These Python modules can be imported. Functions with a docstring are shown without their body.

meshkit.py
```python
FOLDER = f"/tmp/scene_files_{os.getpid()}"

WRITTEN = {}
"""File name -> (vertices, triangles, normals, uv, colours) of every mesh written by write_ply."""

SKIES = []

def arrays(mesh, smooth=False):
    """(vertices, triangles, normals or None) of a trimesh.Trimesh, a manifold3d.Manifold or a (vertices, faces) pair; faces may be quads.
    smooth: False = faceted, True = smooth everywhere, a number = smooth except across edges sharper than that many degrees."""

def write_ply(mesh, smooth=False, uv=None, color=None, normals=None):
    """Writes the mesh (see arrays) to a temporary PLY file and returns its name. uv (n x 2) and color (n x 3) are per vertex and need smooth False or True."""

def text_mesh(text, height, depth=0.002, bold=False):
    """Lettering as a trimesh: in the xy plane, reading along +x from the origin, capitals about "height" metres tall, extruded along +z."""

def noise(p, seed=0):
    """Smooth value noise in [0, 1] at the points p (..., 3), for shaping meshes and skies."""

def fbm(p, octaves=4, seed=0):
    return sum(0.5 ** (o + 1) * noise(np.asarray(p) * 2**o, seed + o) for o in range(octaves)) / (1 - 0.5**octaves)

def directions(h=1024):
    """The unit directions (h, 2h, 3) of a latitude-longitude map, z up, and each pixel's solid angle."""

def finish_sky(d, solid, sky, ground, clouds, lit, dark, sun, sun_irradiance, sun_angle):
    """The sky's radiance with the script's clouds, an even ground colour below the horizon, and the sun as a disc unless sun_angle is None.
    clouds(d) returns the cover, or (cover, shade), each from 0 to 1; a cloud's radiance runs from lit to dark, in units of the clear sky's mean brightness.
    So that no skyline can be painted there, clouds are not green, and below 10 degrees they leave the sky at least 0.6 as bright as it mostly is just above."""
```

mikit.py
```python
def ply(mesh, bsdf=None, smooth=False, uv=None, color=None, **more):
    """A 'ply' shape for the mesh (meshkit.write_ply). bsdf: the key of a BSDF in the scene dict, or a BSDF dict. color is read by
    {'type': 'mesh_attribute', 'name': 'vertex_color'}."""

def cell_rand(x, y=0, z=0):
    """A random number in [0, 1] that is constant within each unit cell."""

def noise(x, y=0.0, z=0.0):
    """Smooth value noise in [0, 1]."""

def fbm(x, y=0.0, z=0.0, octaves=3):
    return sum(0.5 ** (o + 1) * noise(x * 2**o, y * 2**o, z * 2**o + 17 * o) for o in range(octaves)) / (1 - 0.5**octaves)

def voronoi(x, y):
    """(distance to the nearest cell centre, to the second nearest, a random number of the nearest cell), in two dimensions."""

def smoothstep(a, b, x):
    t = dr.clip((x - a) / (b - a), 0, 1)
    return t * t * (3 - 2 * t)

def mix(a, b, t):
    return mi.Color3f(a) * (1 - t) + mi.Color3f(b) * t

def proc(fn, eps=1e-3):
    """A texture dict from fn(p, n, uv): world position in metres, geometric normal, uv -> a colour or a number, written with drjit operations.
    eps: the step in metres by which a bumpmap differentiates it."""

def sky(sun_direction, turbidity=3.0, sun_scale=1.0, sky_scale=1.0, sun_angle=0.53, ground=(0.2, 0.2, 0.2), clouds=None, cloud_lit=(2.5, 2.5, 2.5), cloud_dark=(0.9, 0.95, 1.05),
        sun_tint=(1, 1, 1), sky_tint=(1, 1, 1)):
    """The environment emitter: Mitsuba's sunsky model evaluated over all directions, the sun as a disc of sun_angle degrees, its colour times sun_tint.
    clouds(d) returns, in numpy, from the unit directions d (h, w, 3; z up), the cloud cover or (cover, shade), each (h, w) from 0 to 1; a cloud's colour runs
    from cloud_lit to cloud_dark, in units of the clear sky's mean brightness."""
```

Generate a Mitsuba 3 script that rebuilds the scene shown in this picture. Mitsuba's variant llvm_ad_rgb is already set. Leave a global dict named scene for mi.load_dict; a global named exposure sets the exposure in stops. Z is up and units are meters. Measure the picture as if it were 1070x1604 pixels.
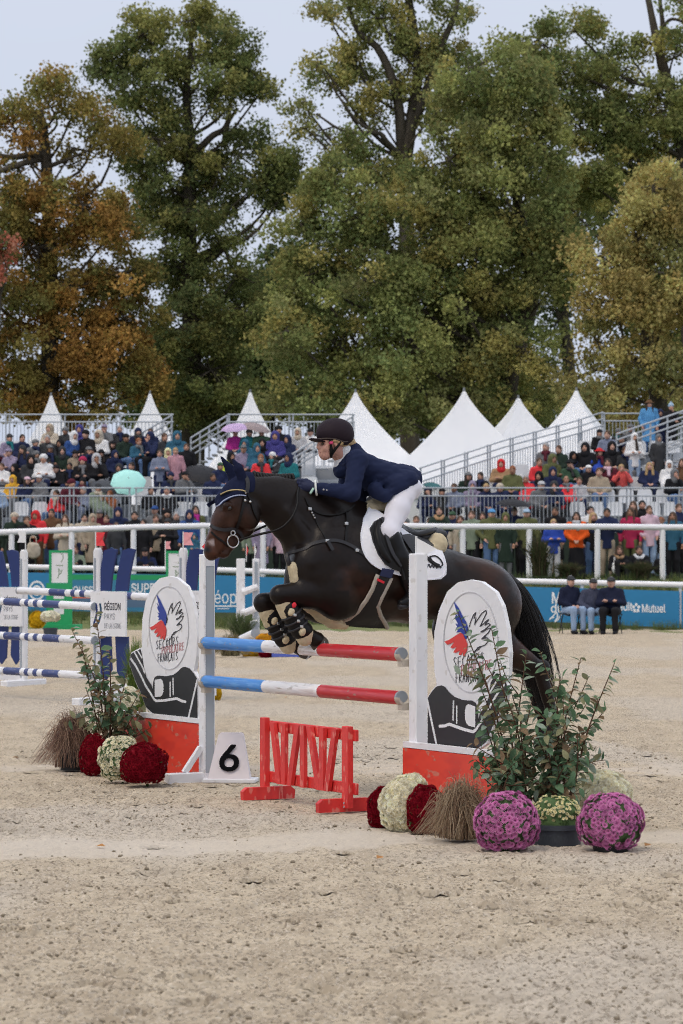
import math, random
import numpy as np, trimesh, shapely
import shapely.geometry as sg
import drjit as dr, mitsuba as mi, mikit, meshkit
from mikit import noise as tnoise, fbm as tfbm, voronoi as tvor, smoothstep, mix, proc

T = mi.ScalarTransform4f
scene, labels = {}, {}
# ------------------------------------------------------------------ camera, sky, exposure
FPX, HZ, CH = 4500.0, 875.0, 1.68          # focal length and horizon measured on the 1070 x 1604 photograph, eye height in metres
PITCH = math.atan((HZ - 802) / FPX)
CP, SP = math.cos(PITCH), math.sin(PITCH)
scene['camera'] = {'type': 'thinlens', 'fov': 2 * math.degrees(math.atan(535 / FPX)), 'fov_axis': 'x', 'near_clip': 0.5, 'far_clip': 3000.0,
                   'aperture_radius': 0.0080, 'focus_distance': 20.3,
                   'to_world': T().look_at(origin=[0, 0, CH], target=[0, CP, CH + SP], up=[0, 0, 1])}


def overcast(d):                            # a closed cloud deck, about three times as bright overhead as at the horizon, with faint drifts
    z = np.clip(d[..., 2], 0, 1)
    n = meshkit.fbm(np.stack([d[..., 0] * 3 / (z + .25), d[..., 1] * 3 / (z + .25), z * 0 + 3.3], -1), 4)
    lum = (1 + 2 * z) / 3 * (.90 + .20 * n)
    return np.ones_like(z), np.clip(1.5 * (1 - lum), 0, 1)


scene['sky'] = mikit.sky((-0.35, -0.55, 0.9), turbidity=4, sun_scale=0.2, sun_angle=24, clouds=overcast, cloud_lit=(2.38, 2.51, 2.76), cloud_dark=(1.60, 1.76, 2.12), ground=(.25, .22, .18))
exposure = 1.8
# ------------------------------------------------------------------ helpers: keys, materials


def at(px, py, d):
    """The point at distance d (along y) that the photograph shows at pixel px, py."""
    v = (802 - py) / FPX
    s = d / (CP - v * SP)
    return np.array([(px - 535) / FPX * s, d, CH + (SP + v * CP) * s])


def ground_d(py, z=0.0):
    v = (802 - py) / FPX
    return (CH - z) / -(SP + v * CP) * (CP - v * SP)


COUNT = {}


def numbered(k):
    n = COUNT.get(k, 0)
    COUNT[k] = n + 1
    return k if n == 0 else f'{k}_{n:03d}'


def rgb(c):
    return {'type': 'rgb', 'value': [float(x) for x in c]}


MATS = {}


def mat(name, color, rough=0.6, spec=0.3, **more):
    """A principled material of one colour, made once."""
    key = 'material_' + name
    if key not in scene:
        c = color if isinstance(color, dict) else rgb(color)
        scene[key] = {'type': 'twosided', 'bsdf': {'type': 'principled', 'base_color': c, 'roughness': rough, 'specular': spec, **more}}
    return key


def part(parent, name, mesh, m, smooth=30, label=None, kind=None, **more):
    key = numbered(parent + '__' + name)
    scene[key] = mikit.ply(mesh, m, smooth, **more) if not isinstance(mesh, dict) else mesh
    d = {}
    if label:
        d['label'] = label
    if kind:
        d['kind'] = kind
    if d:
        labels[key] = d
    return key


def thing(name, label, cat, group=None):
    key = numbered(name)
    labels[key] = {'label': label, 'category': cat}
    if group:
        labels[key]['group'] = group
    return key


def single(name, mesh, m, label, cat, smooth=30, group=None, **more):
    key = thing(name, label, cat, group)
    scene[key] = mikit.ply(mesh, m, smooth, **more)
    return key


def struct(name, mesh, m, smooth=False, **more):
    key = numbered(name)
    scene[key] = mikit.ply(mesh, m, smooth, **more)
    labels[key] = {'kind': 'structure', 'label': more.get('label', name.replace('_', ' '))}
    return key


def placed(shape, M):
    return {**shape, 'to_world': T(np.asarray(M, float).tolist())}


def mtx(pos=(0, 0, 0), rz=0.0, s=1.0, rx=0.0, ry=0.0):
    M = trimesh.transformations.euler_matrix(rx, ry, rz, 'sxyz')
    M[:3, :3] = M[:3, :3] @ np.diag(np.broadcast_to(s, 3).astype(float))
    M[:3, 3] = pos
    return M


# ------------------------------------------------------------------ helpers: simple meshes
cat = trimesh.util.concatenate


def box(x0, x1, y0, y1, z0, z1, bev=0.0):
    c = [(x0 + x1) / 2, (y0 + y1) / 2, (z0 + z1) / 2]
    e = np.array([x1 - x0, y1 - y0, z1 - z0])
    if bev > 0:
        b = min(bev, e.min() * .45)
        pts = []
        for sx in (-1, 1):
            for sy in (-1, 1):
                for sz in (-1, 1):
                    h = e / 2 * [sx, sy, sz]
                    for k in range(3):
                        q = h - b * np.array([sx, sy, sz])
                        q[k] = h[k]
                        pts.append(q)
        m = trimesh.Trimesh(pts).convex_hull
    else:
        m = trimesh.creation.box(e)
    m.apply_translation(c)
    return m


def frame_box(a, b, w, t, up=(0, 0, 1), bev=0.0):
    """A bar from a to b, w wide across and t thick (t along up as far as it can be)."""
    a, b = np.asarray(a, float), np.asarray(b, float)
    L = np.linalg.norm(b - a)
    x = (b - a) / L
    up = np.asarray(up, float)
    y = np.cross(up, x)
    if np.linalg.norm(y) < 1e-6:
        y = np.cross([0, 1, 0], x)
    y /= np.linalg.norm(y)
    z = np.cross(x, y)
    m = box(0, L, -w / 2, w / 2, -t / 2, t / 2, bev)
    M = np.eye(4)
    M[:3, 0], M[:3, 1], M[:3, 2], M[:3, 3] = x, y, z, a
    m.apply_transform(M)
    return m


def tube(pts, r, sides=8, caps=True):
    """A round bar along a polyline, its radius given once or per point."""
    p = np.asarray(pts, float)
    r = np.broadcast_to(np.asarray(r, float), (len(p),))
    t = np.gradient(p, axis=0)
    t /= np.linalg.norm(t, axis=1, keepdims=True) + 1e-12
    a = np.zeros_like(p)
    ref = np.array([0, 0, 1.0]) if abs(t[0][2]) < .9 else np.array([1.0, 0, 0])
    for i in range(len(p)):
        v = ref - t[i] * (ref @ t[i])
        if np.linalg.norm(v) < 1e-6:
            v = np.cross(t[i], [0.3, .8, .2])
        a[i] = v / np.linalg.norm(v)
        ref = a[i]
    b = np.cross(t, a)
    ang = np.arange(sides) * 2 * np.pi / sides
    v = p[:, None] + r[:, None, None] * (np.cos(ang)[None, :, None] * a[:, None] + np.sin(ang)[None, :, None] * b[:, None])
    n = len(p)
    i, j = np.meshgrid(np.arange(n - 1), np.arange(sides), indexing='ij')
    q = np.stack([i * sides + j, i * sides + (j + 1) % sides, (i + 1) * sides + (j + 1) % sides, (i + 1) * sides + j], -1).reshape(-1, 4)
    f = np.vstack([q[:, [0, 1, 2]], q[:, [0, 2, 3]]])
    v = v.reshape(-1, 3)
    if caps:
        k = np.arange(sides)
        v = np.vstack([v, p[:1], p[-1:]])
        f = np.vstack([f, np.stack([k * 0 + n * sides, (k + 1) % sides, k], 1), np.stack([k * 0 + n * sides + 1, (n - 1) * sides + k, (n - 1) * sides + (k + 1) % sides], 1)])
    return trimesh.Trimesh(v, f, process=False)


def ribbons(paths, width, taper=True):
    """Many thin three-sided strands in one mesh. paths (n, m, 3)."""
    P = np.asarray(paths, float)
    n, m, _ = P.shape
    t = np.gradient(P, axis=1)
    t /= np.linalg.norm(t, axis=2, keepdims=True) + 1e-9
    rng = np.random.default_rng(n * 7 + m)
    ref = rng.normal(size=(n, 1, 3))
    a = np.cross(t, np.broadcast_to(ref, P.shape))
    a /= np.linalg.norm(a, axis=2, keepdims=True) + 1e-9
    b = np.cross(t, a)
    w = np.broadcast_to(np.asarray(width, float).reshape(-1, 1) if np.ndim(width) else width, (n, m)).copy()
    if taper:
        w = w * np.linspace(1, .25, m)[None]
    V = np.stack([P + a * (w[..., None] * math.cos(k * 2.0944) * .6) + b * (w[..., None] * math.sin(k * 2.0944) * .6) for k in range(3)], 2)
    i, j, k = np.meshgrid(np.arange(n), np.arange(m - 1), np.arange(3), indexing='ij')
    idx = lambda i, j, k: (i * m + j) * 3 + k % 3
    q = np.stack([idx(i, j, k), idx(i, j, k + 1), idx(i, j + 1, k + 1), idx(i, j + 1, k)], -1).reshape(-1, 4)
    return trimesh.Trimesh(V.reshape(-1, 3), np.vstack([q[:, [0, 1, 2]], q[:, [0, 2, 3]]]), process=False)


def smooth_curve(pts, n=40):
    """A Catmull-Rom curve through the points."""
    p = np.asarray(pts, float)
    p = np.vstack([2 * p[:1] - p[1:2], p, 2 * p[-1:] - p[-2:-1]])
    s = np.linspace(0, len(p) - 3 - 1e-6, n)
    i = s.astype(int)
    t = (s - i)[:, None]
    a, b, c, d = p[i], p[i + 1], p[i + 2], p[i + 3]
    return .5 * (2 * b + (c - a) * t + (2 * a - 5 * b + 4 * c - d) * t * t + (3 * b - a - 3 * c + d) * t ** 3)


def slab(poly, depth, M=None):
    """A shapely polygon as a plate of that depth, moved by M."""
    parts = [trimesh.creation.extrude_polygon(g, depth, engine='earcut') for g in getattr(poly, 'geoms', [poly]) if g.area > 1e-9]
    m = cat(parts)
    if M is not None:
        m.apply_transform(M)
    return m


def stroke(pts, w, closed=False):
    return sg.LineString(list(pts) + ([pts[0]] if closed else [])).buffer(w / 2, cap_style='round', join_style='round', resolution=3)


# ------------------------------------------------------------------ helpers: rounded bodies from blended shapes
class Blend:
    """Smoothly blended cones and ellipsoids, meshed by surface nets. Lateral squash q scales the y axis of a shape."""

    def __init__(self, k=0.03):
        self.items, self.k = [], k

    def cone(self, a, b, ra, rb, q=1.0, k=None, cut=False):
        self.items.append(('c', np.array(a, float), np.array(b, float), float(ra), float(rb), float(q), self.k if k is None else k, cut))
        return self

    def chain(self, pts, rs, q=1.0, k=None):
        qs = np.broadcast_to(q, (len(pts),))
        for i in range(len(pts) - 1):
            self.cone(pts[i], pts[i + 1], rs[i], rs[i + 1], (qs[i] + qs[i + 1]) / 2, k)
        return self

    def ball(self, c, r, rot=0.0, k=None, cut=False, rz=0.0):
        self.items.append(('e', np.array(c, float), np.broadcast_to(np.array(r, float), (3,)).copy(), float(rot), float(rz), 0, self.k if k is None else k, cut))
        return self

    def bounds(self):
        lo, hi = np.full(3, 1e9), np.full(3, -1e9)
        for it in self.items:
            if it[-1]:
                continue
            a, b = self._box(it)
            lo, hi = np.minimum(lo, a), np.maximum(hi, b)
        return lo, hi

    def _box(self, it):
        m = it[6] * .5 + .01
        if it[0] == 'c':
            r = max(it[3], it[4])
            rr = np.array([r, r * max(it[5], 1e-3), r])
            return np.minimum(it[1], it[2]) - rr - m, np.maximum(it[1], it[2]) + rr + m
        r = it[2] if it[3] == 0 and it[4] == 0 else np.full(3, it[2].max())
        return it[1] - r - m, it[1] + r + m

    def field(self, h):
        lo, hi = self.bounds()
        lo, hi = lo - 3 * h, hi + 3 * h
        n = np.ceil((hi - lo) / h).astype(int) + 1
        D = np.full(n, 1.0, np.float32)
        ax = [(lo[i] + h * np.arange(n[i])).astype(np.float32) for i in range(3)]
        for it in self.items:
            a, b = self._box(it)
            pad = .06 + it[6]
            i0 = np.clip(np.floor((a - pad - lo) / h).astype(int), 0, n)
            i1 = np.clip(np.ceil((b + pad - lo) / h).astype(int) + 1, 0, n)
            if np.any(i1 <= i0):
                continue
            sl = tuple(slice(i0[k], i1[k]) for k in range(3))
            x, y, z = ax[0][sl[0]][:, None, None], ax[1][sl[1]][None, :, None], ax[2][sl[2]][None, None, :]
            if it[0] == 'c':
                A, B, ra, rb, q = it[1], it[2], it[3], it[4], it[5]
                ab = B - A
                ab2 = np.array([ab[0], ab[1] / q, ab[2]])
                L2 = max(ab2 @ ab2, 1e-9)
                X, Y, Z = x - A[0], (y - A[1]) / q, z - A[2]
                t = np.clip((X * ab2[0] + Y * ab2[1] + Z * ab2[2]) / L2, 0, 1)
                d = np.sqrt((X - t * ab2[0]) ** 2 + (Y - t * ab2[1]) ** 2 + (Z - t * ab2[2]) ** 2) - (ra + (rb - ra) * t)
                d = d * min(1.0, .5 + .5 * q)
            else:
                C, r, rot, rz = it[1], it[2], it[3], it[4]
                X, Y, Z = x - C[0], y - C[1], z - C[2]
                if rz:
                    c, s = math.cos(rz), math.sin(rz)
                    X, Y = c * X + s * Y, -s * X + c * Y
                if rot:
                    c, s = math.cos(rot), math.sin(rot)
                    X, Z = c * X + s * Z, -s * X + c * Z
                k0 = np.sqrt((X / r[0]) ** 2 + (Y / r[1]) ** 2 + (Z / r[2]) ** 2)
                k1 = np.sqrt((X / r[0] ** 2) ** 2 + (Y / r[1] ** 2) ** 2 + (Z / r[2] ** 2) ** 2)
                d = k0 * (k0 - 1) / np.maximum(k1, 1e-6)
            cur = D[sl]
            k = max(it[6], 1e-4)
            if it[-1]:
                d = -d
                hh = np.clip(.5 - .5 * (d - cur) / k, 0, 1)
                D[sl] = (d * (1 - hh) + cur * hh) + k * hh * (1 - hh)
            else:
                hh = np.clip(.5 + .5 * (d - cur) / k, 0, 1)
                D[sl] = (d * (1 - hh) + cur * hh) - k * hh * (1 - hh)
        return D, lo, h

    def mesh(self, h, smooth_it=2, bump=None):
        D, lo, h = self.field(h)
        if bump is not None:
            near = np.argwhere(np.abs(D) < 2.5 * h)
            D[tuple(near.T)] += bump(lo + near * h).astype(np.float32)
        self.D, self.lo, self.h = D, lo, h
        return nets(D, lo, h, smooth_it)


def nets(D, lo, h, smooth_it=2):
    ins = D < 0
    n = D.shape
    c = [ins[i:n[0] - 1 + i, j:n[1] - 1 + j, k:n[2] - 1 + k] for i in (0, 1) for j in (0, 1) for k in (0, 1)]
    s = sum(x.astype(np.int8) for x in c)
    act = (s > 0) & (s < 8)
    cells = np.argwhere(act)
    idx = np.full(act.shape, -1, np.int32)
    idx[act] = np.arange(len(cells))
    corner = np.array([(i, j, k) for i in (0, 1) for j in (0, 1) for k in (0, 1)])
    val = np.stack([D[tuple((cells + o).T)] for o in corner], 1)
    acc, cnt = np.zeros((len(cells), 3)), np.zeros(len(cells))
    for p in range(8):
        for q in range(p + 1, 8):
            if np.abs(corner[p] - corner[q]).sum() != 1:
                continue
            a, b = val[:, p], val[:, q]
            x = (a < 0) != (b < 0)
            t = np.where(x, a / np.where(x, a - b, 1), 0)
            acc += np.where(x[:, None], corner[p] + t[:, None] * (corner[q] - corner[p]), 0)
            cnt += x
    V = lo + (cells + acc / np.maximum(cnt, 1)[:, None]) * h
    F = []
    for ax in range(3):
        u, w = (ax + 1) % 3, (ax + 2) % 3
        A = np.take(ins, np.arange(n[ax] - 1), ax)
        B = np.take(ins, np.arange(1, n[ax]), ax)
        e = np.argwhere(A != B)
        e = e[(e[:, u] > 0) & (e[:, w] > 0) & (e[:, u] < n[u] - 1) & (e[:, w] < n[w] - 1)]
        flip = B[tuple(e.T)]
        o = np.zeros(3, int)
        q = []
        for du, dw in ((0, 0), (1, 0), (1, 1), (0, 1)):
            o = np.zeros(3, int)
            o[u], o[w] = -du, -dw
            q.append(idx[tuple((e + o).T)])
        q = np.stack(q, 1)
        q = np.where(flip[:, None], q[:, ::-1], q)
        F.append(q)
    F = np.vstack(F)
    F = F[(F >= 0).all(1)]
    m = trimesh.Trimesh(V, np.vstack([F[:, [0, 1, 2]], F[:, [0, 2, 3]]]), process=False)
    m.remove_unreferenced_vertices()
    if smooth_it:
        E = m.edges_unique
        nv = len(m.vertices)
        deg = np.bincount(E.ravel(), minlength=nv)[:, None]
        v = np.array(m.vertices)
        for it in range(smooth_it):
            for lam in (.5, -.52):
                a = np.stack([np.bincount(E[:, 0], v[E[:, 1], k], nv) + np.bincount(E[:, 1], v[E[:, 0], k], nv) for k in range(3)], 1)
                v = v + lam * (a / np.maximum(deg, 1) - v)
        m.vertices = v
    return m
# ------------------------------------------------------------------ materials
VC = {'type': 'mesh_attribute', 'name': 'vertex_color'}
scene['material_leaf'] = {'type': 'principledthin', 'base_color': VC, 'roughness': .55, 'diff_trans': .7, 'spec_trans': 0.0, 'eta': 1.35}
scene['material_bark'] = {'type': 'twosided', 'bsdf': {'type': 'principled', 'roughness': .9, 'specular': .15, 'base_color': proc(
    lambda p, n, uv: mix((.045, .038, .03), (.12, .105, .085), tfbm(p.x * 6, p.y * 6, p.z * 1.2, 3)))}}


def sand_colour(p, n, uv):
    fine = tfbm(p.x * 70, p.y * 48, 0, 3)
    mid = tfbm(p.x * 7, p.y * 4, 3, 3)
    big = tfbm(p.x * .55, p.y * .28, 9, 3)
    track = dr.exp(-dr.square((p.y - 17.0 - .5 * dr.sin(p.x * .9 + .4)) / .6)) + .7 * dr.exp(-dr.square((p.y - 22.8 + .1 * p.x) / 1.0))
    track = smoothstep(.35, .75, track + (big - .5) * .8 + (mid - .5) * .8)          # dry packed sand, with ragged edges
    c = mix((.405, .338, .250), (.350, .288, .212), smoothstep(.35, .68, mid))
    c = mix(c, (.41, .365, .31), smoothstep(.50, .66, big) * .6)
    c = mix(c, (.165, .132, .098), smoothstep(.54, .70, fine) * .72 * (1 - .45 * track))
    c = mix(c, (.475, .42, .355), track * .6)
    return mix(c, (.52, .46, .38), smoothstep(.70, .80, tnoise(p.x * 120, p.y * 90, 5)) * .5)


scene['material_sand'] = {'type': 'bumpmap', 'scale': .010, 'arbitrary': proc(lambda p, n, uv: tfbm(p.x * 45, p.y * 30, 1, 3), eps=.004),
                          'bsdf': {'type': 'principled', 'base_color': proc(sand_colour), 'roughness': .95, 'specular': .1}}
scene['material_clod'] = {'type': 'principled', 'roughness': .95, 'specular': .1, 'base_color': proc(
    lambda p, n, uv: mix((.32, .265, .20), (.17, .14, .10), tfbm(p.x * 30, p.y * 30, p.z * 30, 2)))}
scene['material_turf'] = {'type': 'principled', 'roughness': .95, 'specular': .1, 'base_color': proc(
    lambda p, n, uv: mix((.10, .13, .05), (.17, .16, .08), tfbm(p.x * 3, p.y * 3, p.z * 3, 3)))}

# ------------------------------------------------------------------ the ground: arena sand, bank, far ground
rng = np.random.default_rng(11)


def sand_height(x, y):
    P = np.stack([x, y, x * 0], -1)
    packed = np.exp(-((y - 17.0 - .5 * np.sin(x * .9 + .4)) / .75) ** 2)           # the smooth track round the flowers
    packed = np.maximum(packed, .8 * np.exp(-((y - 22.8 + .1 * x) / 1.0) ** 2))
    rough = 1 - .75 * packed
    h = (meshkit.fbm(P * [1.1, .8, 1], 3, 1) - .5) * .035
    c = meshkit.fbm(P * [24, 17, 1], 3, 2)
    h += np.clip(c - .52, 0, 1) * .048 * rough
    h += (meshkit.noise(P * [42, 30, 1], 5) - .5) * .013 * rough
    d = meshkit.noise(P * [3.3, 2.2, 1], 8)
    h = h - np.clip(d - .64, 0, 1) * .09 * rough
    # raked flat along the fence and under the flowers
    t = np.clip(((x + 1.0) * .498 + (y - 21.9) * -.868), -1.6, 4.4)
    q = np.hypot(x + 1.0 - .498 * t, y - 21.9 + .868 * t)
    return h * (1 - .85 * np.exp(-(q / .75) ** 4)) - .012 * np.exp(-(q / .9) ** 4)


nr, nc = 530, 380
dd = 8.2 * (36.0 / 8.2) ** np.linspace(0, 1, nr)
uu = np.linspace(-1, 1, nc)
X, Y = uu[None, :] * (dd[:, None] * .128 + .25), np.repeat(dd[:, None], nc, 1)
Z = sand_height(X, Y)
# hoof prints: shallow pits with a pushed-up rim
for k in range(260):
    hx, hy = rng.uniform(-3.5, 3.5), rng.uniform(8.5, 26)
    if abs(hy - 17) < .9 and rng.random() < .8:
        continue
    r = rng.uniform(.055, .085)
    q = np.sqrt(((X - hx) / r) ** 2 + ((Y - hy) / (r * 1.25)) ** 2)
    Z += np.where(q < 2.2, -.028 * np.exp(-q ** 4) + .012 * np.exp(-((q - 1.25) / .35) ** 2), 0)
edge = np.minimum(np.minimum(np.arange(nr)[:, None], (nr - 1 - np.arange(nr))[:, None]) / 12, 1)
Z = Z * np.clip(edge, 0, 1) * np.minimum(np.minimum(np.arange(nc)[None], (nc - 1 - np.arange(nc))[None]) / 8, 1)
i, j = np.meshgrid(np.arange(nr - 1), np.arange(nc - 1), indexing='ij')
q = np.stack([i * nc + j, i * nc + j + 1, (i + 1) * nc + j + 1, (i + 1) * nc + j], -1).reshape(-1, 4)
struct('arena_sand', (np.stack([X, Y, Z], -1).reshape(-1, 3), q), 'material_sand', True)
# the rest of the arena round it, with long soft undulations
nx, ny = 160, 260
gx = np.linspace(-1, 1, nx)
gy = 36.0 + (71.5 - 36.0) * np.linspace(0, 1, ny) ** 1.2
X2, Y2 = gx[None, :] * (gy[:, None] * .128 + .25) * 1.0, np.repeat(gy[:, None], nx, 1)
Z2 = (meshkit.fbm(np.stack([X2 * 3, Y2 * 1.2, X2 * 0], -1), 4, 3) - .5) * .07 * np.clip((Y2 - 36) / 2, 0, 1) * np.minimum((1 - np.abs(gx))[None] * 8, 1)
i, j = np.meshgrid(np.arange(ny - 1), np.arange(nx - 1), indexing='ij')
q = np.stack([i * nx + j, i * nx + j + 1, (i + 1) * nx + j + 1, (i + 1) * nx + j], -1).reshape(-1, 4)
struct('arena_sand_far', (np.stack([X2, Y2, Z2], -1).reshape(-1, 3), q), 'material_sand', True)
struct('ground', box(-1500, 1500, -300, 2500, -.5, -.06), 'material_turf')
wd = lambda d: d * .128 + .25 - .02
ring_ = sg.box(-70, -20, 70, 76).difference(sg.Polygon([(-wd(8.25), 8.25), (wd(8.25), 8.25), (wd(71.4), 71.4), (-wd(71.4), 71.4)]))
struct('arena_sand_around', slab(ring_, .35, mtx((0, 0, -.356))), 'material_sand')

# the grassy bank on which the spectators stand, lower face behind the arena boards


def board_y(px):
    return 72.0 - 4.0 * px / 1070.0


def bank_profile(x):
    px = 535 + x * 4500 / 70
    t = np.clip(px / 1070, -1, 2)
    yb = 72.0 - 4.0 * t
    foot = np.clip(.30 - .42 * t, 0, .5)
    return yb, foot


bx = np.linspace(-34, 34, 140)
rows = []
yb, foot = bank_profile(bx)
for dy, base, top in ((-3.6, 0, -.04), (-2.6, .35, 0), (-.6, .9, 0), (.15, 1.0, .0), (1.0, 1.0, .62), (2.0, 1, 1.12), (30, 1, 1.2), (90, 1, 1.2)):
    z = foot * base * (1 if top < .05 else 0) + (top if top else 0)
    if dy in (1.0, 2.0, 30, 90):
        z = np.full_like(bx, top)
    rows.append(np.stack([bx * (1 if dy < 20 else 2.5), yb * (dy < 20) + (70 if dy >= 20 else 0) + dy, z + (meshkit.noise(np.stack([bx * 2, yb * 0 + dy * 3, bx * 0], -1), 4) - .5) * .05], -1))
R = np.array(rows)
i, j = np.meshgrid(np.arange(len(R) - 1), np.arange(len(bx) - 1), indexing='ij')
nb = len(bx)
q = np.stack([i * nb + j, i * nb + j + 1, (i + 1) * nb + j + 1, (i + 1) * nb + j], -1).reshape(-1, 4)
struct('grass_bank', (R.reshape(-1, 3), q), 'material_turf', True)


def grass_tufts(rng, pts, hgt, n, w, lean=.35):
    """Blades of grass round the given feet."""
    P = np.repeat(np.asarray(pts), n, 0)
    m = len(P)
    P = P + rng.normal(size=(m, 3)) * [.07, .07, 0]
    az, ln, L = rng.uniform(0, 6.283, m), np.abs(rng.normal(0, lean, m)), hgt * rng.uniform(.5, 1.1, m)
    t = np.linspace(0, 1, 4)
    path = P[:, None, :] + np.stack([np.cos(az)[:, None] * (L * ln)[:, None] * t ** 2, np.sin(az)[:, None] * (L * ln)[:, None] * t ** 2, L[:, None] * t * (1 - .25 * ln[:, None] * t)], -1)
    return path


gpts = []
for k in range(1150):
    px = rng.uniform(-30, 1100)
    b = board_y(px)
    if px < 420 and rng.random() < .6:
        dy = -rng.uniform(.2, 3.0)
        z = max(0, .30 - .42 * px / 1070) * np.interp(dy, [-3.6, -2.6, -.6, 0], [0, .35, .9, 1])
    elif rng.random() < .25:
        dy, z = -rng.uniform(.1, .9), max(0, .30 - .42 * px / 1070)
    else:
        dy = rng.uniform(1.2, 2.4)
        z = np.interp(dy, [1, 2, 30], [.62, 1.12, 1.2])
    gpts.append([(px - 535) / 4500 * (b + dy), b + dy, z - .02])
paths = grass_tufts(rng, gpts, .26, 8, .01)
gm = ribbons(paths, .011)
gc = np.repeat(np.clip(np.array([.13, .165, .06]) * rng.uniform(.6, 1.5, (len(paths), 1)) + rng.normal(size=(len(paths), 3)) * [.02, .012, .006], .01, .4), 12, 0)
k = 'bank_grass'
scene[k] = mikit.ply(gm, 'material_leaf', True, color=gc)
labels[k] = {'label': 'rough green grass growing along the foot and top of the bank by the arena boards', 'category': 'grass', 'kind': 'stuff'}

# clods of damp sand thrown up over the arena
cl = trimesh.creation.icosphere(subdivisions=0)
n = 8000
cy = 8.8 * (26 / 8.8) ** rng.random(n) ** .9
keep = (np.abs(cy - 17) > .7) | (rng.random(n) < .2)
cy = cy[keep]
n = len(cy)
cx = rng.uniform(-1, 1, n) * (cy * .126)
cs = np.minimum(np.exp(rng.normal(-5.45, .5, n)), .015)
V = []
for k in range(6):
    v = cl.vertices * (.75 + .5 * meshkit.noise(cl.vertices * 1.7 + k * 7, 3)[:, None])
    V.append(v)
V = np.array(V)[rng.integers(0, 6, n)]
ang = rng.uniform(0, 6.283, n)
c, s = np.cos(ang)[:, None], np.sin(ang)[:, None]
V = np.stack([V[..., 0] * c - V[..., 1] * s, V[..., 0] * s + V[..., 1] * c, V[..., 2] * .7], -1) * cs[:, None, None]
V = V + np.stack([cx, cy, sand_height(cx, cy) + cs * .25], -1)[:, None]
Fc = (cl.faces[None] + np.arange(n)[:, None, None] * len(cl.vertices)).reshape(-1, 3)
k = 'sand_clods'
scene[k] = mikit.ply(trimesh.Trimesh(V.reshape(-1, 3), Fc, process=False), 'material_clod', True)
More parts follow.
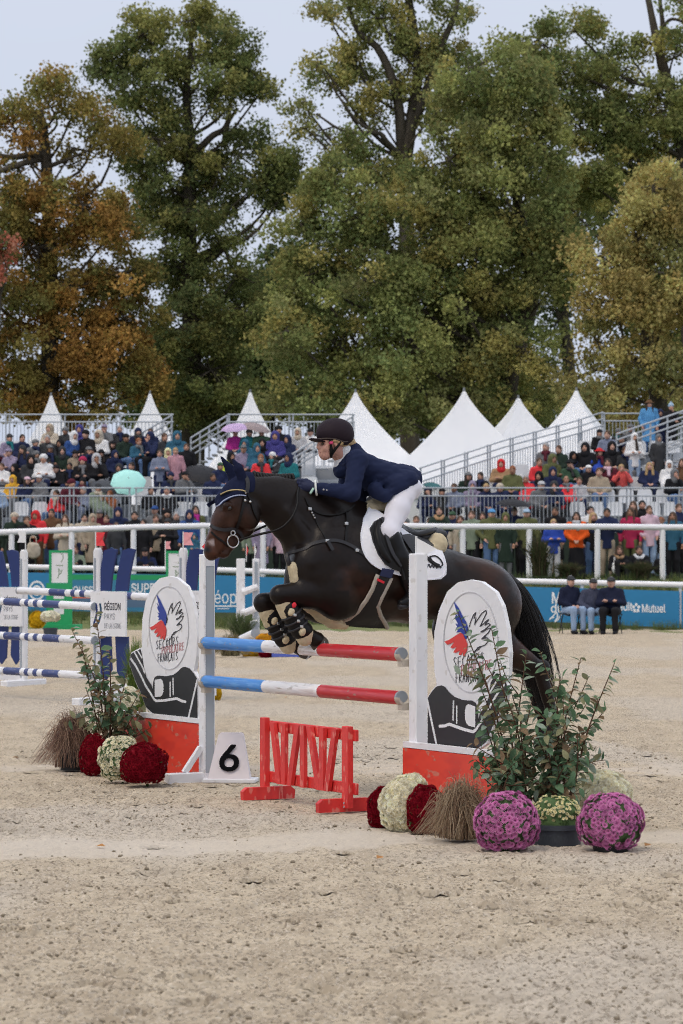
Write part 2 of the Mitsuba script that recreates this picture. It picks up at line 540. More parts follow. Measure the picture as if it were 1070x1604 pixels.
labels[k] = {'label': 'small damp clods of sand thrown up over the arena by hooves', 'category': 'sand', 'kind': 'stuff'}
# a few fallen autumn leaves on the sand
lf = trimesh.Trimesh([[0, 0, 0], [.03, .018, .008], [.07, 0, .004], [.03, -.018, .010]], [[0, 1, 2], [0, 2, 3]])
fl = []
for px, py in ((845, 1095), (915, 1110), (30, 1190), (150, 1330), (720, 1110), (590, 1350), (445, 1095), (960, 1240), (800, 1060), (1010, 1330), (560, 1262)):
    m = lf.copy()
    m.apply_transform(mtx(at(px, py, ground_d(py, .0)) + [0, 0, .018], rng.uniform(0, 6), rng.uniform(.7, 1.2), .35))
    fl.append(m)
scene['fallen_leaves'] = mikit.ply(cat(fl), mat('dead_leaf', (.42, .20, .07), .8), False)
labels['fallen_leaves'] = {'label': 'a few dry orange leaves lying scattered on the sand', 'category': 'leaves', 'kind': 'stuff'}


# ------------------------------------------------------------------ trees
def leaf_mesh(rng, C, size, col, up=.3):
    n = len(C)
    nrm = rng.normal(size=(n, 3)) + [0, 0, up]
    nrm /= np.linalg.norm(nrm, axis=1, keepdims=True)
    u = rng.normal(size=(n, 3)) + [0, 0, -.3]
    u -= nrm * (u * nrm).sum(1, keepdims=True)
    u /= np.linalg.norm(u, axis=1, keepdims=True)
    v = np.cross(nrm, u)
    L = size * rng.uniform(.55, 1.6, (n, 1))
    W = L * rng.uniform(.30, .42, (n, 1))
    V = np.stack([C - u * L * .5, C + v * W + nrm * W * .3, C + u * L * .5, C - v * W + nrm * W * .3], 1)
    F = np.array([[0, 1, 2], [0, 2, 3]])[None] + (np.arange(n) * 4)[:, None, None]
    return V.reshape(-1, 3), F.reshape(-1, 3), np.repeat(col, 4, 0)


def make_tree(name, label, d, trunk, r0, r1, blobs, cols, seed, leaf=.135, dens=.56, limbs=(), depth=1.0, clump=.95, group=None, keep_sat=.8):
    rng = np.random.default_rng(seed)
    t = thing(name, label, 'tree', group)
    tp = smooth_curve([at(x, y, d) for x, y in trunk], 24)
    tp[0, 2] = min(tp[0, 2], 0.9)
    tr = np.linspace(r0, r1, len(tp)) * (1 + .06 * np.sin(np.arange(len(tp)) * 1.7))
    wood = [tube(tp, tr, 9)]
    for lm in limbs:
        ra, rb = lm[0], lm[1]
        pts = smooth_curve([at(x, y, d + o) for x, y, o in lm[2]], 14)
        wood.append(tube(pts, np.linspace(ra, rb, 14), 6))
    C, K = [], []
    cols = np.array(cols) * 3.3
    cols = cols * keep_sat + cols.mean(1, keepdims=True) * np.array([1.05, 1.0, .85]) * (1 - keep_sat)
    zt = np.array([b[1] for b in blobs])
    allb = []
    for b in blobs:
        allb.append((b, -1))
        allb.append(((b[0] + rng.uniform(-.35, .35) * b[2], b[1] + rng.uniform(-.3, .45) * b[3], b[2] * .85, b[3] * .9, (b[4] if len(b) > 4 else 1.0) * .7) + tuple(b[5:]), 1))
    for b, fb in allb:
        px, py, rx, ry = b[:4]
        f = b[4] if len(b) > 4 else 1.0
        ci = b[5] if len(b) > 5 else None
        off = fb * rng.uniform(.3, 1.6) * depth
        c = at(px, py, d + off)
        s = d / FPX
        R = np.array([rx * s, min(rx, ry * 1.3) * s * 1.1, ry * s])
        # a limb from the trunk to this part of the crown
        i = int(np.argmin(np.linalg.norm((tp - c) * [1, 1, 1.0] + [0, 0, 1.6 + .4 * np.linalg.norm(tp[0, :1] - c[:1])], axis=1)))
        a = tp[i]
        if fb > 0:
            a = a * .3 + c * .7
        bend = (a + c) / 2 + np.array([0, 0, -.12 * np.linalg.norm(c - a)]) + rng.normal(size=3) * .25
        lr = np.clip(.024 * np.linalg.norm(c - a), .03, .11)
        wood.append(tube(smooth_curve([a, bend, c], 8), np.linspace(lr, .035, 8), 5, False))
        nsub = max(3, int(rx * ry * s * s * 3.14 / (clump ** 2 * .34)))
        q = rng.normal(size=(nsub, 3))
        q /= np.linalg.norm(q, axis=1, keepdims=True)
        q *= rng.uniform(.35, 1.0, (nsub, 1)) ** .5
        S = c + q * R
        for sc in S:
            if rng.random() < .55:
                mid = (c + sc) / 2 + rng.normal(size=3) * .12
                wood.append(tube([c, mid, sc], [.035, .022, .010], 4, False))
            rr = clump * rng.uniform(.5, 1.2)
            n = int(360 * rr ** 2 * dens * f * rng.uniform(.6, 1.3) * (.17 / leaf) ** 2) + 1
            g = rng.normal(size=(n, 3))
            g *= (rng.random((n, 1)) ** .4) / np.linalg.norm(g, axis=1, keepdims=True)
            # sprays: leaves gather along a few twigs of the clump
            tw = rng.normal(size=(7, 3))
            tw /= np.linalg.norm(tw, axis=1, keepdims=True)
            g = .62 * g + .55 * tw[rng.integers(0, 7, n)] * rng.random((n, 1))
            C.append(sc + g * rr * [1, 1, .80])
            base = cols[ci] if ci is not None else cols[rng.integers(0, len(cols))]
            base = base * rng.uniform(.72, 1.30)
            kk = base * rng.uniform(.7, 1.3, (n, 1)) + rng.normal(size=(n, 3)) * [.012, .009, .003]
            K.append(kk)
    C, K = np.vstack(C), np.clip(np.vstack(K), .006, .6)
    V, F, VCOL = leaf_mesh(rng, C, leaf, K)
    part(t, 'trunk', cat(wood), 'material_bark', True)
    part(t, 'crown', trimesh.Trimesh(V, F, process=False), 'material_leaf', False, color=VCOL, kind='stuff')
    return t, len(C)


GREEN = [(.066, .080, .024), (.082, .092, .026), (.054, .068, .024), (.105, .105, .028)]
OLIVE = [(.085, .098, .028), (.102, .110, .030), (.074, .092, .028), (.140, .125, .032), (.092, .098, .032)]
RUST = [(.122, .074, .022), (.108, .078, .023), (.092, .075, .023), (.140, .080, .024), (.074, .072, .024)]
AMBER = [(.150, .122, .036), (.125, .112, .034), (.170, .128, .036), (.098, .100, .034)]
DARK = [(.040, .056, .020), (.048, .062, .022), (.034, .050, .018)]
TREES = 0
_, n_ = make_tree('oak_tree', 'tall green oak rising highest left of centre with dark trunk showing through', 124, [(302, 740), (300, 600), (298, 450), (296, 330), (298, 230), (292, 150), (300, 60)], .52, .10, [
    (185, 95, 42, 30), (160, 110, 22, 16, .7), (225, 52, 42, 34), (300, 32, 52, 28, 1, 3), (352, 58, 36, 30), (300, 85, 62, 34), (392, 112, 40, 34), (240, 122, 56, 36), (345, 140, 50, 36), (205, 165, 44, 24, .8),
    (405, 150, 26, 18, .8), (270, 178, 36, 20, .7), (248, 218, 52, 32), (388, 222, 36, 26, .8), (345, 262, 50, 34), (428, 262, 46, 26), (455, 285, 24, 16), (262, 282, 56, 36), (390, 300, 46, 26, .8), (312, 330, 56, 36), (440, 300, 36, 24),
    (250, 345, 46, 34), (350, 372, 44, 22, .7), (275, 420, 56, 40), (372, 432, 50, 26, .8), (212, 252, 34, 22, .9), (300, 500, 70, 48), (385, 490, 56, 46), (330, 580, 84, 56), (262, 560, 46, 56), (320, 650, 100, 40)], GREEN, 1, limbs=[
    (.22, .10, [(297, 255, 0), (265, 240, .4), (230, 260, .8), (205, 252, 1)]), (.20, .07, [(298, 250, 0), (330, 215, -.4), (352, 200, -.6), (362, 165, -.8)]), (.16, .06, [(352, 230, -.5), (356, 195, -.6), (372, 170, -.5)]),
    (.22, .06, [(300, 420, 0), (335, 402, -.5), (352, 392, -.8), (362, 420, -1)])])
TREES += n_
_, n_ = make_tree('oak_tree', 'rust brown oak at the left edge with bare grey upper trunk', 116, [(80, 740), (78, 560), (78, 440), (76, 330), (72, 250), (68, 205), (62, 172)], .40, .14, [
    (92, 130, 22, 14, .8), (60, 140, 18, 16, .7), (120, 165, 36, 18, .8), (12, 182, 42, 22, .8), (60, 180, 26, 14, .5), (150, 192, 26, 22, .8), (35, 215, 36, 12, .5), (118, 232, 50, 20, .6, 2), (185, 215, 30, 22, .8, 2), (30, 262, 40, 14, .6), (60, 300, 66, 26, .9), (132, 322, 56, 40), (10, 330, 48, 36),
    (182, 356, 46, 46), (60, 388, 74, 40), (192, 428, 52, 38), (112, 446, 66, 42), (20, 465, 60, 46), (196, 500, 56, 40), (80, 540, 76, 48), (172, 566, 76, 48), (30, 600, 66, 48), (228, 600, 36, 38), (110, 634, 86, 38), (-50, 400, 60, 70), (-60, 540, 70, 80)], RUST, 2, keep_sat=.97, limbs=[
    (.18, .07, [(70, 242, 0), (45, 243, -.5), (15, 246, -.8), (-20, 238, -1)]), (.15, .07, [(66, 248, 0), (35, 256, -1), (0, 268, -1.4), (-20, 275, -1.6)]), (.12, .04, [(72, 262, 0), (100, 252, -.5), (140, 235, -.8)]), (.10, .04, [(66, 215, 0), (40, 212, -.5), (10, 222, -.8)])])
TREES += n_
_, n_ = make_tree('ash_tree', 'tall sparse tree right of centre with pale forked trunk against the sky', 120, [(642, 740), (640, 500), (636, 330), (632, 285), (645, 180), (655, 100), (640, 0), (632, -60)], .42, .12, [
    (508, 14, 28, 14, .7), (472, 160, 30, 22, .5), (478, 200, 28, 16, .5), (520, 135, 34, 30, .6), (560, 92, 36, 32, .7), (598, 28, 52, 26, .8), (585, 172, 40, 34, .7), (655, 62, 44, 34, .7), (618, 122, 36, 30, .7), (705, 22, 42, 22, .7), (500, 95, 22, 24, .5), (540, 235, 44, 34, .8),
    (700, 100, 50, 34, .8), (690, 170, 40, 34, .8), (600, 260, 46, 34, .8), (650, -40, 70, 30), (560, -20, 40, 24)], OLIVE + [(.14, .125, .035)], 3, limbs=[
    (.24, .08, [(630, 240, 0), (622, 150, -.4), (595, 80, -.7), (562, 50, -.9), (545, 10, -1)]), (.22, .07, [(646, 200, 0), (672, 130, -.5), (692, 72, -.7), (712, 22, -.8), (722, -30, -.8)]), (.13, .04, [(672, 132, -.5), (720, 115, -1.2), (765, 95, -1.6), (805, 80, -1.8)]),
    (.14, .05, [(690, 185, -.6), (720, 180, -1.4), (756, 182, -1.8)]), (.16, .04, [(632, 250, 0), (605, 222, -.8), (592, 208, -1), (540, 206, -1.4), (495, 178, -1.6)]), (.08, .03, [(592, 208, -1), (560, 190, -1.2), (530, 150, -1.3), (505, 110, -1.4)])])
TREES += n_
_, n_ = make_tree('willow_tree', 'broad olive green tree filling the middle behind the tents', 108, [(800, 740), (790, 640), (808, 540), (832, 470), (822, 380), (800, 250), (780, 120)], .5, .10, [
    (520, 282, 52, 42), (470, 350, 40, 44), (560, 342, 64, 46), (640, 322, 64, 46), (705, 250, 62, 50), (765, 200, 62, 52), (735, 125, 56, 44), (800, 112, 52, 44), (842, 230, 54, 54), (722, 340, 74, 54), (822, 340, 64, 54), (482, 432, 60, 46), (570, 440, 74, 46), (672, 442, 74, 54), (772, 450, 74, 54),
    (862, 422, 44, 54), (445, 520, 52, 54), (532, 540, 74, 54), (632, 552, 74, 54), (732, 560, 74, 54), (822, 545, 56, 54), (482, 622, 74, 38), (602, 640, 84, 38), (722, 640, 74, 38), (822, 640, 60, 36), (830, 170, 44, 40), (778, 285, 50, 40), (745, 376, 50, 40), (565, 392, 50, 40), (650, 400, 50, 40), (880, 350, 40, 50), (600, 480, 50, 40), (720, 470, 50, 40)], OLIVE, 4, depth=1.6, clump=1.05)
TREES += n_
_, n_ = make_tree('ash_tree', 'high green tree on the right with a dark bare limb at its edge', 118, [(1085, 740), (1080, 500), (1072, 330), (1066, 200), (1040, 110), (1028, 60), (1012, -20)], .42, .12, [
    (842, 62, 40, 32, .8), (900, 48, 38, 28, .8), (880, 112, 52, 42), (942, 132, 44, 44), (990, 92, 34, 34, .7), (962, 202, 54, 46), (1042, 175, 44, 54), (1000, 250, 54, 36), (1065, 62, 34, 34, .7), (902, 192, 44, 44), (1075, 10, 30, 24, .8), (1110, 150, 50, 60), (930, 290, 50, 46), (870, 300, 40, 40)], OLIVE + GREEN[:2], 5, limbs=[
    (.13, .05, [(1034, 90, 0), (1038, 40, -.5), (1034, 0, -.6), (1040, -30, -.6)]), (.10, .04, [(1036, 45, -.5), (1052, 30, -.8), (1075, 36, -1)]), (.12, .04, [(1066, 200, 0), (1045, 190, -.8), (1020, 205, -1.2), (990, 215, -1.4)]), (.08, .03, [(1030, 72, 0), (1005, 65, -.6), (985, 80, -1), (960, 85, -1.2)])])
TREES += n_
_, n_ = make_tree('beech_tree', 'yellow brown tree at the right edge above the upper stand', 104, [(1040, 740), (1030, 620), (1010, 500), (1020, 380), (1030, 300)], .36, .10, [
    (1022, 292, 52, 40), (1000, 372, 62, 46), (940, 400, 42, 44, .8), (1062, 352, 46, 54), (962, 472, 50, 44), (1042, 472, 54, 54), (935, 535, 34, 40, .8), (1002, 562, 54, 46), (1062, 602, 46, 54), (955, 632, 60, 36), (905, 618, 30, 30), (1100, 450, 40, 90)], AMBER, 6, depth=1.2)
TREES += n_
_, n_ = make_tree('yew_tree', 'dark green tree in the gap behind the third tent from the left', 134, [(420, 740), (420, 560), (424, 430)], .4, .10, [
    (400, 440, 60, 34), (440, 420, 44, 40, .8), (352, 500, 60, 50), (430, 520, 60, 60), (360, 600, 80, 60), (470, 610, 80, 50), (260, 640, 70, 60), (560, 640, 90, 50), (500, 460, 46, 46)], DARK, 7, dens=.48, leaf=.2)
TREES += n_
_, n_ = make_tree('maple_tree', 'small red maple glimpsed at the far left edge', 111, [(-10, 740), (-8, 560), (0, 450)], .25, .08, [(2, 390, 15, 20, .8), (-28, 400, 30, 36), (-30, 440, 30, 40)], [(.30, .06, .035), (.26, .055, .03), (.22, .05, .03), (.05, .06, .02)], 8)
TREES += n_
_, n_ = make_tree('lime_tree', 'dark tree standing furthest back on the right behind the yellow brown one', 136, [(900, 740), (890, 560), (870, 400), (850, 250)], .4, .1, [
    (700, 640, 110, 60), (820, 620, 90, 50), (870, 480, 26, 60, .8), (1000, 650, 110, 50), (850, 380, 80, 60), (940, 330, 80, 60), (1050, 480, 80, 80), (640, 560, 90, 70), (760, 500, 80, 80)], DARK + OLIVE[:2], 9, dens=.46, leaf=.2)
TREES += n_



# ------------------------------------------------------------------ pagoda tents
scene['material_canvas'] = {'type': 'twosided', 'bsdf': {'type': 'principled', 'roughness': .55, 'specular': .3, 'base_color': proc(lambda p, n, uv: mix((.80, .81, .83), (.74, .75, .78), tfbm(p.x * .8, p.y * .8, p.z * .5, 3)))}}


def tent(label, px, py, d, half, rot, eave=3.55):
    """A square pagoda marquee: swept roof with ridges, valance, walls, legs."""
    t = thing('pagoda_tent', label, 'tent', 'white pagoda tents behind the stands')
    top = at(px, py, d)
    H = top[2] - eave
    n = 26
    s = np.linspace(0, 1, n)
    rad = .045 + (half - .045) * (s ** 1.42 * .72 + s * .28)
    zz = top[2] - H * s
    V, F = [], []
    m = 9
    for k in range(4):
        for i_ in range(n):
            for j_ in range(m):
                u = -1 + 2 * j_ / (m - 1)
                sag = -.05 * (1 - u * u) * rad[i_] * math.sin(math.pi * s[i_])
                V.append([(rad[i_] + sag) * 1.0, u * rad[i_], zz[i_]] if k == 0 else None)
                if k:
                    x, y = (rad[i_] + sag), u * rad[i_]
                    c, sn = math.cos(k * math.pi / 2), math.sin(k * math.pi / 2)
                    V[-1] = [x * c - y * sn, x * sn + y * c, zz[i_]]
        o = k * n * m
        for i_ in range(n - 1):
            for j_ in range(m - 1):
                a = o + i_ * m + j_
                F.append([a, a + m, a + m + 1, a + 1])
    M = mtx((top[0], top[1], 0), rot)
    roof = trimesh.Trimesh(V, np.vstack([np.array(F)[:, [0, 1, 2]], np.array(F)[:, [0, 2, 3]]]), process=False)
    roof.apply_transform(M)
    part(t, 'roof', roof, 'material_canvas', 40)
    fin = tube([[0, 0, top[2] - .25], [0, 0, top[2] + .12]], [.05, .035], 8)
    fin.apply_transform(M)
    part(t, 'finial', fin, mat('steel_dark', (.25, .26, .27), .4, metallic=.6))
    for k in range(4):
        v = box(half - .02, half, -half, half, eave - .35, eave)
        w = box(half - .10, half - .07, -half + .1, half - .1, 1.1, eave - .3)
        for mm, nm in ((v, 'valance'), (w, 'wall')):
            mm.apply_transform(mtx((0, 0, 0), k * math.pi / 2))
            mm.apply_transform(M)
            part(t, nm, mm, 'material_canvas')
        lg = box(half - .09, half - .03, half - .09, half - .03, 1.0, eave - .02)
        lg.apply_transform(mtx((0, 0, 0), k * math.pi / 2))
        lg.apply_transform(M)
        part(t, 'leg', lg, mat('aluminium', (.62, .63, .65), .4, metallic=.7))
    return t


tent('white tent peak furthest left, behind the back rail of the left stand', 80, 620, 104, 2.5, .12)
tent('white tent peak between the rust oak and the stair of the left stand', 235, 617, 104, 2.5, .12)
tent('white tent peak above the lilac umbrella', 392, 615, 104, 2.5, .12)
tent('white tent right behind the rider', 557, 615, 95, 2.9, .05, 3.9)
tent('largest white tent with wide swept roof right of the rider', 727, 613, 92, 3.0, .02, 3.9)
tent('greyer white tent between the two on the right', 812, 624, 101, 2.9, .3, 3.9)
tent('white tent furthest right above the sloping rail', 903, 612, 96, 2.7, -.3, 3.9)
tent('white tent hidden behind the furthest right one, only its tip showing', 896, 622, 106, 2.7, -.3, 3.9)
# ------------------------------------------------------------------ grandstands behind the bank
STEEL = mat('galvanised', proc(lambda p, n, uv: mix((.42, .45, .49), (.54, .57, .61), tfbm(p.x * 5, p.y * 5, p.z * 5, 2))), .45, .4, metallic=.35)
DECK = mat('deck_metal', (.46, .48, .51), .6)
SEATM = mat('seat_plastic', (.66, .68, .71), .45)
SKIRT = mat('skirt_cloth', (.030, .045, .035), .9)
FLOOR0, RISE, YS, RUN = 2.45, .37, 79.0, .8


def stand_x(px, y):
    return (px - 535) / FPX * y


def seat_mesh():
    prof = sg.Polygon([(-.20, 0), (.20, 0), (.215, .22), (.19, .36), (.14, .40), (-.14, .40), (-.19, .36), (-.215, .22)])
    back = slab(prof, .03, mtx((0, .16, .40), 0, 1, math.pi / 2 - .16))
    pan = box(-.21, .21, -.22, .20, .39, .43, .012)
    legs = cat([box(-.03, .03, -.05, .05, .02, .39)])
    return cat([back, pan, legs])


SEAT = mikit.ply(seat_mesh(), SEATM, 30)
STANDS = {'left': [(-75, 208)] * 6, 'middle': [(208, 556)] * 3 + [(352, 556)] * 3, 'right': [(652 + 50 * k, 1150) for k in range(6)]}
STAND_KEY = {}
SEAT_SPOTS = []
for side, spans in STANDS.items():
    g = thing('grandstand', {'left': 'left block of the tiered stand with rows of pale grey seats', 'middle': 'middle block of the tiered stand, behind the horse and rider', 'right': 'right block of the tiered stand whose edge slopes up behind the red coats'}[side], 'grandstand', 'blocks of the tiered stand')
    STAND_KEY[side] = g
    for k, (a, b) in enumerate(spans):
        y0, z = YS + RUN * k, FLOOR0 + RISE * k
        xa, xb = stand_x(a, y0), stand_x(b, y0)
        part(g, 'tier', box(xa + .004, xb - .004, y0 - .42 + .003 * k, y0 + RUN - .43, z - .06, z), DECK)
        part(g, 'riser', box(xa + .01, xb - .01, y0 - .40, y0 - .37, z - RISE + .004, z - .065), mat('riser_grey', (.34, .36, .39), .6))
        for xx in np.arange(xa + .3, xb - .2, .52):
            SEAT_SPOTS.append((side, k, xx, y0 + .15, z))
        if k in (0, 3, 5):
            for xx in np.linspace(xa + .1, xb - .1, 5):
                part(g, 'strut', tube([[xx, y0 + .2, 1.0], [xx, y0 + .2, z - .06]], .035, 6), STEEL)
    # rear walkway
    a, b = spans[5]
    y0, z = YS + RUN * 6, FLOOR0 + RISE * 5
    part(g, 'walkway', box(stand_x(a, y0), stand_x(b, y0), y0 - .425, y0 + 1.2, z - .06, z + .02), DECK)
    a, b = spans[0]
    part(g, 'skirt', box(stand_x(a, YS) + .01, stand_x(b, YS) - .01, YS - .60, YS - .57, 1.05, FLOOR0 - .07), SKIRT)


def railing(label, pts, hgt, nbar, px_panel, baluster=True, gap_top=.22, base=.06, group='steel railings of the stands', low=None):
    """A steel guard rail along the floor line pts: double posts at the panel joints, bars, and balusters under the lowest bar."""
    t = thing('steel_railing', label, 'railing', group)
    pts = np.asarray(pts, float)
    seg = np.linalg.norm(np.diff(pts, axis=0), axis=1)
    cum = np.r_[0, np.cumsum(seg)]
    P = lambda s: np.array([np.interp(s, cum, pts[:, i]) for i in range(3)])
    n = max(1, round(cum[-1] / px_panel))
    js = np.linspace(0, cum[-1], n + 1)
    for s in js:
        c = P(s)
        d = (P(min(s + .05, cum[-1])) - P(max(s - .05, 0)))
        d /= np.linalg.norm(d)
        for o in (-.055, .055):
            if 0 <= s + o <= cum[-1] or n == 1:
                q = c + d * o * np.array([1, 1, 0])
                part(t, 'post', tube([q, q + [0, 0, hgt + .03]], .024, 6), STEEL)
    heights = [hgt] + [hgt - gap_top * (i + 1) for i in range(nbar - 1)]
    for hh in heights:
        part(t, 'rail', tube([p + [0, -.045, hh] for p in pts], .021, 6), STEEL)
    if baluster:
        lo = base if low is None else low
        part(t, 'rail', tube([p + [0, -.045, lo] for p in pts], .018, 6), STEEL)
        bal = []
        for s in np.arange(.08, cum[-1], .108):
            c = P(s)
            bal.append(tube([c + [0, -.045, lo], c + [0, -.045, heights[-1]]], .010, 4, False))
        part(t, 'balusters', cat(bal), STEEL, kind='stuff')
    return t


def fl(px, y, z):
    return [stand_x(px, y), y, z]


YF = YS - .50
railing('steel front railing of the left stand block', [fl(-75, YF, FLOOR0 - .2), fl(206, YF, FLOOR0 - .2)], 1.36, 2, 1.66)
railing('steel front railing of the middle stand block behind the horse', [fl(210, YF, FLOOR0 - .2), fl(556, YF, FLOOR0 - .2)], 1.36, 2, 1.66)
railing('steel front railing of the right stand block', [fl(655, YF, FLOOR0 - .2), fl(1150, YF, FLOOR0 - .2)], 1.36, 2, 1.41)
YB, ZB = YS + RUN * 6 + .9, FLOOR0 + RISE * 5
railing('steel rail along the back of the left stand block', [fl(-75, YB, ZB), fl(272, YB, ZB)], 1.63, 2, 1.7, low=.1)
railing('steel rail along the back of the middle stand block', [fl(356, YB, ZB), fl(556, YB, ZB)], 1.63, 2, 1.7, low=.1)
railing('steel rail along the back of the right stand block, above its topmost row', [fl(944, YB, ZB), fl(1150, YB, ZB)], 1.66, 2, 1.7, low=.1)
railing('long sloping steel rail up the edge of the right stand', [at(657, 806, 79.0), at(790, 760, 81.5), at(905, 727, 83.6), at(936, 716, 84.2), at(946, 714, 84.2)], 1.27, 3, .95, gap_top=.19, low=.12)


def stair_rail(label, a, b, n, bars=4, sp=.175, hgt=.95):
    t = thing('stair_railing', label, 'railing', 'stair rails of the stands')
    a, b = np.array(a), np.array(b)
    for i in range(n):
        q = a + (b - a) * i / (n - 1)
        part(t, 'post', box(q[0] - .025, q[0] + .025, q[1] - .025, q[1] + .025, q[2] - .9, q[2] + .01), STEEL)
    for i in range(bars):
        part(t, 'rail', tube([a + [0, -.05, -sp * i], b + [0, -.05, -sp * i]], .026, 6), STEEL)
    # treads and stringer
    L = b - a
    m = 7
    for i in range(m):
        q = a + L * (i + .5) / m
        part(t, 'tread', box(q[0] - L[0] / m * .5, q[0] + L[0] / m * .5, q[1] - .05, q[1] + 1.0, q[2] - .93, q[2] - .89), DECK)
    return t


stair_rail('sloping stair rail of four bars at the right end of the left stand', at(209, 686, 83.6), at(269, 651, 83.6), 5)
stair_rail('sloping stair rail of four bars left of the lilac umbrella', at(299, 686, 83.6), at(356, 651, 83.6), 5)
stair_rail('long sloping stair rail rising behind the rider', at(417, 737, 81.4), at(552, 653, 81.4), 10, sp=.14)
stair_rail('sloping stair rail beside the person in white hoodie on the right stand', at(966, 680, 82.0), at(1072, 643, 82.0), 5, bars=3, sp=.17)
stair_rail('lower sloping stair rail at the right edge of the right stand', at(1045, 678, 80.9), at(1110, 652, 80.9), 4, bars=4, sp=.17)

# ------------------------------------------------------------------ the white rail before the crowd
WHITE = mat('white_paint', (.80, .80, .82), .35, .5)
PVC = mat('white_plastic', (.82, .82, .84), .3, .5)


def white_rail(label, tops, posts, z0, r, name='rail_fence', pr=.075):
    t = thing(name, label, 'fence')
    part(t, 'rail', tube([at(*p) for p in tops], r, 10), PVC, 60)
    for px, py, d in posts:
        q = at(px, py, d)
        part(t, 'post', tube([[q[0], q[1] + .02, z0], [q[0], q[1] + .02, q[2] + .04], [q[0], q[1] + .02, q[2] + .09]], [pr, pr, pr * .8], 10), PVC, 40)
    return t


white_rail('thick white rail with posts on which spectators lean', [(-60, 840, 73), (0, 834, 73), (110, 830, 73), (209, 826, 73), (318, 824, 73), (540, 823, 73), (725, 825, 73), (829, 825, 73), (936, 825, 73), (1038, 826, 73), (1130, 826, 73)],
           [(18, 834, 73), (112, 830, 73), (209, 827, 73), (318, 824, 73), (412, 824, 73), (520, 824, 73), (622, 824, 73), (725, 826, 73), (829, 826, 73), (936, 826, 73), (1038, 826, 73)], .9, .078)

# ------------------------------------------------------------------ arena boards with their white top rail
BLUE = mat('board_blue', (.030, .215, .43), .4, .4)
NAVY = mat('board_navy', (.022, .05, .22), .4, .4)
GREENP = mat('board_green', (.02, .33, .12), .4, .4)
ORANGE = mat('board_orange', (.80, .16, .05), .5)
LETTER = mat('letter_white', (.82, .84, .86), .5)


def on_panel(mesh, a, b):
    """Moves a mesh drawn in the xy plane onto the upright plane through a towards b, reading from a to b, facing the arena."""
    a, b = np.array(a, float), np.array(b, float)
    ex = (b - a) * [1, 1, 0]
    ex /= np.linalg.norm(ex)
    ez = np.array([0, 0, 1.0])
    M = np.eye(4)
    M[:3, 0], M[:3, 1], M[:3, 2], M[:3, 3] = ex, ez, np.cross(ex, ez), a
    mesh.apply_transform(M)
    return mesh


def text_at(parent, name, txt, px, py_base, px_h, dplane, m, bold=True, dirpx=1, fit=None, depth=.006):
    """Lettering of px_h photograph pixels on the board plane."""
    a, b = at(px, py_base, dplane(px)), at(px + 50, py_base, dplane(px + 50))
    h = px_h * dplane(px) / FPX
    tm = meshkit.text_mesh(txt, h, depth, bold)
    if fit:
        tm.apply_scale([fit * dplane(px) / FPX / tm.extents[0], 1, 1])
    a = a + [0, -.035, 0]
    b = b + [0, -.035, 0]
    return part(parent, name, on_panel(tm, a, b), m, False)


def board(label, p0, p1, m, top0, top1, bot0, bot1, thick=.05):
    t = thing('arena_board', label, 'board', 'advertising boards along the arena edge')
    d0, d1 = board_y(p0), board_y(p1)
    V = []
    for px, d, (t_, b_) in ((p0, d0, (top0, bot0)), (p1, d1, (top1, bot1))):
        for y in (-thick / 2, thick / 2):
            for py in (t_, b_):
                q = at(px, py, d)
                V.append([q[0], q[1] + y, q[2]])
    part(t, 'panel', trimesh.Trimesh(V).convex_hull, m)
    return t


bt = lambda px: np.interp(px, [0, 350, 820, 1070], [896, 901, 919, 926])
bb = lambda px: np.interp(px, [0, 350, 820, 1070], [957, 959, 972, 984])
b1 = board('blue arena board at the left edge with a white round seal', -60, 111, BLUE, bt(-60), bt(111), bb(-60), bb(111))
seal = slab(stroke([(0.19 * math.cos(a), .22 * math.sin(a)) for a in np.linspace(0, 6.2, 24)], .05, True).union(stroke([(.10 * math.cos(a), .11 * math.sin(a)) for a in np.linspace(0, 6.2, 14)], .05, True)), .006)
part(b1, 'seal', on_panel(seal, at(58, 925, board_y(58)) + [0, -.035, 0], at(90, 925, board_y(90)) + [0, -.035, 0]), LETTER)
b2 = board('teal blue arena board with green top edge and white letters SUPER', 113, 328, mat('board_teal', (.05, .22, .36), .4), bt(113), bt(328), bb(113), bb(328))
for y0_, y1_, m_, nm in ((900, 908, GREENP, 'green_edge'), (931, 937, ORANGE, 'orange_stripe'), (938, 951, mat('board_slate', (.10, .17, .27), .5), 'slate_band')):
    q0, q1, q2, q3 = at(113, y0_, board_y(113)), at(328, y0_ + 1, board_y(328)), at(328, y1_ + 1, board_y(328)), at(113, y1_, board_y(113))
    part(b2, nm, trimesh.Trimesh([v + [0, o, 0] for v in (q0, q1, q2, q3) for o in (-.034, -.028)]).convex_hull, m_)
text_at(b2, 'lettering', 'COUSS', 106, 929, 10.5, board_y, LETTER, fit=41)
text_at(b2, 'lettering', 'SUPER', 205, 928, 14, board_y, LETTER, fit=48)
b3 = board('blue arena board behind the blue poles with white letters', 330, 600, BLUE, bt(330), bt(600), bb(330), bb(600))
text_at(b3, 'lettering', 'éop', 335, 945, 20, board_y, LETTER, bold=False, fit=36)
for x0_, x1_, y_, w_ in ((334, 372, 950.5, .035), (340, 360, 954, .02)):
    part(b3, 'underline', on_panel(slab(sg.box(0, 0, (x1_ - x0_) * board_y(350) / FPX, w_), .006), at(x0_, y_, board_y(x0_)) + [0, -.035, 0], at(x1_, y_, board_y(x1_)) + [0, -.035, 0]), LETTER)
b4 = board('blue arena board hidden behind the horse', 602, 818, BLUE, bt(602), bt(818), bb(602), bb(818))
b5 = board('blue arena board with white lettering behind the three seated officials', 820, 1064, BLUE, bt(820), bt(1064), bb(820), bb(1064))
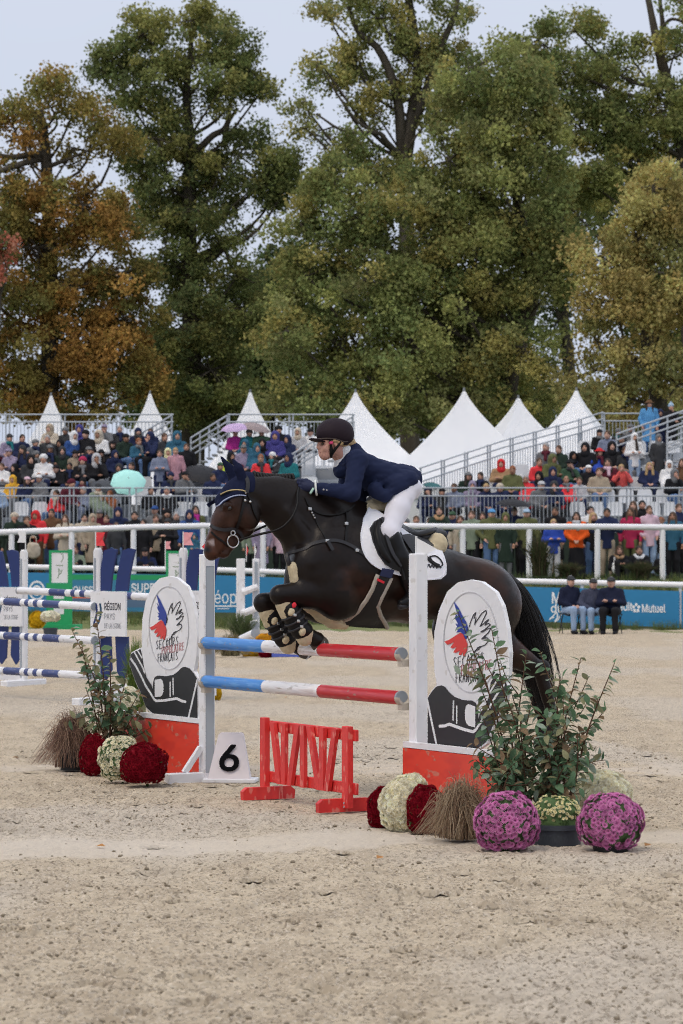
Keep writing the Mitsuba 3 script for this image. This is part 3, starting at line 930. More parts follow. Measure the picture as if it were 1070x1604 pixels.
text_at(b5, 'lettering', 'Mondial', 863, 945, 17, board_y, LETTER, fit=66)
text_at(b5, 'lettering', 'du Lion', 862, 959, 13, board_y, LETTER, fit=58)
text_at(b5, 'lettering', 'Crédit', 955, 956, 12.5, board_y, LETTER, fit=35)
text_at(b5, 'lettering', 'Mutuel', 1004.5, 959, 12.5, board_y, LETTER, fit=37)
sw = slab(stroke(smooth_curve([(0, -.05, 0), (.1, .05, 0), (.16, .12, 0), (.19, .02, 0), (.13, -.1, 0), (.2, -.05, 0), (.27, .06, 0)], 30)[:, :2], .03).union(stroke([(.02, -.02), (.10, .0)], .03)), .006)
part(b5, 'emblem', on_panel(sw, at(861, 967, board_y(861)) + [0, -.035, 0], at(880, 967, board_y(880)) + [0, -.035, 0]), LETTER)
flo = sg.Point(0, .075).buffer(.036).union(sg.Point(-.062, .02).buffer(.036)).union(sg.Point(.062, .02).buffer(.036)).union(sg.Point(-.04, -.055).buffer(.034)).union(sg.Point(.04, -.055).buffer(.034)).union(stroke([(-.07, -.095), (.07, -.095)], .02))
flo = flo.difference(sg.Point(0, -.005).buffer(.022))
part(b5, 'emblem', on_panel(slab(flo, .006), at(996.5, 952, board_y(996)) + [0, -.035, 0], at(1010, 952, board_y(1010)) + [0, -.035, 0]), LETTER)
b6 = board('blue arena board at the right edge beyond the board gap', 1068, 1160, BLUE, bt(1068), bt(1160), bb(1068), bb(1160))
rail_px = lambda px: np.interp(px, [-60, 0, 350, 820, 1070, 1160], [886, 888, 893, 910.5, 916, 919])
t = white_rail('low white rail running along the top of the arena boards', [(p, rail_px(p), board_y(p) + .02) for p in (-60, 100, 350, 560, 820, 1070, 1160)],
               [(p, rail_px(p) + 3, board_y(p) + .06) for p in (20, 150, 280, 448, 560, 690, 795, 912, 1066)], 0.0, .068, pr=.04)

# ------------------------------------------------------------------ the people watching
PAL = dict(navy=(.020, .028, .075), black=(.014, .014, .017), charcoal=(.045, .047, .052), grey=(.16, .165, .175), pale_grey=(.48, .48, .50), white=(.74, .74, .75), cream=(.52, .45, .36), beige=(.38, .31, .23), tan=(.40, .25, .14),
           brown=(.14, .075, .04), rust=(.30, .11, .055), red=(.60, .030, .035), scarlet=(.72, .05, .06), crimson=(.42, .03, .09), coral=(.72, .12, .11), orange=(.80, .12, .02), pale_pink=(.62, .44, .52), pink=(.48, .26, .31), magenta=(.40, .03, .24), maroon=(.10, .018, .03),
           yellow=(.70, .38, .04), dark_slate=(.055, .062, .10), midnight=(.012, .016, .040), neon_yellow=(.60, .75, .06), olive=(.12, .13, .055), green=(.05, .10, .06), dark_green=(.022, .038, .028), sage=(.22, .27, .20), teal=(.02, .16, .18), petrol=(.035, .12, .19), blue=(.035, .085, .26), royal_blue=(.03, .07, .38), indigo=(.06, .055, .22),
           lilac=(.27, .23, .33), pale_blue=(.35, .48, .62), sky_blue=(.10, .30, .58), slate_blue=(.19, .22, .31), denim=(.10, .17, .32), pale_denim=(.28, .38, .54), pale_yellow=(.75, .72, .42))
HAIR = dict(black_hair=(.012, .010, .010), dark_hair=(.028, .018, .013), brown_hair=(.075, .04, .022), ginger_hair=(.26, .09, .035), blond_hair=(.42, .28, .13), grey_hair=(.34, .33, .33))
SKIN = [(.50, .28, .20), (.56, .33, .25), (.44, .24, .16), (.53, .29, .215), (.33, .17, .11)]
for i_, c_ in enumerate(SKIN):
    mat(f'skin_{i_}', c_, .5, .35)
for k_, c_ in PAL.items():
    mat('cloth_' + k_, c_, .85, .2)
for k_, c_ in HAIR.items():
    mat(k_, c_, .6, .4)
mat('eye_dark', (.02, .015, .012), .3)

HZC = np.array([0, -.02, 1.62])         # head centre of the standing figure


def figure(pose):
    """(body, coat, trousers, shoes) of one pose, facing -y; origin on the floor between the feet."""
    sit = pose.startswith('sit')
    low = pose.startswith('ground')
    B, Cc, Tr, Sh = Blend(.03), Blend(.05), Blend(.04), Blend(.02)
    if sit or low:
        dz = -.455 if sit else -.80
        hz = .52 if sit else .17
        pel = np.array([0, .06, hz + .02])
        knee = [np.array([s * .12, -.40 if sit else -.36, .54 if sit else .50]) for s in (-1, 1)]
        ank = [np.array([s * .12, -.40 if sit else -.42, .10]) for s in (-1, 1)]
        hip = [np.array([s * .095, .04, hz]) for s in (-1, 1)]
    else:
        dz = 0
        pel = np.array([0, .01, .95])
        hip = [np.array([s * .095, 0, .90]) for s in (-1, 1)]
        knee = [np.array([s * .10, -.02, .50]) for s in (-1, 1)]
        ank = [np.array([s * .105, .02, .09]) for s in (-1, 1)]
    head = HZC + [0, -.03 if sit else 0, dz]
    sh = [np.array([s * .185, .01, 1.415 + dz]) for s in (-1, 1)]
    arm = {'stand': [(.26, .02, 1.14), (.25, -.06, .90)], 'stand_cross': [(.26, -.02, 1.12), (-.07, -.22, 1.16)], 'stand_lean': [(.30, -.16, 1.18), (.06, -.38, 1.22)], 'stand_mouth': [(.25, -.10, 1.14), (.04, -.17, 1.47)],
           'stand_pocket': [(.30, .05, 1.15), (.19, -.10, .98)], 'sit_lap': [(.25, -.02, .71), (.07, -.24, .62)], 'sit_cross': [(.25, -.06, .70), (-.06, -.23, .75)], 'sit_mouth': [(.22, -.20, .72), (.035, -.19, 1.03)],
           'sit_phone': [(.24, -.20, .78), (.06, -.28, 1.06)], 'sit_open': [(.28, -.06, .70), (.13, -.34, .60)], 'sit_poncho': [(.25, -.05, .70), (.08, -.26, .60)], 'ground': [(.25, -.12, .36), (.08, -.34, .46)], 'stand_coat': [(.26, .02, 1.14), (.22, -.08, .92)], 'stand_skirt': [(.26, .0, 1.14), (.05, -.19, .98)]}[pose]
    one = pose.endswith('mouth')
    el, wr = [], []
    for s_, s in ((0, -1), (1, 1)):
        e, w = arm
        if one and s < 0:
            e, w = ((.25, -.04, 1.12), (-.10, -.20, 1.14)) if not sit else ((.25, -.05, .70), (-.05, -.23, .72))
        el.append(np.array([s * e[0], e[1], e[2]]))
        wr.append(np.array([s * w[0], w[1] - (.03 if s > 0 and pose.endswith('cross') else 0), w[2]]))
    # body: one continuous figure
    B.ball(head, (.074, .093, .112)).ball(head + [0, -.035, -.055], (.055, .062, .062)).cone(head + [0, -.088, .005], head + [0, -.104, -.022], .012, .016, k=.015)
    for s in (-1, 1):
        B.ball(head + [s * .078, .01, -.01], (.014, .024, .03), k=.01)
        B.ball(head + [s * .03, -.095, .022], (.018, .014, .012), k=.01, cut=True)
    nk = head + [0, .02, -.06]
    B.cone(nk, [0, .02, 1.44 + dz], .056, .062)
    B.ball([0, .01, 1.25 + dz], (.155, .095, .22)).cone(sh[0], sh[1], .055, .055).cone([0, .01, 1.2 + dz], pel, .12, .125, .8)
    for i in (0, 1):
        B.cone(sh[i], el[i], .046, .038).cone(el[i], wr[i], .036, .026)
        d = (wr[i] - el[i]) / np.linalg.norm(wr[i] - el[i])
        side = np.cross(d, [0, 0, 1.0])
        side /= np.linalg.norm(side) + 1e-9
        palm = wr[i] + d * .045
        B.ball(palm, .038, k=.02)
        for f_ in range(4):
            a = palm + side * (f_ - 1.5) * .021 + d * .02
            B.cone(a, a + d * (.055, .065, .06, .045)[f_] + [0, -.012, -.014], .0115, .009, k=.006)
        B.cone(palm - side * .03, palm - side * .055 + d * .03, .013, .010, k=.008)
        B.cone(hip[i], knee[i], .075, .052).cone(knee[i], ank[i], .05, .036).cone(ank[i] + [0, .03, -.04], ank[i] + [0, -.13, -.05], .035, .03)
        Tr.cone(hip[i], knee[i], .100, .078).cone(knee[i], ank[i] + [0, 0, .02], .078, .062)
        Sh.cone(ank[i] + [0, .035, -.045], ank[i] + [0, -.15, -.055], .046, .04).cone(ank[i] + [0, .01, .02], ank[i] + [0, .03, -.04], .045, .045)
    Tr.ball(pel + [0, 0, -.02], (.155, .125, .12))
    # coat
    flare = {'stand_coat': .50, 'stand_skirt': .86}.get(pose, .80)
    Cc.ball([0, .01, 1.24 + dz], (.19, .135, .25)).cone([-.13, .01, 1.40 + dz], [.13, .01, 1.40 + dz], .085, .085)
    if sit or low:
        Cc.cone([0, .01, 1.20 + dz], pel + [0, -.02, .03], .165, .175, .85)
        if pose == 'sit_poncho':
            Cc.cone([-.10, -.05, .72], [-.17, -.40, .56], .15, .11).cone([.10, -.05, .72], [.17, -.40, .56], .15, .11).cone([-.16, -.40, .5], [-.16, -.42, .34], .09, .10).cone([.16, -.40, .5], [.16, -.42, .34], .09, .10).ball([0, -.35, .55], (.2, .12, .1))
    else:
        Cc.cone([0, .01, 1.20], [0, .01, flare - .14], .165, .180 if flare > .7 else .21, .78)
    if not (sit or low):
        Cc.ball([0, 0, flare - .50], (.8, .8, .44), k=.008, cut=True)
    for i in (0, 1):
        Cc.cone(sh[i], el[i], .070, .062).cone(el[i], wr[i] - (wr[i] - el[i]) * .12, .062, .050)
    Cc.cone([0, .02, 1.46 + dz], [0, -.005, 1.50 + dz], .085, .080)
    if pose == 'stand_skirt':
        Tr = Blend(.04)
        Tr.cone([0, .01, .95], [0, .0, .10], .15, .24, .8)
    fold = lambda P: (meshkit.fbm(P * [9, 9, 6], 2, 3) - .5) * .030
    return dict(body=B.mesh(.021, 1), coat=Cc.mesh(.027, 1, fold), trousers=Tr.mesh(.03, 1, fold), shoes=Sh.mesh(.026, 1)), head - HZC


def headwear():
    H = {}
    c = HZC
    hood = Blend(.03).ball(c + [0, .022, .012], (.112, .128, .142)).cone(c + [0, .05, -.06], c + [0, .03, -.17], .105, .12)
    hood.ball(c + [0, -.14, -.02], (.072, .115, .092), k=.02, cut=True)
    H['hood'] = hood.mesh(.018, 1)
    short = Blend(.02).ball(c + [0, .014, .022], (.084, .100, .104)).ball(c + [0, .05, -.03], (.075, .06, .08))
    short.ball(c + [0, -.125, -.035], (.085, .085, .098), k=.02, cut=True)
    H['short'] = short.mesh(.016, 1)
    long = Blend(.03).ball(c + [0, .016, .022], (.088, .104, .106)).cone(c + [0, .06, 0], c + [0, .085, -.26], .08, .07)
    for s in (-1, 1):
        long.cone(c + [s * .072, .0, -.02], c + [s * .09, -.03, -.25], .036, .042)
    long.ball(c + [0, -.13, -.03], (.062, .10, .098), k=.02, cut=True)
    H['long'] = long.mesh(.016, 1, lambda P: (meshkit.noise(P * [40, 40, 6], 2) - .5) * .012)
    bean = Blend(.02).ball(c + [0, .012, .045], (.092, .108, .088)).cone(c + [-.02, .012, .02], c + [.02, .012, .02], .088, .088, 1.15)
    bean.ball(c + [0, 0, -.13], (.25, .25, .13), k=.01, cut=True)
    H['beanie'] = bean.mesh(.016, 1)
    bob = Blend(.02).ball(c + [0, .012, .045], (.092, .108, .095)).ball(c + [0, .012, .15], .036, k=.01)
    bob.ball(c + [0, 0, -.13], (.25, .25, .13), k=.01, cut=True)
    H['bobble hat'] = bob.mesh(.016, 1)
    cap = Blend(.015).ball(c + [0, .008, .042], (.087, .103, .080)).ball(c + [0, -.125, .038], (.072, .075, .016), rot=0)
    cap.ball(c + [0, .02, -.12], (.25, .25, .13), k=.01, cut=True)
    H['cap'] = cap.mesh(.014, 1)
    hat = Blend(.015).ball(c + [0, .005, .06], (.092, .105, .075)).ball(c + [0, .0, .04], (.165, .175, .020))
    H['hat'] = hat.mesh(.016, 1)
    H['fur'] = Blend(.03).cone(c + [-.09, .03, -.14], c + [.09, .03, -.14], .055, .055).cone(c + [-.09, .0, -.15], c + [-.04, -.08, -.19], .05, .045).cone(c + [.09, .0, -.15], c + [.04, -.08, -.19], .05, .045).mesh(.02, 1, lambda P: (meshkit.noise(P * 60, 2) - .5) * .02)
    H['scarf'] = Blend(.03).cone(c + [-.06, 0, -.15], c + [.06, 0, -.15], .06, .06).cone(c + [-.05, -.05, -.15], c + [.05, -.05, -.15], .05, .05).cone(c + [.03, -.09, -.17], c + [.04, -.13, -.34], .04, .045).mesh(.02, 1)
    eyes = []
    for s in (-1, 1):
        e = trimesh.creation.icosphere(subdivisions=1, radius=1)
        e.apply_scale([.013, .006, .008])
        e.apply_translation(c + [s * .03, -.086, .020])
        eyes.append(e)
        e = box(-.018, .018, -.004, .004, -.004, .004)
        e.apply_translation(c + [s * .03, -.091, .038])
        eyes.append(e)
    m = box(-.02, .02, -.004, .004, -.004, .004)
    m.apply_translation(c + [0, -.098, -.062])
    H['face'] = cat(eyes + [m])
    return H


POSES, PLY = {}, {}
HEADS = headwear()


def pose_of(p):
    if p not in POSES:
        POSES[p] = figure(p)
    return POSES[p]


def shape_of(key, mesh, m):
    if key not in PLY:
        PLY[key] = mikit.ply(mesh, None, True)
    return {**PLY[key], 'bsdf': {'type': 'ref', 'id': m}}


PEOPLE = []
prng = np.random.default_rng(5)


def person(x, y, z, pose, coat, head, label, group, trousers='navy', skin=None, hair='dark_hair', scale=1.0, turn=None, coat2=None, extra=None, shoes='black', hood_col=None):
    """head: (kind, colour name)."""
    key = thing('person', label, 'person', group)
    parts, off = pose_of(pose)
    turn = prng.uniform(-.65, .65) if turn is None else turn
    M = mtx((x, y, z), turn, np.array([prng.uniform(.93, 1.12), prng.uniform(.95, 1.1), 1.0]) * scale)
    sk = f'material_skin_{prng.choice([0, 0, 1, 1, 3, 3, 2, 4]) if skin is None else skin}'
    put = lambda nm, kk, mesh, m: scene.__setitem__(numbered(key + '__' + nm), placed(shape_of(kk, mesh, m), M))
    put('body', pose + 'body', parts['body'], sk)
    put('coat' if pose != 'stand_skirt' else 'cardigan', pose + 'coat', parts['coat'], 'material_cloth_' + coat)
    put('trousers' if pose != 'stand_skirt' else 'skirt', pose + 'trousers', parts['trousers'], 'material_cloth_' + trousers)
    put('shoes', pose + 'shoes', parts['shoes'], 'material_cloth_' + shoes)
    Mh = M @ mtx(off)
    puth = lambda nm, kk, m: scene.__setitem__(numbered(key + '__' + nm), placed(shape_of('head_' + kk, HEADS[kk], m), Mh))
    kind, col = head
    puth('face', 'face', 'material_eye_dark')
    labels[key + '__face'] = {'kind': 'stuff'}
    if kind in ('short', 'long'):
        puth('hair', kind, 'material_' + col)
    else:
        if kind != 'bald':
            puth({'bobble hat': 'hat'}.get(kind, kind), kind, 'material_cloth_' + col)
        if kind in ('cap', 'beanie', 'hat', 'bobble hat'):
            puth('hair', 'long' if hair == 'dark_hair' and prng.random() < .3 else 'short', 'material_' + hair)
    if extra:
        puth(extra[0], extra[0], 'material_cloth_' + extra[1])
    return key


ORD = ['first', 'second', 'third', 'fourth', 'fifth', 'sixth', 'seventh', 'eighth', 'ninth', 'tenth', 'eleventh', 'twelfth', 'thirteenth', 'fourteenth', 'fifteenth', 'sixteenth', 'seventeenth', 'eighteenth', 'nineteenth', 'twentieth', 'twenty-first', 'twenty-second', 'twenty-third', 'twenty-fourth', 'twenty-fifth', 'twenty-sixth', 'twenty-seventh', 'twenty-eighth', 'twenty-ninth', 'thirtieth', 'thirty-first', 'thirty-second', 'thirty-third', 'thirty-fourth', 'thirty-fifth', 'thirty-sixth', 'thirty-seventh', 'thirty-eighth', 'thirty-ninth', 'fortieth']
# px, py of the head top, coat, head kind, head colour (name of PAL or HAIR), pose, trousers
SEATED = """
79,665,cream,hood,beige,cross|76,674,white,hood,cream,lap|65,673,black,beanie,black,lap|60,676,blue,hood,white,lap|103,669,charcoal,beanie,grey,cross|125,666,indigo,hood,indigo,lap|121,677,navy,hood,navy,mouth|103,679,dark_green,cap,black,lap
112,686,petrol,short,ginger_hair,cross|147,678,charcoal,short,brown_hair,lap|18,680,navy,short,dark_hair,cross|37,681,charcoal,short,grey_hair,lap|2,679,lilac,cap,charcoal,lap|-6,690,maroon,beanie,black,cross|28,688,grey,beanie,grey,lap|45,689,black,hood,black,lap
57,696,charcoal,cap,grey,cross|29,697,navy,beanie,charcoal,lap|89,690,black,cap,black,cross|76,700,dark_green,hood,charcoal,lap|85,705,beige,hat,black,lap|101,699,navy,cap,grey,phone|16,702,lilac,cap,lilac,mouth|36,706,charcoal,beanie,grey,lap
48,713,charcoal,hood,black,lap|67,711,white,beanie,white,cross|114,715,black,beanie,crimson,cross|130,704,black,hat,black,lap|138,711,black,hood,pale_grey,mouth|149,706,navy,hood,navy,lap|93,724,black,short,black_hair,lap|70,728,black,cap,black,cross
24,727,black,hood,black,lap|4,725,white,short,brown_hair,cross|21,745,yellow,hood,yellow,lap|41,746,navy,cap,pale_pink,lap|53,743,grey,cap,white,lap|106,750,maroon,beanie,maroon,lap|131,748,navy,beanie,black,lap|143,757,sage,cap,charcoal,poncho
118,762,slate_blue,short,grey_hair,poncho|90,767,scarlet,short,dark_hair,lap|-4,757,pale_denim,cap,navy,lap|164,664,grey,cap,lilac,mouth|174,676,petrol,hood,petrol,poncho|188,666,charcoal,short,grey_hair,lap|216,670,navy,beanie,navy,lap|229,671,navy,short,brown_hair,lap
187,727,black,hood,charcoal,lap|206,724,black,short,dark_hair,lap|268,739,navy,beanie,navy,cross|284,738,grey,cap,black,mouth|236,762,black,short,dark_hair,lap|262,762,black,short,grey_hair,lap|170,768,rust,short,ginger_hair,phone|369,672,magenta,short,dark_hair,lap
390,672,teal,beanie,grey,lap|410,671,green,short,brown_hair,lap|424,676,indigo,hood,indigo,lap|437,667,black,beanie,black,cross|443,682,navy,hood,navy,lap|467,671,pale_grey,hood,cream,lap|484,671,white,cap,black,lap|385,689,petrol,hood,petrol,cross
398,695,petrol,hood,petrol,poncho|411,688,black,hood,black,lap|371,696,lilac,cap,grey,lap|361,709,neon_yellow,hood,black,lap|409,711,scarlet,short,ginger_hair,lap|428,708,charcoal,beanie,white,lap|344,724,navy,cap,green,lap|379,727,maroon,cap,maroon,lap|453,710,teal,hood,navy,lap|333,741,navy,short,dark_hair,lap
733,739,dark_green,cap,grey,lap|750,739,black,short,dark_hair,lap|740,754,lilac,hood,lilac,lap|760,757,navy,short,blond_hair,lap|778,757,navy,beanie,cream,lap|698,757,slate_blue,short,brown_hair,lap|670,762,navy,beanie,navy,mouth|683,764,charcoal,cap,black,lap
785,720,tan,hood,red,cross|803,729,olive,short,ginger_hair,lap|810,744,scarlet,short,grey_hair,poncho|832,745,scarlet,bald,,poncho|844,717,scarlet,short,brown_hair,lap|864,712,olive,hood,olive,cross|856,693,grey,short,grey_hair,lap|873,697,dark_green,short,brown_hair,lap
880,708,navy,hood,black,lap|892,720,green,hat,black,mouth|819,739,navy,hood,black,lap|831,732,navy,hood,navy,lap|847,753,grey,cap,pale_grey,lap|867,754,navy,hood,charcoal,mouth|884,747,pale_grey,short,brown_hair,lap|921,728,black,cap,white,lap
916,694,black,hood,black,lap|920,702,royal_blue,hat,red,poncho|933,692,black,hood,black,lap|938,672,black,cap,black,lap|938,732,beige,short,brown_hair,lap|982,664,grey,cap,grey,lap|969,671,charcoal,beanie,grey,lap|952,674,slate_blue,short,brown_hair,lap
956,682,black,short,black_hair,lap|952,718,maroon,long,dark_hair,lap|969,727,coral,short,blond_hair,phone|1017,724,navy,long,blond_hair,lap|1048,722,white,hood,white,poncho|1056,735,black,hood,grey,mouth|1069,718,brown,long,brown_hair,lap|973,699,charcoal,short,brown_hair,lap
""".replace('\n', '|')
rows = {}
for e in SEATED.split('|'):
    if not e.strip():
        continue
    px, py, coat, hk, hc, po = e.split(',')
    px, py = float(px), float(py)
    best = None
    for k in range(6):
        y = YS + RUN * k + .15
        top = CH + (HZ - py) * y / FPX
        err = top - (FLOOR0 + RISE * k + 1.29)
        if best is None or abs(err) < abs(best[0]):
            best = (err, k, y)
    rows.setdefault(best[1], []).append([px, best[0], best[2], coat, hk, hc, po])
ROWN = ['front', 'second', 'third', 'fourth', 'fifth', 'top']
OCC = []


def describe(coat, hk, hc):
    c = coat.replace('_', ' ')
    h = hc.replace('_', ' ')
    return f'{c} coat', {'bald': 'bald head'}.get(hk, h if hk in ('short', 'long') else f'{h} {hk}')


for k, L in sorted(rows.items()):
    L.sort()
    prev = {'left': -1e9, 'mid': 0}
    xlast = -1e9
    for i_, (px, err, y, coat, hk, hc, po) in enumerate(L):
        side = 'left' if px < 208 else 'middle' if px < 645 else 'right'
        idx = sum(1 for q in L[:i_] if ('left' if q[0] < 208 else 'middle' if q[0] < 645 else 'right') == side)
        x = max(stand_x(px, y), xlast + .37)
        xlast = x
        c, h = describe(coat, hk, hc)
        s = float(np.clip(1 + err / 1.3, .93, 1.07))
        dz_ = float(np.clip(err - (s - 1) * 1.3, -.10, .10))
        tr = ['navy', 'black', 'denim', 'charcoal', 'grey'][int(prng.integers(0, 5))]
        person(x, y - .08, FLOOR0 + RISE * k + dz_, 'sit_' + po, coat, (hk, hc), f'seated person, {c}, {h}, {ORD[idx]} from left, {ROWN[k]} row, {side} stand', 'spectators seated in the stand', tr, scale=s,
               extra=('fur', 'white') if (coat, hc) == ('black', 'grey_hair') and k < 2 else ('scarf', 'pale_pink') if (coat, hk) == ('maroon', 'long') else ('scarf', 'charcoal') if (coat, hc) == ('scarlet', 'ginger_hair') else ('scarf', ['grey', 'maroon', 'cream', 'navy', 'teal', 'charcoal'][int(prng.integers(0, 6))]) if hk != 'hood' and prng.random() < .3 else None)
        OCC.append((k, x))
# seats where nobody covers them (each a part of its stand)
cnt = 0
for side, k, x, y, z in SEAT_SPOTS:
    if cnt >= 290 or any(kk == k and abs(x - ox) < .22 for kk, ox in OCC):
        continue
    px = 535 + x / y * FPX
    if not -30 < px < 1100 or (490 < px < 640):
        continue
    cnt += 1
    scene[numbered(STAND_KEY[side] + '__seat')] = placed(SEAT, mtx((x, y, z)))

# people standing in the aisles of the stand
for px, py, y, coat, hk, hc, pose, tr, lab in (
        (250, 705, 80.4, 'slate_blue', 'short', 'brown_hair', 'stand_cross', 'navy', 'person in long slate blue raincoat standing in the aisle of the left stand'),
        (263, 703, 80.7, 'charcoal', 'hood', 'pale_yellow', 'stand', 'black', 'person with pale yellow hood standing between two others in the aisle'),
        (275, 701, 80.5, 'pink', 'short', 'blond_hair', 'stand', 'charcoal', 'fair haired person in pink top standing in the aisle of the left stand'),
        (292, 695, 81.5, 'black', 'short', 'brown_hair', 'stand', 'black', 'person in black standing in the gap left of the stair rail'),
        (1017, 627, 83.6, 'sky_blue', 'hat', 'brown', 'stand_coat', 'denim', 'tall person in sky blue raincoat and brown hat standing at the top right'),
        (1034, 642, 83.8, 'navy', 'hood', 'navy', 'stand', 'navy', 'person with navy hood standing beside the sky blue raincoat'),
        (1051, 632, 83.5, 'black', 'bobble hat', 'pale_blue', 'stand_mouth', 'black', 'person in pale blue bobble hat and black coat at the top right'),
        (994, 679, 81.1, 'white', 'hood', 'white', 'stand_cross', 'pale_denim', 'person in white hoodie and pale jeans standing with arms crossed on the right stand'),
        (1032, 681, 81.3, 'charcoal', 'hood', 'grey', 'stand_coat', 'black', 'person in long charcoal coat with grey hood standing on the right stand')):
    q = at(px, py, y)
    k = (y - YS) / RUN
    floor = FLOOR0 + RISE * int(round(k))
    hgt = q[2] - floor
    person(q[0], y, q[2] - 1.735 * np.clip(hgt / 1.735, .9, 1.04), pose, coat, (hk, hc), lab, None, tr, scale=float(np.clip(hgt / 1.735, .9, 1.04)), turn=0.1,
           extra=None)
    if 'white hoodie' in lab:
        key = [kk for kk in labels if kk.startswith('person')][-1]
        M = mtx((q[0], y, q[2] - 1.735), 0.1)
        hr = Blend(.02).cone([.03, -.10, 1.55], [.05, -.16, 1.25], .035, .045).mesh(.016, 1)
        scene[key + '__hair'] = placed(mikit.ply(hr, 'material_dark_hair', True), M)

# people standing along the white rail
FRONT = """
-8,815,75.2,dark_green,beanie,white,stand,black|23,803,74.6,dark_green,beanie,cream,stand_mouth,black|42,809,74.3,black,short,brown_hair,stand_mouth,black|56,801,74.5,scarlet,hood,red,stand,brown|81,797,74.9,brown,short,dark_hair,stand,denim|102,806,74.3,cream,long,brown_hair,stand_cross,cream
132,805,75.6,cream,short,black_hair,stand,navy|145,806,74.2,beige,hood,beige,stand_coat,black|156,798,76.0,maroon,cap,grey,stand,black|167,807,75.2,maroon,short,brown_hair,stand,navy|185,796,75.8,navy,hood,navy,stand,navy|211,801,75.0,black,short,black_hair,stand,black
182,818,74.0,charcoal,short,brown_hair,stand,denim|225,813,74.3,black,long,dark_hair,stand,black|243,792,76.6,grey,cap,blue,stand,black|244,806,75.0,beige,short,brown_hair,stand,black|262,797,76.4,black,beanie,black,stand,black|276,802,75.7,charcoal,short,grey_hair,stand,black
263,812,74.2,black,cap,charcoal,stand_lean,black|297,800,75.0,blue,hood,navy,stand,navy|306,792,76.4,olive,long,dark_hair,stand,black|395,815,74.6,sage,short,brown_hair,stand,black|410,812,74.4,lilac,hood,lilac,stand_coat,black|438,814,74.6,pale_pink,short,dark_hair,stand,black
674,810,75.5,black,short,dark_hair,stand,black|688,793,74.0,dark_green,short,dark_hair,stand_lean,black|721,808,75.0,cream,long,brown_hair,stand,pale_grey|709,801,76.8,navy,cap,green,stand,black|739,800,74.5,sage,short,brown_hair,stand,black|756,802,75.2,black,long,dark_hair,stand,black
770,797,74.4,olive,cap,sky_blue,stand_pocket,denim|792,804,74.3,dark_green,hood,olive,stand_coat,grey|806,794,76.2,navy,short,brown_hair,stand,black|825,797,75.4,olive,cap,pale_blue,stand,black|870,794,75.2,black,short,dark_hair,stand_coat,beige|903,802,74.3,orange,long,dark_hair,stand_skirt,black
925,793,76.0,white,short,black_hair,stand,navy|929,803,75.0,black,long,blond_hair,stand,denim|951,796,73.9,navy,short,black_hair,stand_lean,beige|988,795,74.4,crimson,long,brown_hair,stand,olive|992,785,76.4,black,long,brown_hair,stand,black|1006,784,76.6,black,short,black_hair,stand,black
1017,792,74.4,pale_pink,short,brown_hair,stand_pocket,pale_denim|1036,810,75.2,black,short,ginger_hair,stand,pale_denim|1063,789,75.8,navy,short,brown_hair,stand,black|1054,802,74.4,petrol,long,brown_hair,stand,black|636,812,74.8,charcoal,beanie,grey,stand,black|652,808,75.6,navy,short,brown_hair,stand,black
""".replace('\n', '|')
fr = []
for e in FRONT.split('|'):
    if e.strip():
        a = e.split(',')
        fr.append((float(a[0]), float(a[1]), float(a[2]), *a[3:]))
fr.sort()
for i_, (px, py, y, coat, hk, hc, pose, tr) in enumerate(fr):
    q = at(px, py, y)
    s = float(np.clip((q[2] - 1.16) / 1.735, .84, 1.06))
    half = 'left' if px < 535 else 'right'
    idx = sum(1 for f in fr[:i_] if (f[0] < 535) == (px < 535))
    c, h = describe(coat, hk, hc)
    person(q[0], y, q[2] - 1.735 * s, pose, coat, (hk, hc), f'standing person, {c if pose != "stand_skirt" else "orange cardigan"}, {h}, {ORD[idx]} from left along the {half} white rail', 'spectators standing along the white rail', tr, scale=s, turn=float(prng.uniform(-.3, .3)),
           extra=('fur', 'tan') if (px, coat) == (688, 'dark_green') else ('scarf', 'pale_grey') if coat == 'orange' else ('scarf', 'magenta') if (px, coat) == (306, 'olive') else None)
for px, py, y, coat, hk, hc, s, lab in ((867, 813, 73.9, 'royal_blue', 'short', 'blond_hair', .80, 'boy in royal blue jacket and grey trousers at the right white rail'), (304, 836, 73.9, 'petrol', 'hood', 'petrol', .66, 'small child in blue hooded coat behind the white rail near the horse nose')):
    q = at(px, py, y)
    s = float(np.clip((q[2] - 1.14) / 1.735, .5, .95))
    person(q[0], y, q[2] - 1.735 * s, 'stand_cross', coat, (hk, hc), lab, None, 'pale_grey', scale=s, turn=.1, skin=1)
for px, py, y, coat, hk, hc, lab, ex in ((118, 855, 73.9, 'sage', 'short', 'brown_hair', 'person in grey green coat crouching below the left white rail', None), (227, 858, 73.6, 'navy', 'cap', 'black', 'person in navy coat and black cap sitting on the bank below the left rail', None),
                                         (970, 855, 73.6, 'black', 'long', 'brown_hair', 'person in black coat with tan fur sitting on the bank under the right rail', ('fur', 'tan')), (1001, 855, 73.6, 'black', 'short', 'dark_hair', 'person in black coat with white fur collar sitting on the bank', ('fur', 'white'))):
    q = at(px, py, y)
    person(q[0], y, q[2] - .935, 'ground', coat, (hk, hc), lab, None, 'black', turn=.1, extra=ex, skin=3)

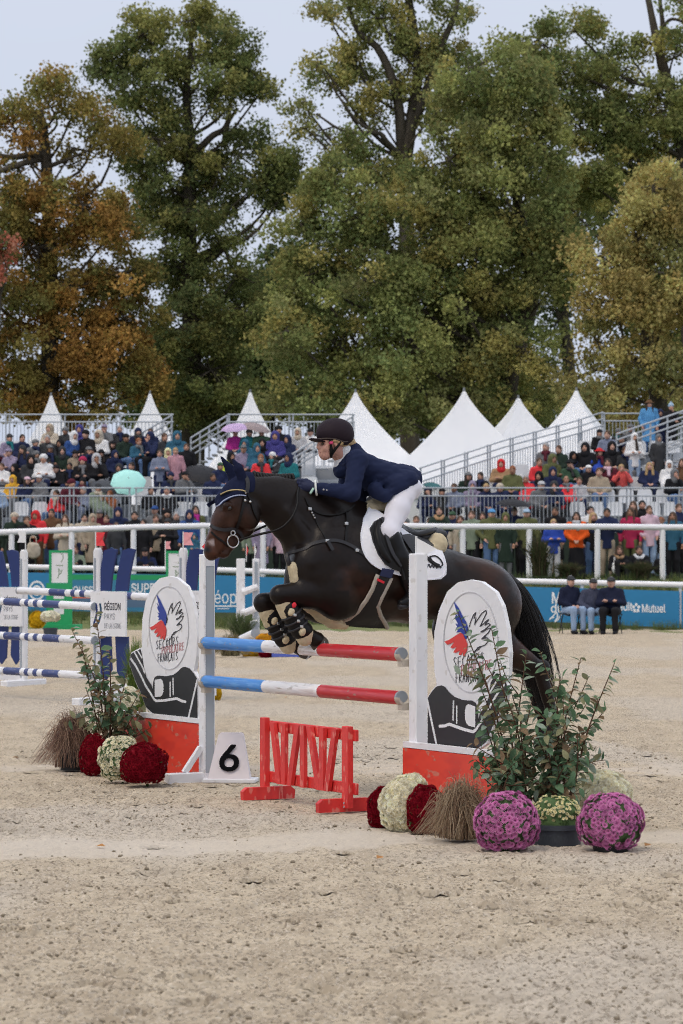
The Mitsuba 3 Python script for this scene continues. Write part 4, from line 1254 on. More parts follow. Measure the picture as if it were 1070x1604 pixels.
# bags
bag = Blend(.05).ball([0, 0, .16], (.15, .07, .17)).cone([-.08, 0, .28], [.08, 0, .28], .03, .03).mesh(.02, 1, lambda P: (meshkit.noise(P * 14, 2) - .5) * .03)
for px, py, y, m, lab, rz, s in ((52, 875, 74.0, 'cloth_cream', 'cream cloth tote bag held by the person in the red hooded coat', .1, 1.25), (963, 899, 73.3, 'cloth_white', 'white plastic bag lying on the bank under the right rail', 1.2, .9), (1033, 900, 73.4, 'cloth_black', 'black rucksack on the bank beside the right rail post', .3, 1.2)):
    k = thing('bag', lab, 'bag')
    scene[k + '__pouch'] = placed(mikit.ply(bag, 'material_' + m, True), mtx(at(px, py, y), rz, s))
    h_ = tube(smooth_curve([(-.07, 0, .30), (-.05, 0, .45), (.05, 0, .45), (.07, 0, .30)], 10), .012, 5)
    scene[k + '__handle'] = placed(mikit.ply(h_, 'material_' + m, True), mtx(at(px, py, y), rz, s))


# umbrellas
def umbrella(label, px, py, d, r, m, tilt=(0, 0), sides=8, shaft=.75):
    t = thing('umbrella', label, 'umbrella')
    V, F = [[0, 0, .34 * r]], []
    rings = 5
    for i in range(1, rings + 1):
        a = i / rings * 1.12
        for j in range(sides * 2):
            th = j * math.pi / sides
            dip = 1 if j % 2 == 0 else .925
            V.append([r * math.sin(a) / math.sin(1.12) * math.cos(th) * dip, r * math.sin(a) / math.sin(1.12) * math.sin(th) * dip, .62 * r * (math.cos(a) - math.cos(1.12)) - (.0 if j % 2 == 0 else -.02 * i / rings)])
    V[0][2] = .62 * r * (1 - math.cos(1.12))
    n = sides * 2
    for j in range(n):
        F.append([0, 1 + j, 1 + (j + 1) % n])
        for i in range(rings - 1):
            a, b = 1 + i * n + j, 1 + i * n + (j + 1) % n
            F += [[a, a + n, b + n], [a, b + n, b]]
    M = mtx(at(px, py, d), 0.2, 1, tilt[0], tilt[1])
    c = trimesh.Trimesh(V, F, process=False)
    c.apply_transform(M)
    part(t, 'canopy', c, m, False)
    s = tube([[0, 0, -shaft], [0, 0, .62 * r * (1 - math.cos(1.12)) + .05]], .010, 6)
    s.apply_transform(M)
    part(t, 'shaft', s, mat('steel_dark', (.25, .26, .27), .4, metallic=.6))
    for j in range(sides):
        th = j * 2 * math.pi / sides
        p = tube([[.85 * r * math.cos(th), .85 * r * math.sin(th), .10 * r], [0, 0, -.15]], .005, 4)
        p.apply_transform(M)
        part(t, 'rib', p, 'material_steel_dark')


fabric = lambda nm, c: mat('umbrella_' + nm, c, .6, .3)
umbrella('mint green umbrella held open towards the arena in the left stand', 201, 756, 79.0, .50, fabric('mint', (.42, .80, .74)), (.85, -.1))
umbrella('dark grey umbrella lying low left of the mint umbrella', 170, 765, 79.6, .50, fabric('grey', (.05, .055, .065)), (.35, .2))
umbrella('lilac umbrella over the person in magenta', 368, 672, 83.0, .42, fabric('lilac', (.50, .36, .58)), (.25, -.15))
umbrella('taupe umbrella beside the lilac one', 400, 672, 83.2, .46, fabric('taupe', (.30, .24, .24)), (.25, .2))
umbrella('large black umbrella in the seats left of the horse ears', 318, 745, 80.8, .62, fabric('black', (.018, .018, .022)), (.45, .1))
umbrella('black umbrella held up behind the right white rail', 804, 792, 76.0, .50, fabric('black', (.018, .018, .022)), (.1, .05))
umbrella('teal umbrella low in the seats behind the rider', 677, 762, 79.2, .28, fabric('teal', (.04, .14, .15)), (.3, .1))
# ------------------------------------------------------------------ the jumped obstacle: wings, poles, gate, number
RED = mat('paint_red', proc(lambda p, n, uv: mix(mix((.72, .055, .030), (.62, .042, .027), smoothstep(.45, .75, tfbm(p.x * 5, p.y * 5, p.z * 9, 3))), (.50, .20, .14), smoothstep(.66, .72, tfbm(p.x * 16, p.y * 16, p.z * 22, 3)) * .7)), .34, .5)
GATE_RED = mat('gate_red', proc(lambda p, n, uv: mix(mix((.70, .045, .04), (.60, .035, .035), smoothstep(.4, .7, tfbm(p.x * 14, p.y * 14, p.z * 3, 3))), (.78, .25, .2), smoothstep(.70, .8, tnoise(p.x * 60, p.y * 60, p.z * 14)) * .7)), .45, .4)
OFFWHITE = mat('wing_white', proc(lambda p, n, uv: mix(mix((.80, .80, .82), (.74, .74, .77), smoothstep(.4, .7, tfbm(p.x * 3, p.y * 3, p.z * 2, 3))), (.48, .43, .37), smoothstep(.68, .76, tfbm(p.x * 21, p.y * 21, p.z * 15, 3)) * .38)), .4, .45)
BLACKP = mat('paint_black', (.018, .019, .022), .45, .4)
LINEW = mat('paint_line_white', (.76, .76, .78), .45)
EBLUE = mat('emblem_blue', (.025, .05, .30), .45)
ERED = mat('emblem_red', (.66, .055, .05), .45)
INK = mat('ink_black', (.05, .05, .06), .5)
INKR = mat('ink_rose', (.50, .22, .24), .5)
TRACK = mat('zinc_track', (.36, .40, .45), .45, .5, metallic=.4)
DV = np.array([.498, -.868, 0]) / np.hypot(.498, .868)
NV = np.array([-DV[1] * -1, DV[0] * -1, 0])             # towards the camera's left: the landing side
NV = np.array([DV[1], -DV[0], 0])
PL = at(324, 1222, ground_d(1222))
PL[2] = 0
PR = PL + DV * 3.08


def plane_sz(px, py, P, dv):
    """Where the sight line of a pixel meets the upright plane through P along dv: (distance along dv, height)."""
    a = at(px, py, 1.0) - [0, 0, CH]
    n = np.array([dv[1], -dv[0]])
    t = (P[:2] @ n) / (a[:2] @ n)
    q = a * t
    return float((q[:2] - P[:2]) @ dv[:2]), float(CH + q[2])


def plane_mtx(P, dv, nv, off=0.0):
    M = np.eye(4)
    M[:3, 0], M[:3, 1], M[:3, 2] = dv, [0, 0, 1], np.cross(dv, [0, 0, 1])
    M[:3, 3] = P + nv * off
    return M


def zpoly(pts, ox, oy, sc, P, dv):
    return sg.Polygon([plane_sz(ox + x / sc, oy + y / sc, P, dv) for x, y in pts]).buffer(0)


def zline(pts, ox, oy, sc, P, dv):
    return [plane_sz(ox + x / sc, oy + y / sc, P, dv) for x, y in pts]


OUT = np.cross(DV, [0, 0, 1])                            # the plates' own normal: towards the viewer
# drawn once for the left wing (s runs along the fence, z up), reused mirrored for the right one
EGG = zpoly([(375, 100), (430, 112), (500, 170), (535, 250), (560, 380), (572, 520), (566, 660), (548, 770), (500, 850), (400, 900), (300, 880), (235, 830), (205, 740), (188, 620), (185, 520), (190, 400), (212, 280), (255, 170), (310, 115)], 180, 880, 4.4545, PL, DV).buffer(.03).buffer(-.03)
HAND = zpoly([(20, 300), (50, 200), (100, 170), (165, 140), (185, 225), (205, 350), (240, 500), (310, 610), (322, 690), (335, 560), (352, 500), (390, 480), (500, 488), (590, 470), (650, 430), (700, 378), (740, 365), (800, 390), (850, 450), (897, 525), (900, 1043), (780, 1035), (340, 975), (245, 890), (170, 690), (100, 540), (50, 390)], 200, 1000, 8.23, PL, DV)
LINES = [([(50, 265), (110, 350), (180, 480), (240, 610), (310, 720), (345, 780), (375, 806), (480, 800), (640, 775), (700, 805), (755, 818)], .020), ([(98, 185), (150, 280), (205, 380), (225, 440)], .015), ([(132, 152), (165, 205), (190, 250)], .012),
         ([(557, 570), (557, 745)], .016), ([(593, 520), (598, 720)], .016), ([(905, 540), (850, 780), (790, 1035)], .022)]
LINE_S = [stroke(zline(p, 200, 1000, 8.23, PL, DV), w) for p, w in LINES]
NAIL = zpoly([(355, 535), (430, 520), (455, 545), (468, 600), (466, 690), (448, 735), (425, 752), (355, 757)], 200, 1000, 8.23, PL, DV)
E_O, E_S = (200, 880), 8.23
BWING = zpoly([(378, 425), (420, 490), (450, 560), (490, 640), (507, 700), (500, 790), (490, 822), (470, 780), (440, 742), (398, 752), (415, 725), (393, 708), (410, 690), (393, 655), (420, 668), (385, 590), (396, 572), (380, 530), (425, 603), (398, 510)], *E_O, E_S, PL, DV)
RHAND = zpoly([(290, 850), (340, 825), (400, 780), (440, 753), (465, 768), (480, 810), (502, 870), (500, 930), (480, 1002), (464, 1000), (470, 950), (442, 992), (424, 990), (436, 940), (392, 970), (374, 962), (405, 905), (362, 922), (347, 910), (385, 850), (318, 882)], *E_O, E_S, PL, DV)
STROKES = [stroke(zline(p, *E_O, E_S, PL, DV), .0045) for p in ([(520, 690), (530, 640), (560, 560), (582, 535), (565, 600)], [(582, 590), (570, 668)], [(575, 650), (640, 540), (675, 512), (682, 540), (640, 640), (620, 685)], [(620, 685), (660, 650), (700, 610), (665, 672), (700, 650), (717, 665), (660, 722), (630, 745)],
          [(630, 745), (690, 710), (722, 700), (700, 750), (650, 800), (635, 820)], [(635, 820), (690, 805), (702, 835), (670, 880), (620, 905)], [(620, 905), (598, 915), (575, 945), (560, 985), (530, 1020)], [(575, 945), (612, 928)], [(505, 700), (515, 740), (505, 790)])]
BOLDS = [stroke(zline(p, *E_O, E_S, PL, DV), .011) for p in ([(665, 645), (695, 618)], [(632, 742), (668, 722)], [(640, 815), (672, 800)], [(598, 915), (625, 902)], [(575, 945), (566, 970)])]
ec = plane_sz(180 + 375 / 4.4545, 880 + 462 / 4.4545, PL, DV)
RING = sg.Point(0, 0).buffer(1.0, 32)
ra = plane_sz(180 + 516 / 4.4545, 880 + 462 / 4.4545, PL, DV)[0] - ec[0]
rz_ = (plane_sz(180 + 375 / 4.4545, 880 + 170 / 4.4545, PL, DV)[1] - plane_sz(180 + 375 / 4.4545, 880 + 755 / 4.4545, PL, DV)[1]) / 2
from shapely.affinity import scale as aff_scale, translate as aff_tr, skew as aff_skew, rotate as aff_rot
RING = aff_tr(aff_scale(RING, ra, rz_), *ec).difference(aff_tr(aff_scale(RING, ra - .007, rz_ - .006), *ec))


GLYPH = {'S': [[(1, .9), (.5, 1), (.1, .75), (.5, .5), (.95, .25), (.5, 0), (0, .1)]], 'E': [[(1, 1), (0, 1), (0, 0), (1, 0)], [(0, .52), (.8, .52)]], 'C': [[(1, .9), (.5, 1), (.05, .6), (.1, .2), (.5, 0), (1, .1)]],
         'O': [[(.5, 1), (.05, .6), (.2, .05), (.7, 0), (1, .5), (.5, 1)]], 'U': [[(0, 1), (.05, .2), (.5, 0), (.9, .2), (1, 1)]], 'R': [[(0, 0), (0, 1), (.8, .95), (.85, .6), (0, .5), (1, 0)]], 'P': [[(0, 0), (0, 1), (.9, .95), (.9, .55), (0, .5)]],
         'L': [[(0, 1), (0, 0), (.9, 0)]], 'A': [[(0, 0), (.5, 1), (1, 0)], [(.2, .4), (.8, .4)]], 'I': [[(.4, 1), (.4, 0)]], 'F': [[(1, 1), (0, 1), (0, 0)], [(0, .52), (.8, .52)]], 'N': [[(0, 0), (0, 1), (.9, 0), (.9, 1)]],
         'Ç': [[(1, .9), (.5, 1), (.05, .6), (.1, .2), (.5, 0), (1, .1)], [(.5, 0), (.6, -.15), (.4, -.25)]]}


def word(txt, p0, p1, hz):
    """Hand-drawn looking capitals from p0 to p1 (s, z of the baseline)."""
    L = p1[0] - p0[0]
    cw = L / len(txt)
    lines = []
    for i, ch in enumerate(txt):
        for ln in GLYPH[ch]:
            jig = np.random.default_rng(ord(ch) + i).normal(0, .03, (len(ln), 2))
            lines.append(stroke([(cw * (i + .12 + .62 * (x + jx)), hz * (y + jy)) for (x, y), (jx, jy) in zip(ln, jig)], .0036))
    tm = slab(shapely.union_all(lines), .003)
    v = np.array(tm.vertices)
    v[:, 1] += v[:, 0] / L * (p1[1] - p0[1])
    v[:, :2] += p0
    tm.vertices = v
    return tm


z2 = lambda x, y: plane_sz(200 + x / 8.23, 1000 + y / 8.23, PL, DV)
WORDS = [('SECOURS', z2(365, 142), z2(662, 82), .066, INK), ('POPULAIRE', z2(440, 212), z2(732, 146), .060, INKR), ('FRANÇAIS', z2(388, 302), z2(652, 276), .062, INK)]


def wing(P, side, label, us):
    """side -1: the wing stretches away along -DV (left); +1 mirrored. us: scale of its width."""
    t = thing('jump_wing', label, 'jump wing', 'white wings with hand and dove emblem')
    M = lambda off: plane_mtx(P, DV, OUT, off)
    mir = (lambda g: g) if side < 0 else (lambda g: aff_scale(g, -us, 1, origin=(0, 0)))
    cx_new = ec[0] if side < 0 else plane_sz(737, 1010, PR, DV)[0]
    ue = us * 1.18
    emb = (lambda g: g) if side < 0 else (lambda g: aff_tr(aff_scale(g, ue, 1, origin=(ec[0], ec[1])), cx_new - ec[0], 0))
    z_top = plane_sz(326, 868, PL, DV)[1]
    post = box(-.049, .049, -.046, .046, .03, z_top, .006)
    R = np.eye(4)
    R[:3, 0], R[:3, 1], R[:3, 2], R[:3, 3] = DV, np.cross([0, 0, 1], DV), [0, 0, 1], P
    post.apply_transform(R)
    part(t, 'post', post, OFFWHITE)
    # zinc track with holes on the inner side of the post
    zt = z_top - .09
    pl = sg.box(-.034, .06, .034, zt)
    for z in np.arange(.12, zt - .03, .075):
        pl = pl.difference(sg.box(-.010, z, .010, z + .022).buffer(.004, resolution=2))
    tr = slab(pl, .006)
    Q = np.eye(4)
    y_ = np.cross([0, 0, 1], DV)
    Q[:3, 0], Q[:3, 1], Q[:3, 2], Q[:3, 3] = -y_ * side * -1, [0, 0, 1], np.cross(-y_ * side * -1, [0, 0, 1]), P - DV * side * .052
    tr.apply_transform(Q)
    part(t, 'track', tr, TRACK)
    bk = box(-.002, .002, -.03, .03, .07, zt - .01)
    bk.apply_transform(R)
    bk.apply_translation(-DV * side * .0515)
    part(t, 'track_back', bk, mat('track_hole', (.42, .46, .50), .6))
    # board
    plate = EGG.union(HAND.buffer(.012)) if side < 0 else emb(EGG).union(mir(HAND.buffer(.012)))
    plate = plate.intersection(sg.box(-3, 0, -.052, 3) if side < 0 else sg.box(.052, 0, 3, 3))
    part(t, 'board', slab(plate, .028, M(-.030)), OFFWHITE)
    part(t, 'hand_print', slab(mir(HAND).intersection(plate.buffer(-.004)).difference(mir(NAIL)), .004, M(.0)), BLACKP)
    part(t, 'nail_print', slab(mir(NAIL), .004, M(.0)), LINEW)
    for g in LINE_S:
        part(t, 'line_print', slab(mir(g).intersection(plate), .004, M(.003)), LINEW)
    part(t, 'ring', slab(emb(RING), .004, M(.0)), mat('ring_grey', (.55, .55, .58), .5))
    part(t, 'emblem_wing', slab(emb(BWING), .004, M(.001)), EBLUE)
    part(t, 'emblem_hand', slab(emb(RHAND), .004, M(.0025)), ERED)
    ink = shapely.union_all([emb(g) for g in STROKES + BOLDS])
    part(t, 'emblem_dove_outline', slab(ink, .004, M(.0)), INK, kind='stuff')
    for w_, p0, p1, hz, m in WORDS:
        tm = word(w_, np.array(p0), np.array(p1), hz)
        if side > 0:
            tm.apply_translation([-ec[0], 0, 0])
            tm.apply_scale([ue, 1, 1])
            tm.apply_translation([cx_new, 0, 0])
        tm.apply_transform(M(.0))
        part(t, 'lettering', tm, m, False, kind='stuff')
    # red foot board with white ledge
    w = 1.47 * us
    a0, a1 = (-w, -.056) if side < 0 else (.0 - .06, w)
    b = slab(sg.box(a0, .012, a1, .42), .032, M(-.026 if side < 0 else .052))
    part(t, 'red_board', b, RED)
    part(t, 'ledge', slab(sg.box(a0, .424, a1 if side < 0 else a1, .462), .05, M(-.034 if side < 0 else .053 - .02)), OFFWHITE)
    # foot plank across the fence with two braces
    F = np.eye(4)
    F[:3, 0], F[:3, 1], F[:3, 2], F[:3, 3] = OUT, np.cross([0, 0, 1], OUT), [0, 0, 1], P
    part(t, 'foot', (lambda m: (m.apply_transform(F), m)[1])(box(-.34, .34, -.045, .045, -.02, .062, .006)), OFFWHITE)
    for s in (-1, 1):
        br = frame_box([s * .19, 0, .064], [s * .052, 0, .25], .04, .04)
        br.apply_transform(F)
        part(t, 'brace', br, OFFWHITE)
    return t


wing(PL, -1, 'left white wing with hand and dove emblem beside the number marker', 1.0)
wing(PR, 1, 'right white wing with hand and dove emblem, behind the leafy shrub', .80)


def jump_pole(name_label, a, b, r, cuts, mats, group, caps=True):
    """A rail in painted sections between a and b."""
    t = thing('jump_pole', name_label, 'pole', group)
    a, b = np.array(a, float), np.array(b, float)
    cuts = [0] + list(cuts) + [1]
    for i in range(len(cuts) - 1):
        p, q = a + (b - a) * cuts[i], a + (b - a) * cuts[i + 1]
        part(t, mats[i][0], tube([p, q], r, 18), mats[i][1], 40)
    if caps:
        d = (b - a) / np.linalg.norm(b - a)
        for p, s in ((a, -1), (b, 1)):
            part(t, 'end_cap', tube([p + d * s * .001, p + d * s * .02], r * 1.04, 18), mat('cap_grey', (.30, .33, .37), .5), 40)
    return t


def pole_paint(nm, c0, c1):
    return mat('pole_' + nm, proc(lambda p, n, uv: mix(mix(c0, c1, smoothstep(.55, .72, tfbm(p.x * 9, p.y * 9, p.z * 60, 3))), (.34, .29, .24), smoothstep(.70, .76, tfbm(p.x * 22, p.y * 22, p.z * 40, 3)) * .6)), .32, .5)


PB, PW, PRD = pole_paint('blue', (.045, .22, .60), (.10, .30, .66)), pole_paint('white', (.80, .79, .80), (.66, .60, .58)), pole_paint('red', (.50, .026, .036), (.56, .055, .06))
for lab, yl in (('upper blue white and red pole of the jumped fence', 1006.5), ('lower blue white and red pole of the jumped fence', 1066.5)):
    A = PL + DV * .10 + OUT * .055
    z = plane_sz(326, yl, PL, DV)[1]
    jump_pole(lab, A + [0, 0, z], A + DV * 2.84 + [0, 0, z - .005], .0465, (.335, .625), (('blue_section', PB), ('white_section', PW), ('red_section', PRD)), 'poles of the jumped fence')
    for P, s in ((PL, 1), (PR, -1)):
        cup = slab(sg.Point(0, 0).buffer(.058, 10).difference(sg.Point(0, .010).buffer(.049, 10)).difference(sg.box(-.1, .0, .1, .1)).union(sg.box(-.03, -.085, .03, -.05)), .06)
        Q = np.eye(4)
        Q[:3, 0], Q[:3, 1], Q[:3, 2] = -OUT, [0, 0, 1], np.cross(-OUT, [0, 0, 1])
        Q[:3, 3] = P + DV * s * (.065 if s > 0 else .125) + OUT * .055 + [0, 0, z]
        cup.apply_transform(Q)
        k = thing('pole_cup', f'beige pole cup under the {"left" if s > 0 else "right"} end of the {lab.split()[0]} pole', 'pole cup')
        scene[k] = mikit.ply(cup, mat('cup_beige', (.48, .43, .36), .5), 30)


def swallow_flag(label, px, py, d, w, h, m, dirn=1, notch=True, pole=.22):
    t = thing('small_flag', label, 'flag')
    p = at(px, py, d)
    s = d / FPX
    W, Hh = w * s, h * s
    pts = [(0, 0), (W, 0), (W * .72, -Hh / 2), (W, -Hh), (0, -Hh)] if notch else [(0, 0), (W, -Hh * .52), (0, -Hh)]
    g = slab(sg.Polygon([(x * dirn, y) for x, y in pts]).buffer(0), .004)
    g.apply_transform(mtx((0, 0, 0), 0, 1, math.pi / 2))
    v = np.array(g.vertices)
    v[:, 1] += .012 * np.sin(v[:, 0] / max(W, .01) * 4)
    g.vertices = v
    g.apply_translation(p)
    part(t, 'cloth', g, m, False)
    part(t, 'stick', tube([p + [0, 0, .01], p + [0, 0, -Hh - pole]], .008, 6), mat('stick_white', (.7, .7, .7), .5))


FRED, FWHITE, FPINK = mat('flag_red', (.78, .06, .07), .6), mat('flag_white', (.82, .82, .83), .6), mat('flag_pink', (.80, .36, .38), .6)
swallow_flag('white pointed flag on top of the right wing post', 652, 842, PR[1] - .02, 32, 34, FWHITE, 1, False, .02)
swallow_flag('red pointed flag on the left wing post, peeping out before the horse nose', 327, 845, PL[1] + .0, 11, 22, FRED, -1, False, .02)

# ------------------------------------------------------------------ red gate filler
G0 = at(415, 1250, ground_d(1250))
G0[2] = 0
GD = np.array([.475, -.88, 0]) / np.hypot(.475, .88)
GO = np.cross(GD, [0, 0, 1])
GM = np.eye(4)
GM[:3, 0], GM[:3, 1], GM[:3, 2], GM[:3, 3] = GD, -GO, [0, 0, 1], G0
gate = thing('gate_filler', 'low red wooden gate with slanted slats standing under the poles', 'gate')


def gpart(nm, m, smooth=30):
    m.apply_transform(GM)
    part(gate, nm, m, GATE_RED, smooth)


GL = 1.215
for u, w in ((0, .075), (GL, .085)):
    gpart('post', box(u - w / 2, u + w / 2, -.022, .022, .02, .565, .004))
    f = slab(sg.Polygon([(-.20, 0), (.20, 0), (.205, .06), (.17, .088), (-.17, .088), (-.205, .06)]), .045)
    f.apply_transform(mtx((0, 0, 0), 0, 1, math.pi / 2))
    f.apply_transform(mtx((u + (.045 if u == 0 else -.046) - .022, 0, -.005), math.pi / 2))
    gpart('foot', f)
    if u:
        for z in (.03, .055):
            bl = tube([[u - .005, -.0225, z], [u - .005, -.027, z]], .008, 8)
            bl.apply_transform(GM)
            part(gate, 'bolt', bl, STEEL)
for z in (.505, .150):
    gpart('rail', box(-.03, GL + .075, -.004 + .024, .046, z - .038, z + .038, .004))
for ut, ub in ((.13, .235), (.305, .305), (.515, .39), (.59, .59), (.68, .825), (.87, .87), (1.055, .935)):
    a, b = [ut, 0, .535], [ub, 0, .118]
    gpart('slat', (lambda g: (g.apply_transform(mtx((0, .012, 0), 0, 1, math.pi / 2)), g)[1])(slab(sg.Polygon([(ut - .031, .538), (ut + .031, .538), (ub + .031, .115), (ub - .031, .115)]), .028)))

# ------------------------------------------------------------------ number marker
nm = thing('number_marker', 'white sloping marker board with a black number 6', 'number board')
o = at(361, 1223, 21.75)
o[2] = 0
mk = sg.Polygon([(-.165, 0), (.165, 0), (.095, .35), (.08, .362), (-.08, .362), (-.095, .35)])
body = trimesh.Trimesh([[x, y * (.016 + .034 * (1 - z / .37)) - .10 * (1 - z / .37) + .05, z] for x, z in mk.exterior.coords[:-1] for y in (-1, 1)]).convex_hull
rot = mtx(o, -.10)
body.apply_transform(rot)
part(nm, 'board', body, mat('marker_white', (.74, .68, .70), .5))
six = meshkit.text_mesh('6', .195, .004, True)
six.apply_translation([-six.bounds.mean(0)[0], 0, 0])
six.apply_scale([1.12, 1, 1])
six.apply_transform(mtx((0, -.086, .085), 0, 1, math.pi / 2 - .345))
six.apply_transform(rot)
part(nm, 'digit', six, mat('digit_black', (.005, .005, .006), .7, .05), False)
bs = box(-.20, .20, -.11, .13, -.01, .020, .005)
bs.apply_transform(rot)
part(nm, 'base', bs, OFFWHITE)

# ------------------------------------------------------------------ the blue and white oxer behind, on the left
RNAVY = mat('region_navy', (.018, .035, .145), .4, .4)
RD = np.array([.55, -.835, 0])
RD /= np.linalg.norm(RD)
RO = np.cross(RD, [0, 0, 1])


def region_wing(label, ppx, gpy, mirror=False, w=.60):
    t = thing('striped_wing', label, 'jump wing', 'white wings with navy curved bands')
    d = ground_d(gpy)
    P = at(ppx, gpy, d)
    P[2] = 0
    sgn = -1 if mirror else 1
    # drawn in the plane facing the camera side: s to the right
    dv = np.array([.84, -.54, 0])
    out = np.cross(dv, [0, 0, 1])
    M = lambda off: plane_mtx(P, dv, out, off)
    s = d / FPX
    H = lambda py: CH - (py - HZ) * s                                       # height of a pixel row at this distance
    R = np.eye(4)
    R[:3, 0], R[:3, 1], R[:3, 2], R[:3, 3] = dv, np.cross([0, 0, 1], dv), [0, 0, 1], P
    zt = H(858) if not mirror else 1.80
    po = tube([[0, 0, 0], [0, 0, zt - .04], [0, 0, zt]], [.055, .055, .035], 12)
    po.apply_transform(R)
    part(t, 'post', po, OFFWHITE, 40)
    tk = box(-.012, .012, -.062, -.05, .1, zt - .12)
    tk.apply_transform(mtx((0, 0, 0), 0 if not mirror else 0))
    tk.apply_transform(R)
    part(t, 'track', tk, TRACK)
    X = lambda a: sorted((a[0] * sgn, a[1] * sgn))
    x0, x1 = X((-.04, .47))
    part(t, 'board', slab(sg.box(x0, .78, x1, 1.30), .03, M(.058)), OFFWHITE)
    for (b0, b1, t0, t1) in ((.02, .195, .10, .29), (.265, .445, .37, .55)):
        pts = [(b0, 1.305), (b1, 1.305)] + [(b1 + (t1 - b1) * q ** 1.5, 1.305 + .48 * q) for q in (.35, .7, 1)] + [(t0 + (t1 - t0) * .5, 1.80), (t0, 1.775)] + [(b0 + (t0 - b0) * q ** 1.5, 1.305 + .47 * q) for q in (.7, .35)]
        part(t, 'band', slab(sg.Polygon([(x * sgn, z) for x, z in pts]).buffer(0), .03, M(-.014)), RNAVY)
        pts = [(b0, .775), (b1, .775)] + [(b1 + .02 * q, .775 - .48 * q) for q in (.4, .8)] + [((b0 + b1) / 2 + .02, .27)] + [(b0 + .03 * q, .775 - .46 * q) for q in (.9, .5)]
        part(t, 'band', slab(sg.Polygon([(x * sgn, z) for x, z in pts]).buffer(0), .03, M(-.014)), RNAVY)
    ft = slab(sg.Polygon([(x0, .06), (x1, .06), (x1, .24), (x0, .20)]), .04, M(-.02))
    part(t, 'foot_board', ft, OFFWHITE)
    fo = box(-.06, .06, -.42, .42, -.02, .07, .01)
    fo.apply_transform(R)
    part(t, 'foot', fo, OFFWHITE)
    tx = x0 + .205
    for txt, z, hh, fit, m in (('RÉGION', 1.085, .080, .235, INK), ('PAYS', .975, .070, .15, mat('ink_grey', (.20, .21, .24), .5)), ('DE LA LOIRE', .872, .058, .24, 'material_ink_grey')):
        tm = meshkit.text_mesh(txt, hh, .004, txt == 'RÉGION')
        tm.apply_scale([fit / tm.extents[0], 1, 1])
        tm.apply_translation([tx - tm.bounds[0][0], z, 0])
        tm.apply_transform(M(.088))
        part(t, 'lettering', tm, m, False, kind='stuff')
    for k in (0, 1):
        c = [(x0 + .055 + .06 * k + .04 * math.sin(a), .93 + .22 * a / 2.4) for a in np.linspace(0, 2.4, 8)]
        part(t, 'curved_mark', slab(stroke(c, .026), .004, M(.088)), mat('region_petrol', (.02, .07, .13), .5) if k else RNAVY)
    return t, P, dv


region_wing('white wing with navy bands reading REGION, front right one of the striped oxer', 153, 1101)
region_wing('white wing with navy bands half hidden behind the emblem wing', 287, 1096)
region_wing('white wing with navy bands at the left edge of the photo', 37, 1073, True)
SW, SN = pole_paint('stripe_white', (.80, .80, .82), (.70, .70, .72)), pole_paint('stripe_navy', (.035, .055, .18), (.08, .10, .24))
pxs = [2, 10, 36, 43, 49, 56.5, 63, 71, 96.6]
for lab, yr, yl in (('top navy and white striped pole at the left', 950, 942), ('middle navy and white striped pole at the left', 1003.5, 995), ('bottom navy and white striped pole at the left', 1058.5, 1050)):
    a, b = at(-75, yl - 4, 35.6), at(147 if yr < 1050 else 140, yr, 33.4)
    L = b[0] - a[0]
    cut = [(at(px, 900, 35.6 - 2.2 * (px + 75) / 222)[0] - a[0]) / L for px in pxs]
    ms = [('navy_ring', SN), ('white_ring', SW)] * 5
    jump_pole(lab, a, b, .046, cut, ms, 'navy and white striped poles')
a, b = at(30, 925, 37.0), at(290, 938, 35.0)
jump_pole('rear navy and white pole of the striped oxer', a, b, .046, [.2, .30, .335, .36, .39, .42, .55, .7], [('white_ring', SW), ('navy_ring', SN)] * 5, 'navy and white striped poles')

# ------------------------------------------------------------------ things further back in the arena
def course_sign(label, px, d, w, y0, y1, ybase):
    t = thing('course_sign', label, 'sign', 'green framed course signs')
    s = d / FPX
    p = at(px, ybase, d)
    z = lambda py: at(px, py, d)[2]
    part(t, 'frame', cat([box(p[0] - w * s / 2, p[0] - w * s / 2 + .05, d - .04, d + .04, z(y1), z(y0)), box(p[0] + w * s / 2 - .09, p[0] + w * s / 2, d - .05, d + .05, z(y1), z(y0) + .02), box(p[0] - w * s / 2 + .05, p[0] + w * s / 2 - .09, d - .04, d + .04, z(y0) - .05, z(y0))]), GREENP)
    part(t, 'panel', box(p[0] - w * s / 2 + .05, p[0] + w * s / 2 - .09, d - .02, d + .02, z(y1), z(y0) - .05), OFFWHITE)
    part(t, 'base', box(p[0] - w * s * .62, p[0] + w * s / 2, d - .05, d + .05, z(ybase), z(y1) - .004), GREENP)
    part(t, 'foot', box(p[0] - w * s * .7, p[0] + w * s * .9, d - .3, d + .3, z(ybase) - .02, z(ybase) + .08), GREENP)
    art = shapely.union_all([stroke([(x * w * s * .5, zz * .5) for x, zz in pts], .02) for pts in ([(.15, .2), (.3, .35), (.28, .5), (.12, .55)], [(-.2, -.5), (-.05, -.35), (.1, -.3), (.2, -.15)], [(-.05, -.35), (-.1, -.1), (.05, -.2)], [(-.3, .05), (.3, .05)])])
    a = slab(art, .004)
    a.apply_transform(mtx((p[0] - .02, d - .022, (z(y0) + z(y1)) / 2), 0, 1, math.pi / 2))
    part(t, 'sketch_print', a, mat('print_green', (.22, .30, .20), .6), False, kind='stuff')
    for k in range(3):
        q = box(p[0] - w * s * .3, p[0] + w * s * .15, d - .056, d - .0505, z(ybase - 22 - 12 * k), z(ybase - 31 - 12 * k))
        part(t, 'white_print', q, OFFWHITE)


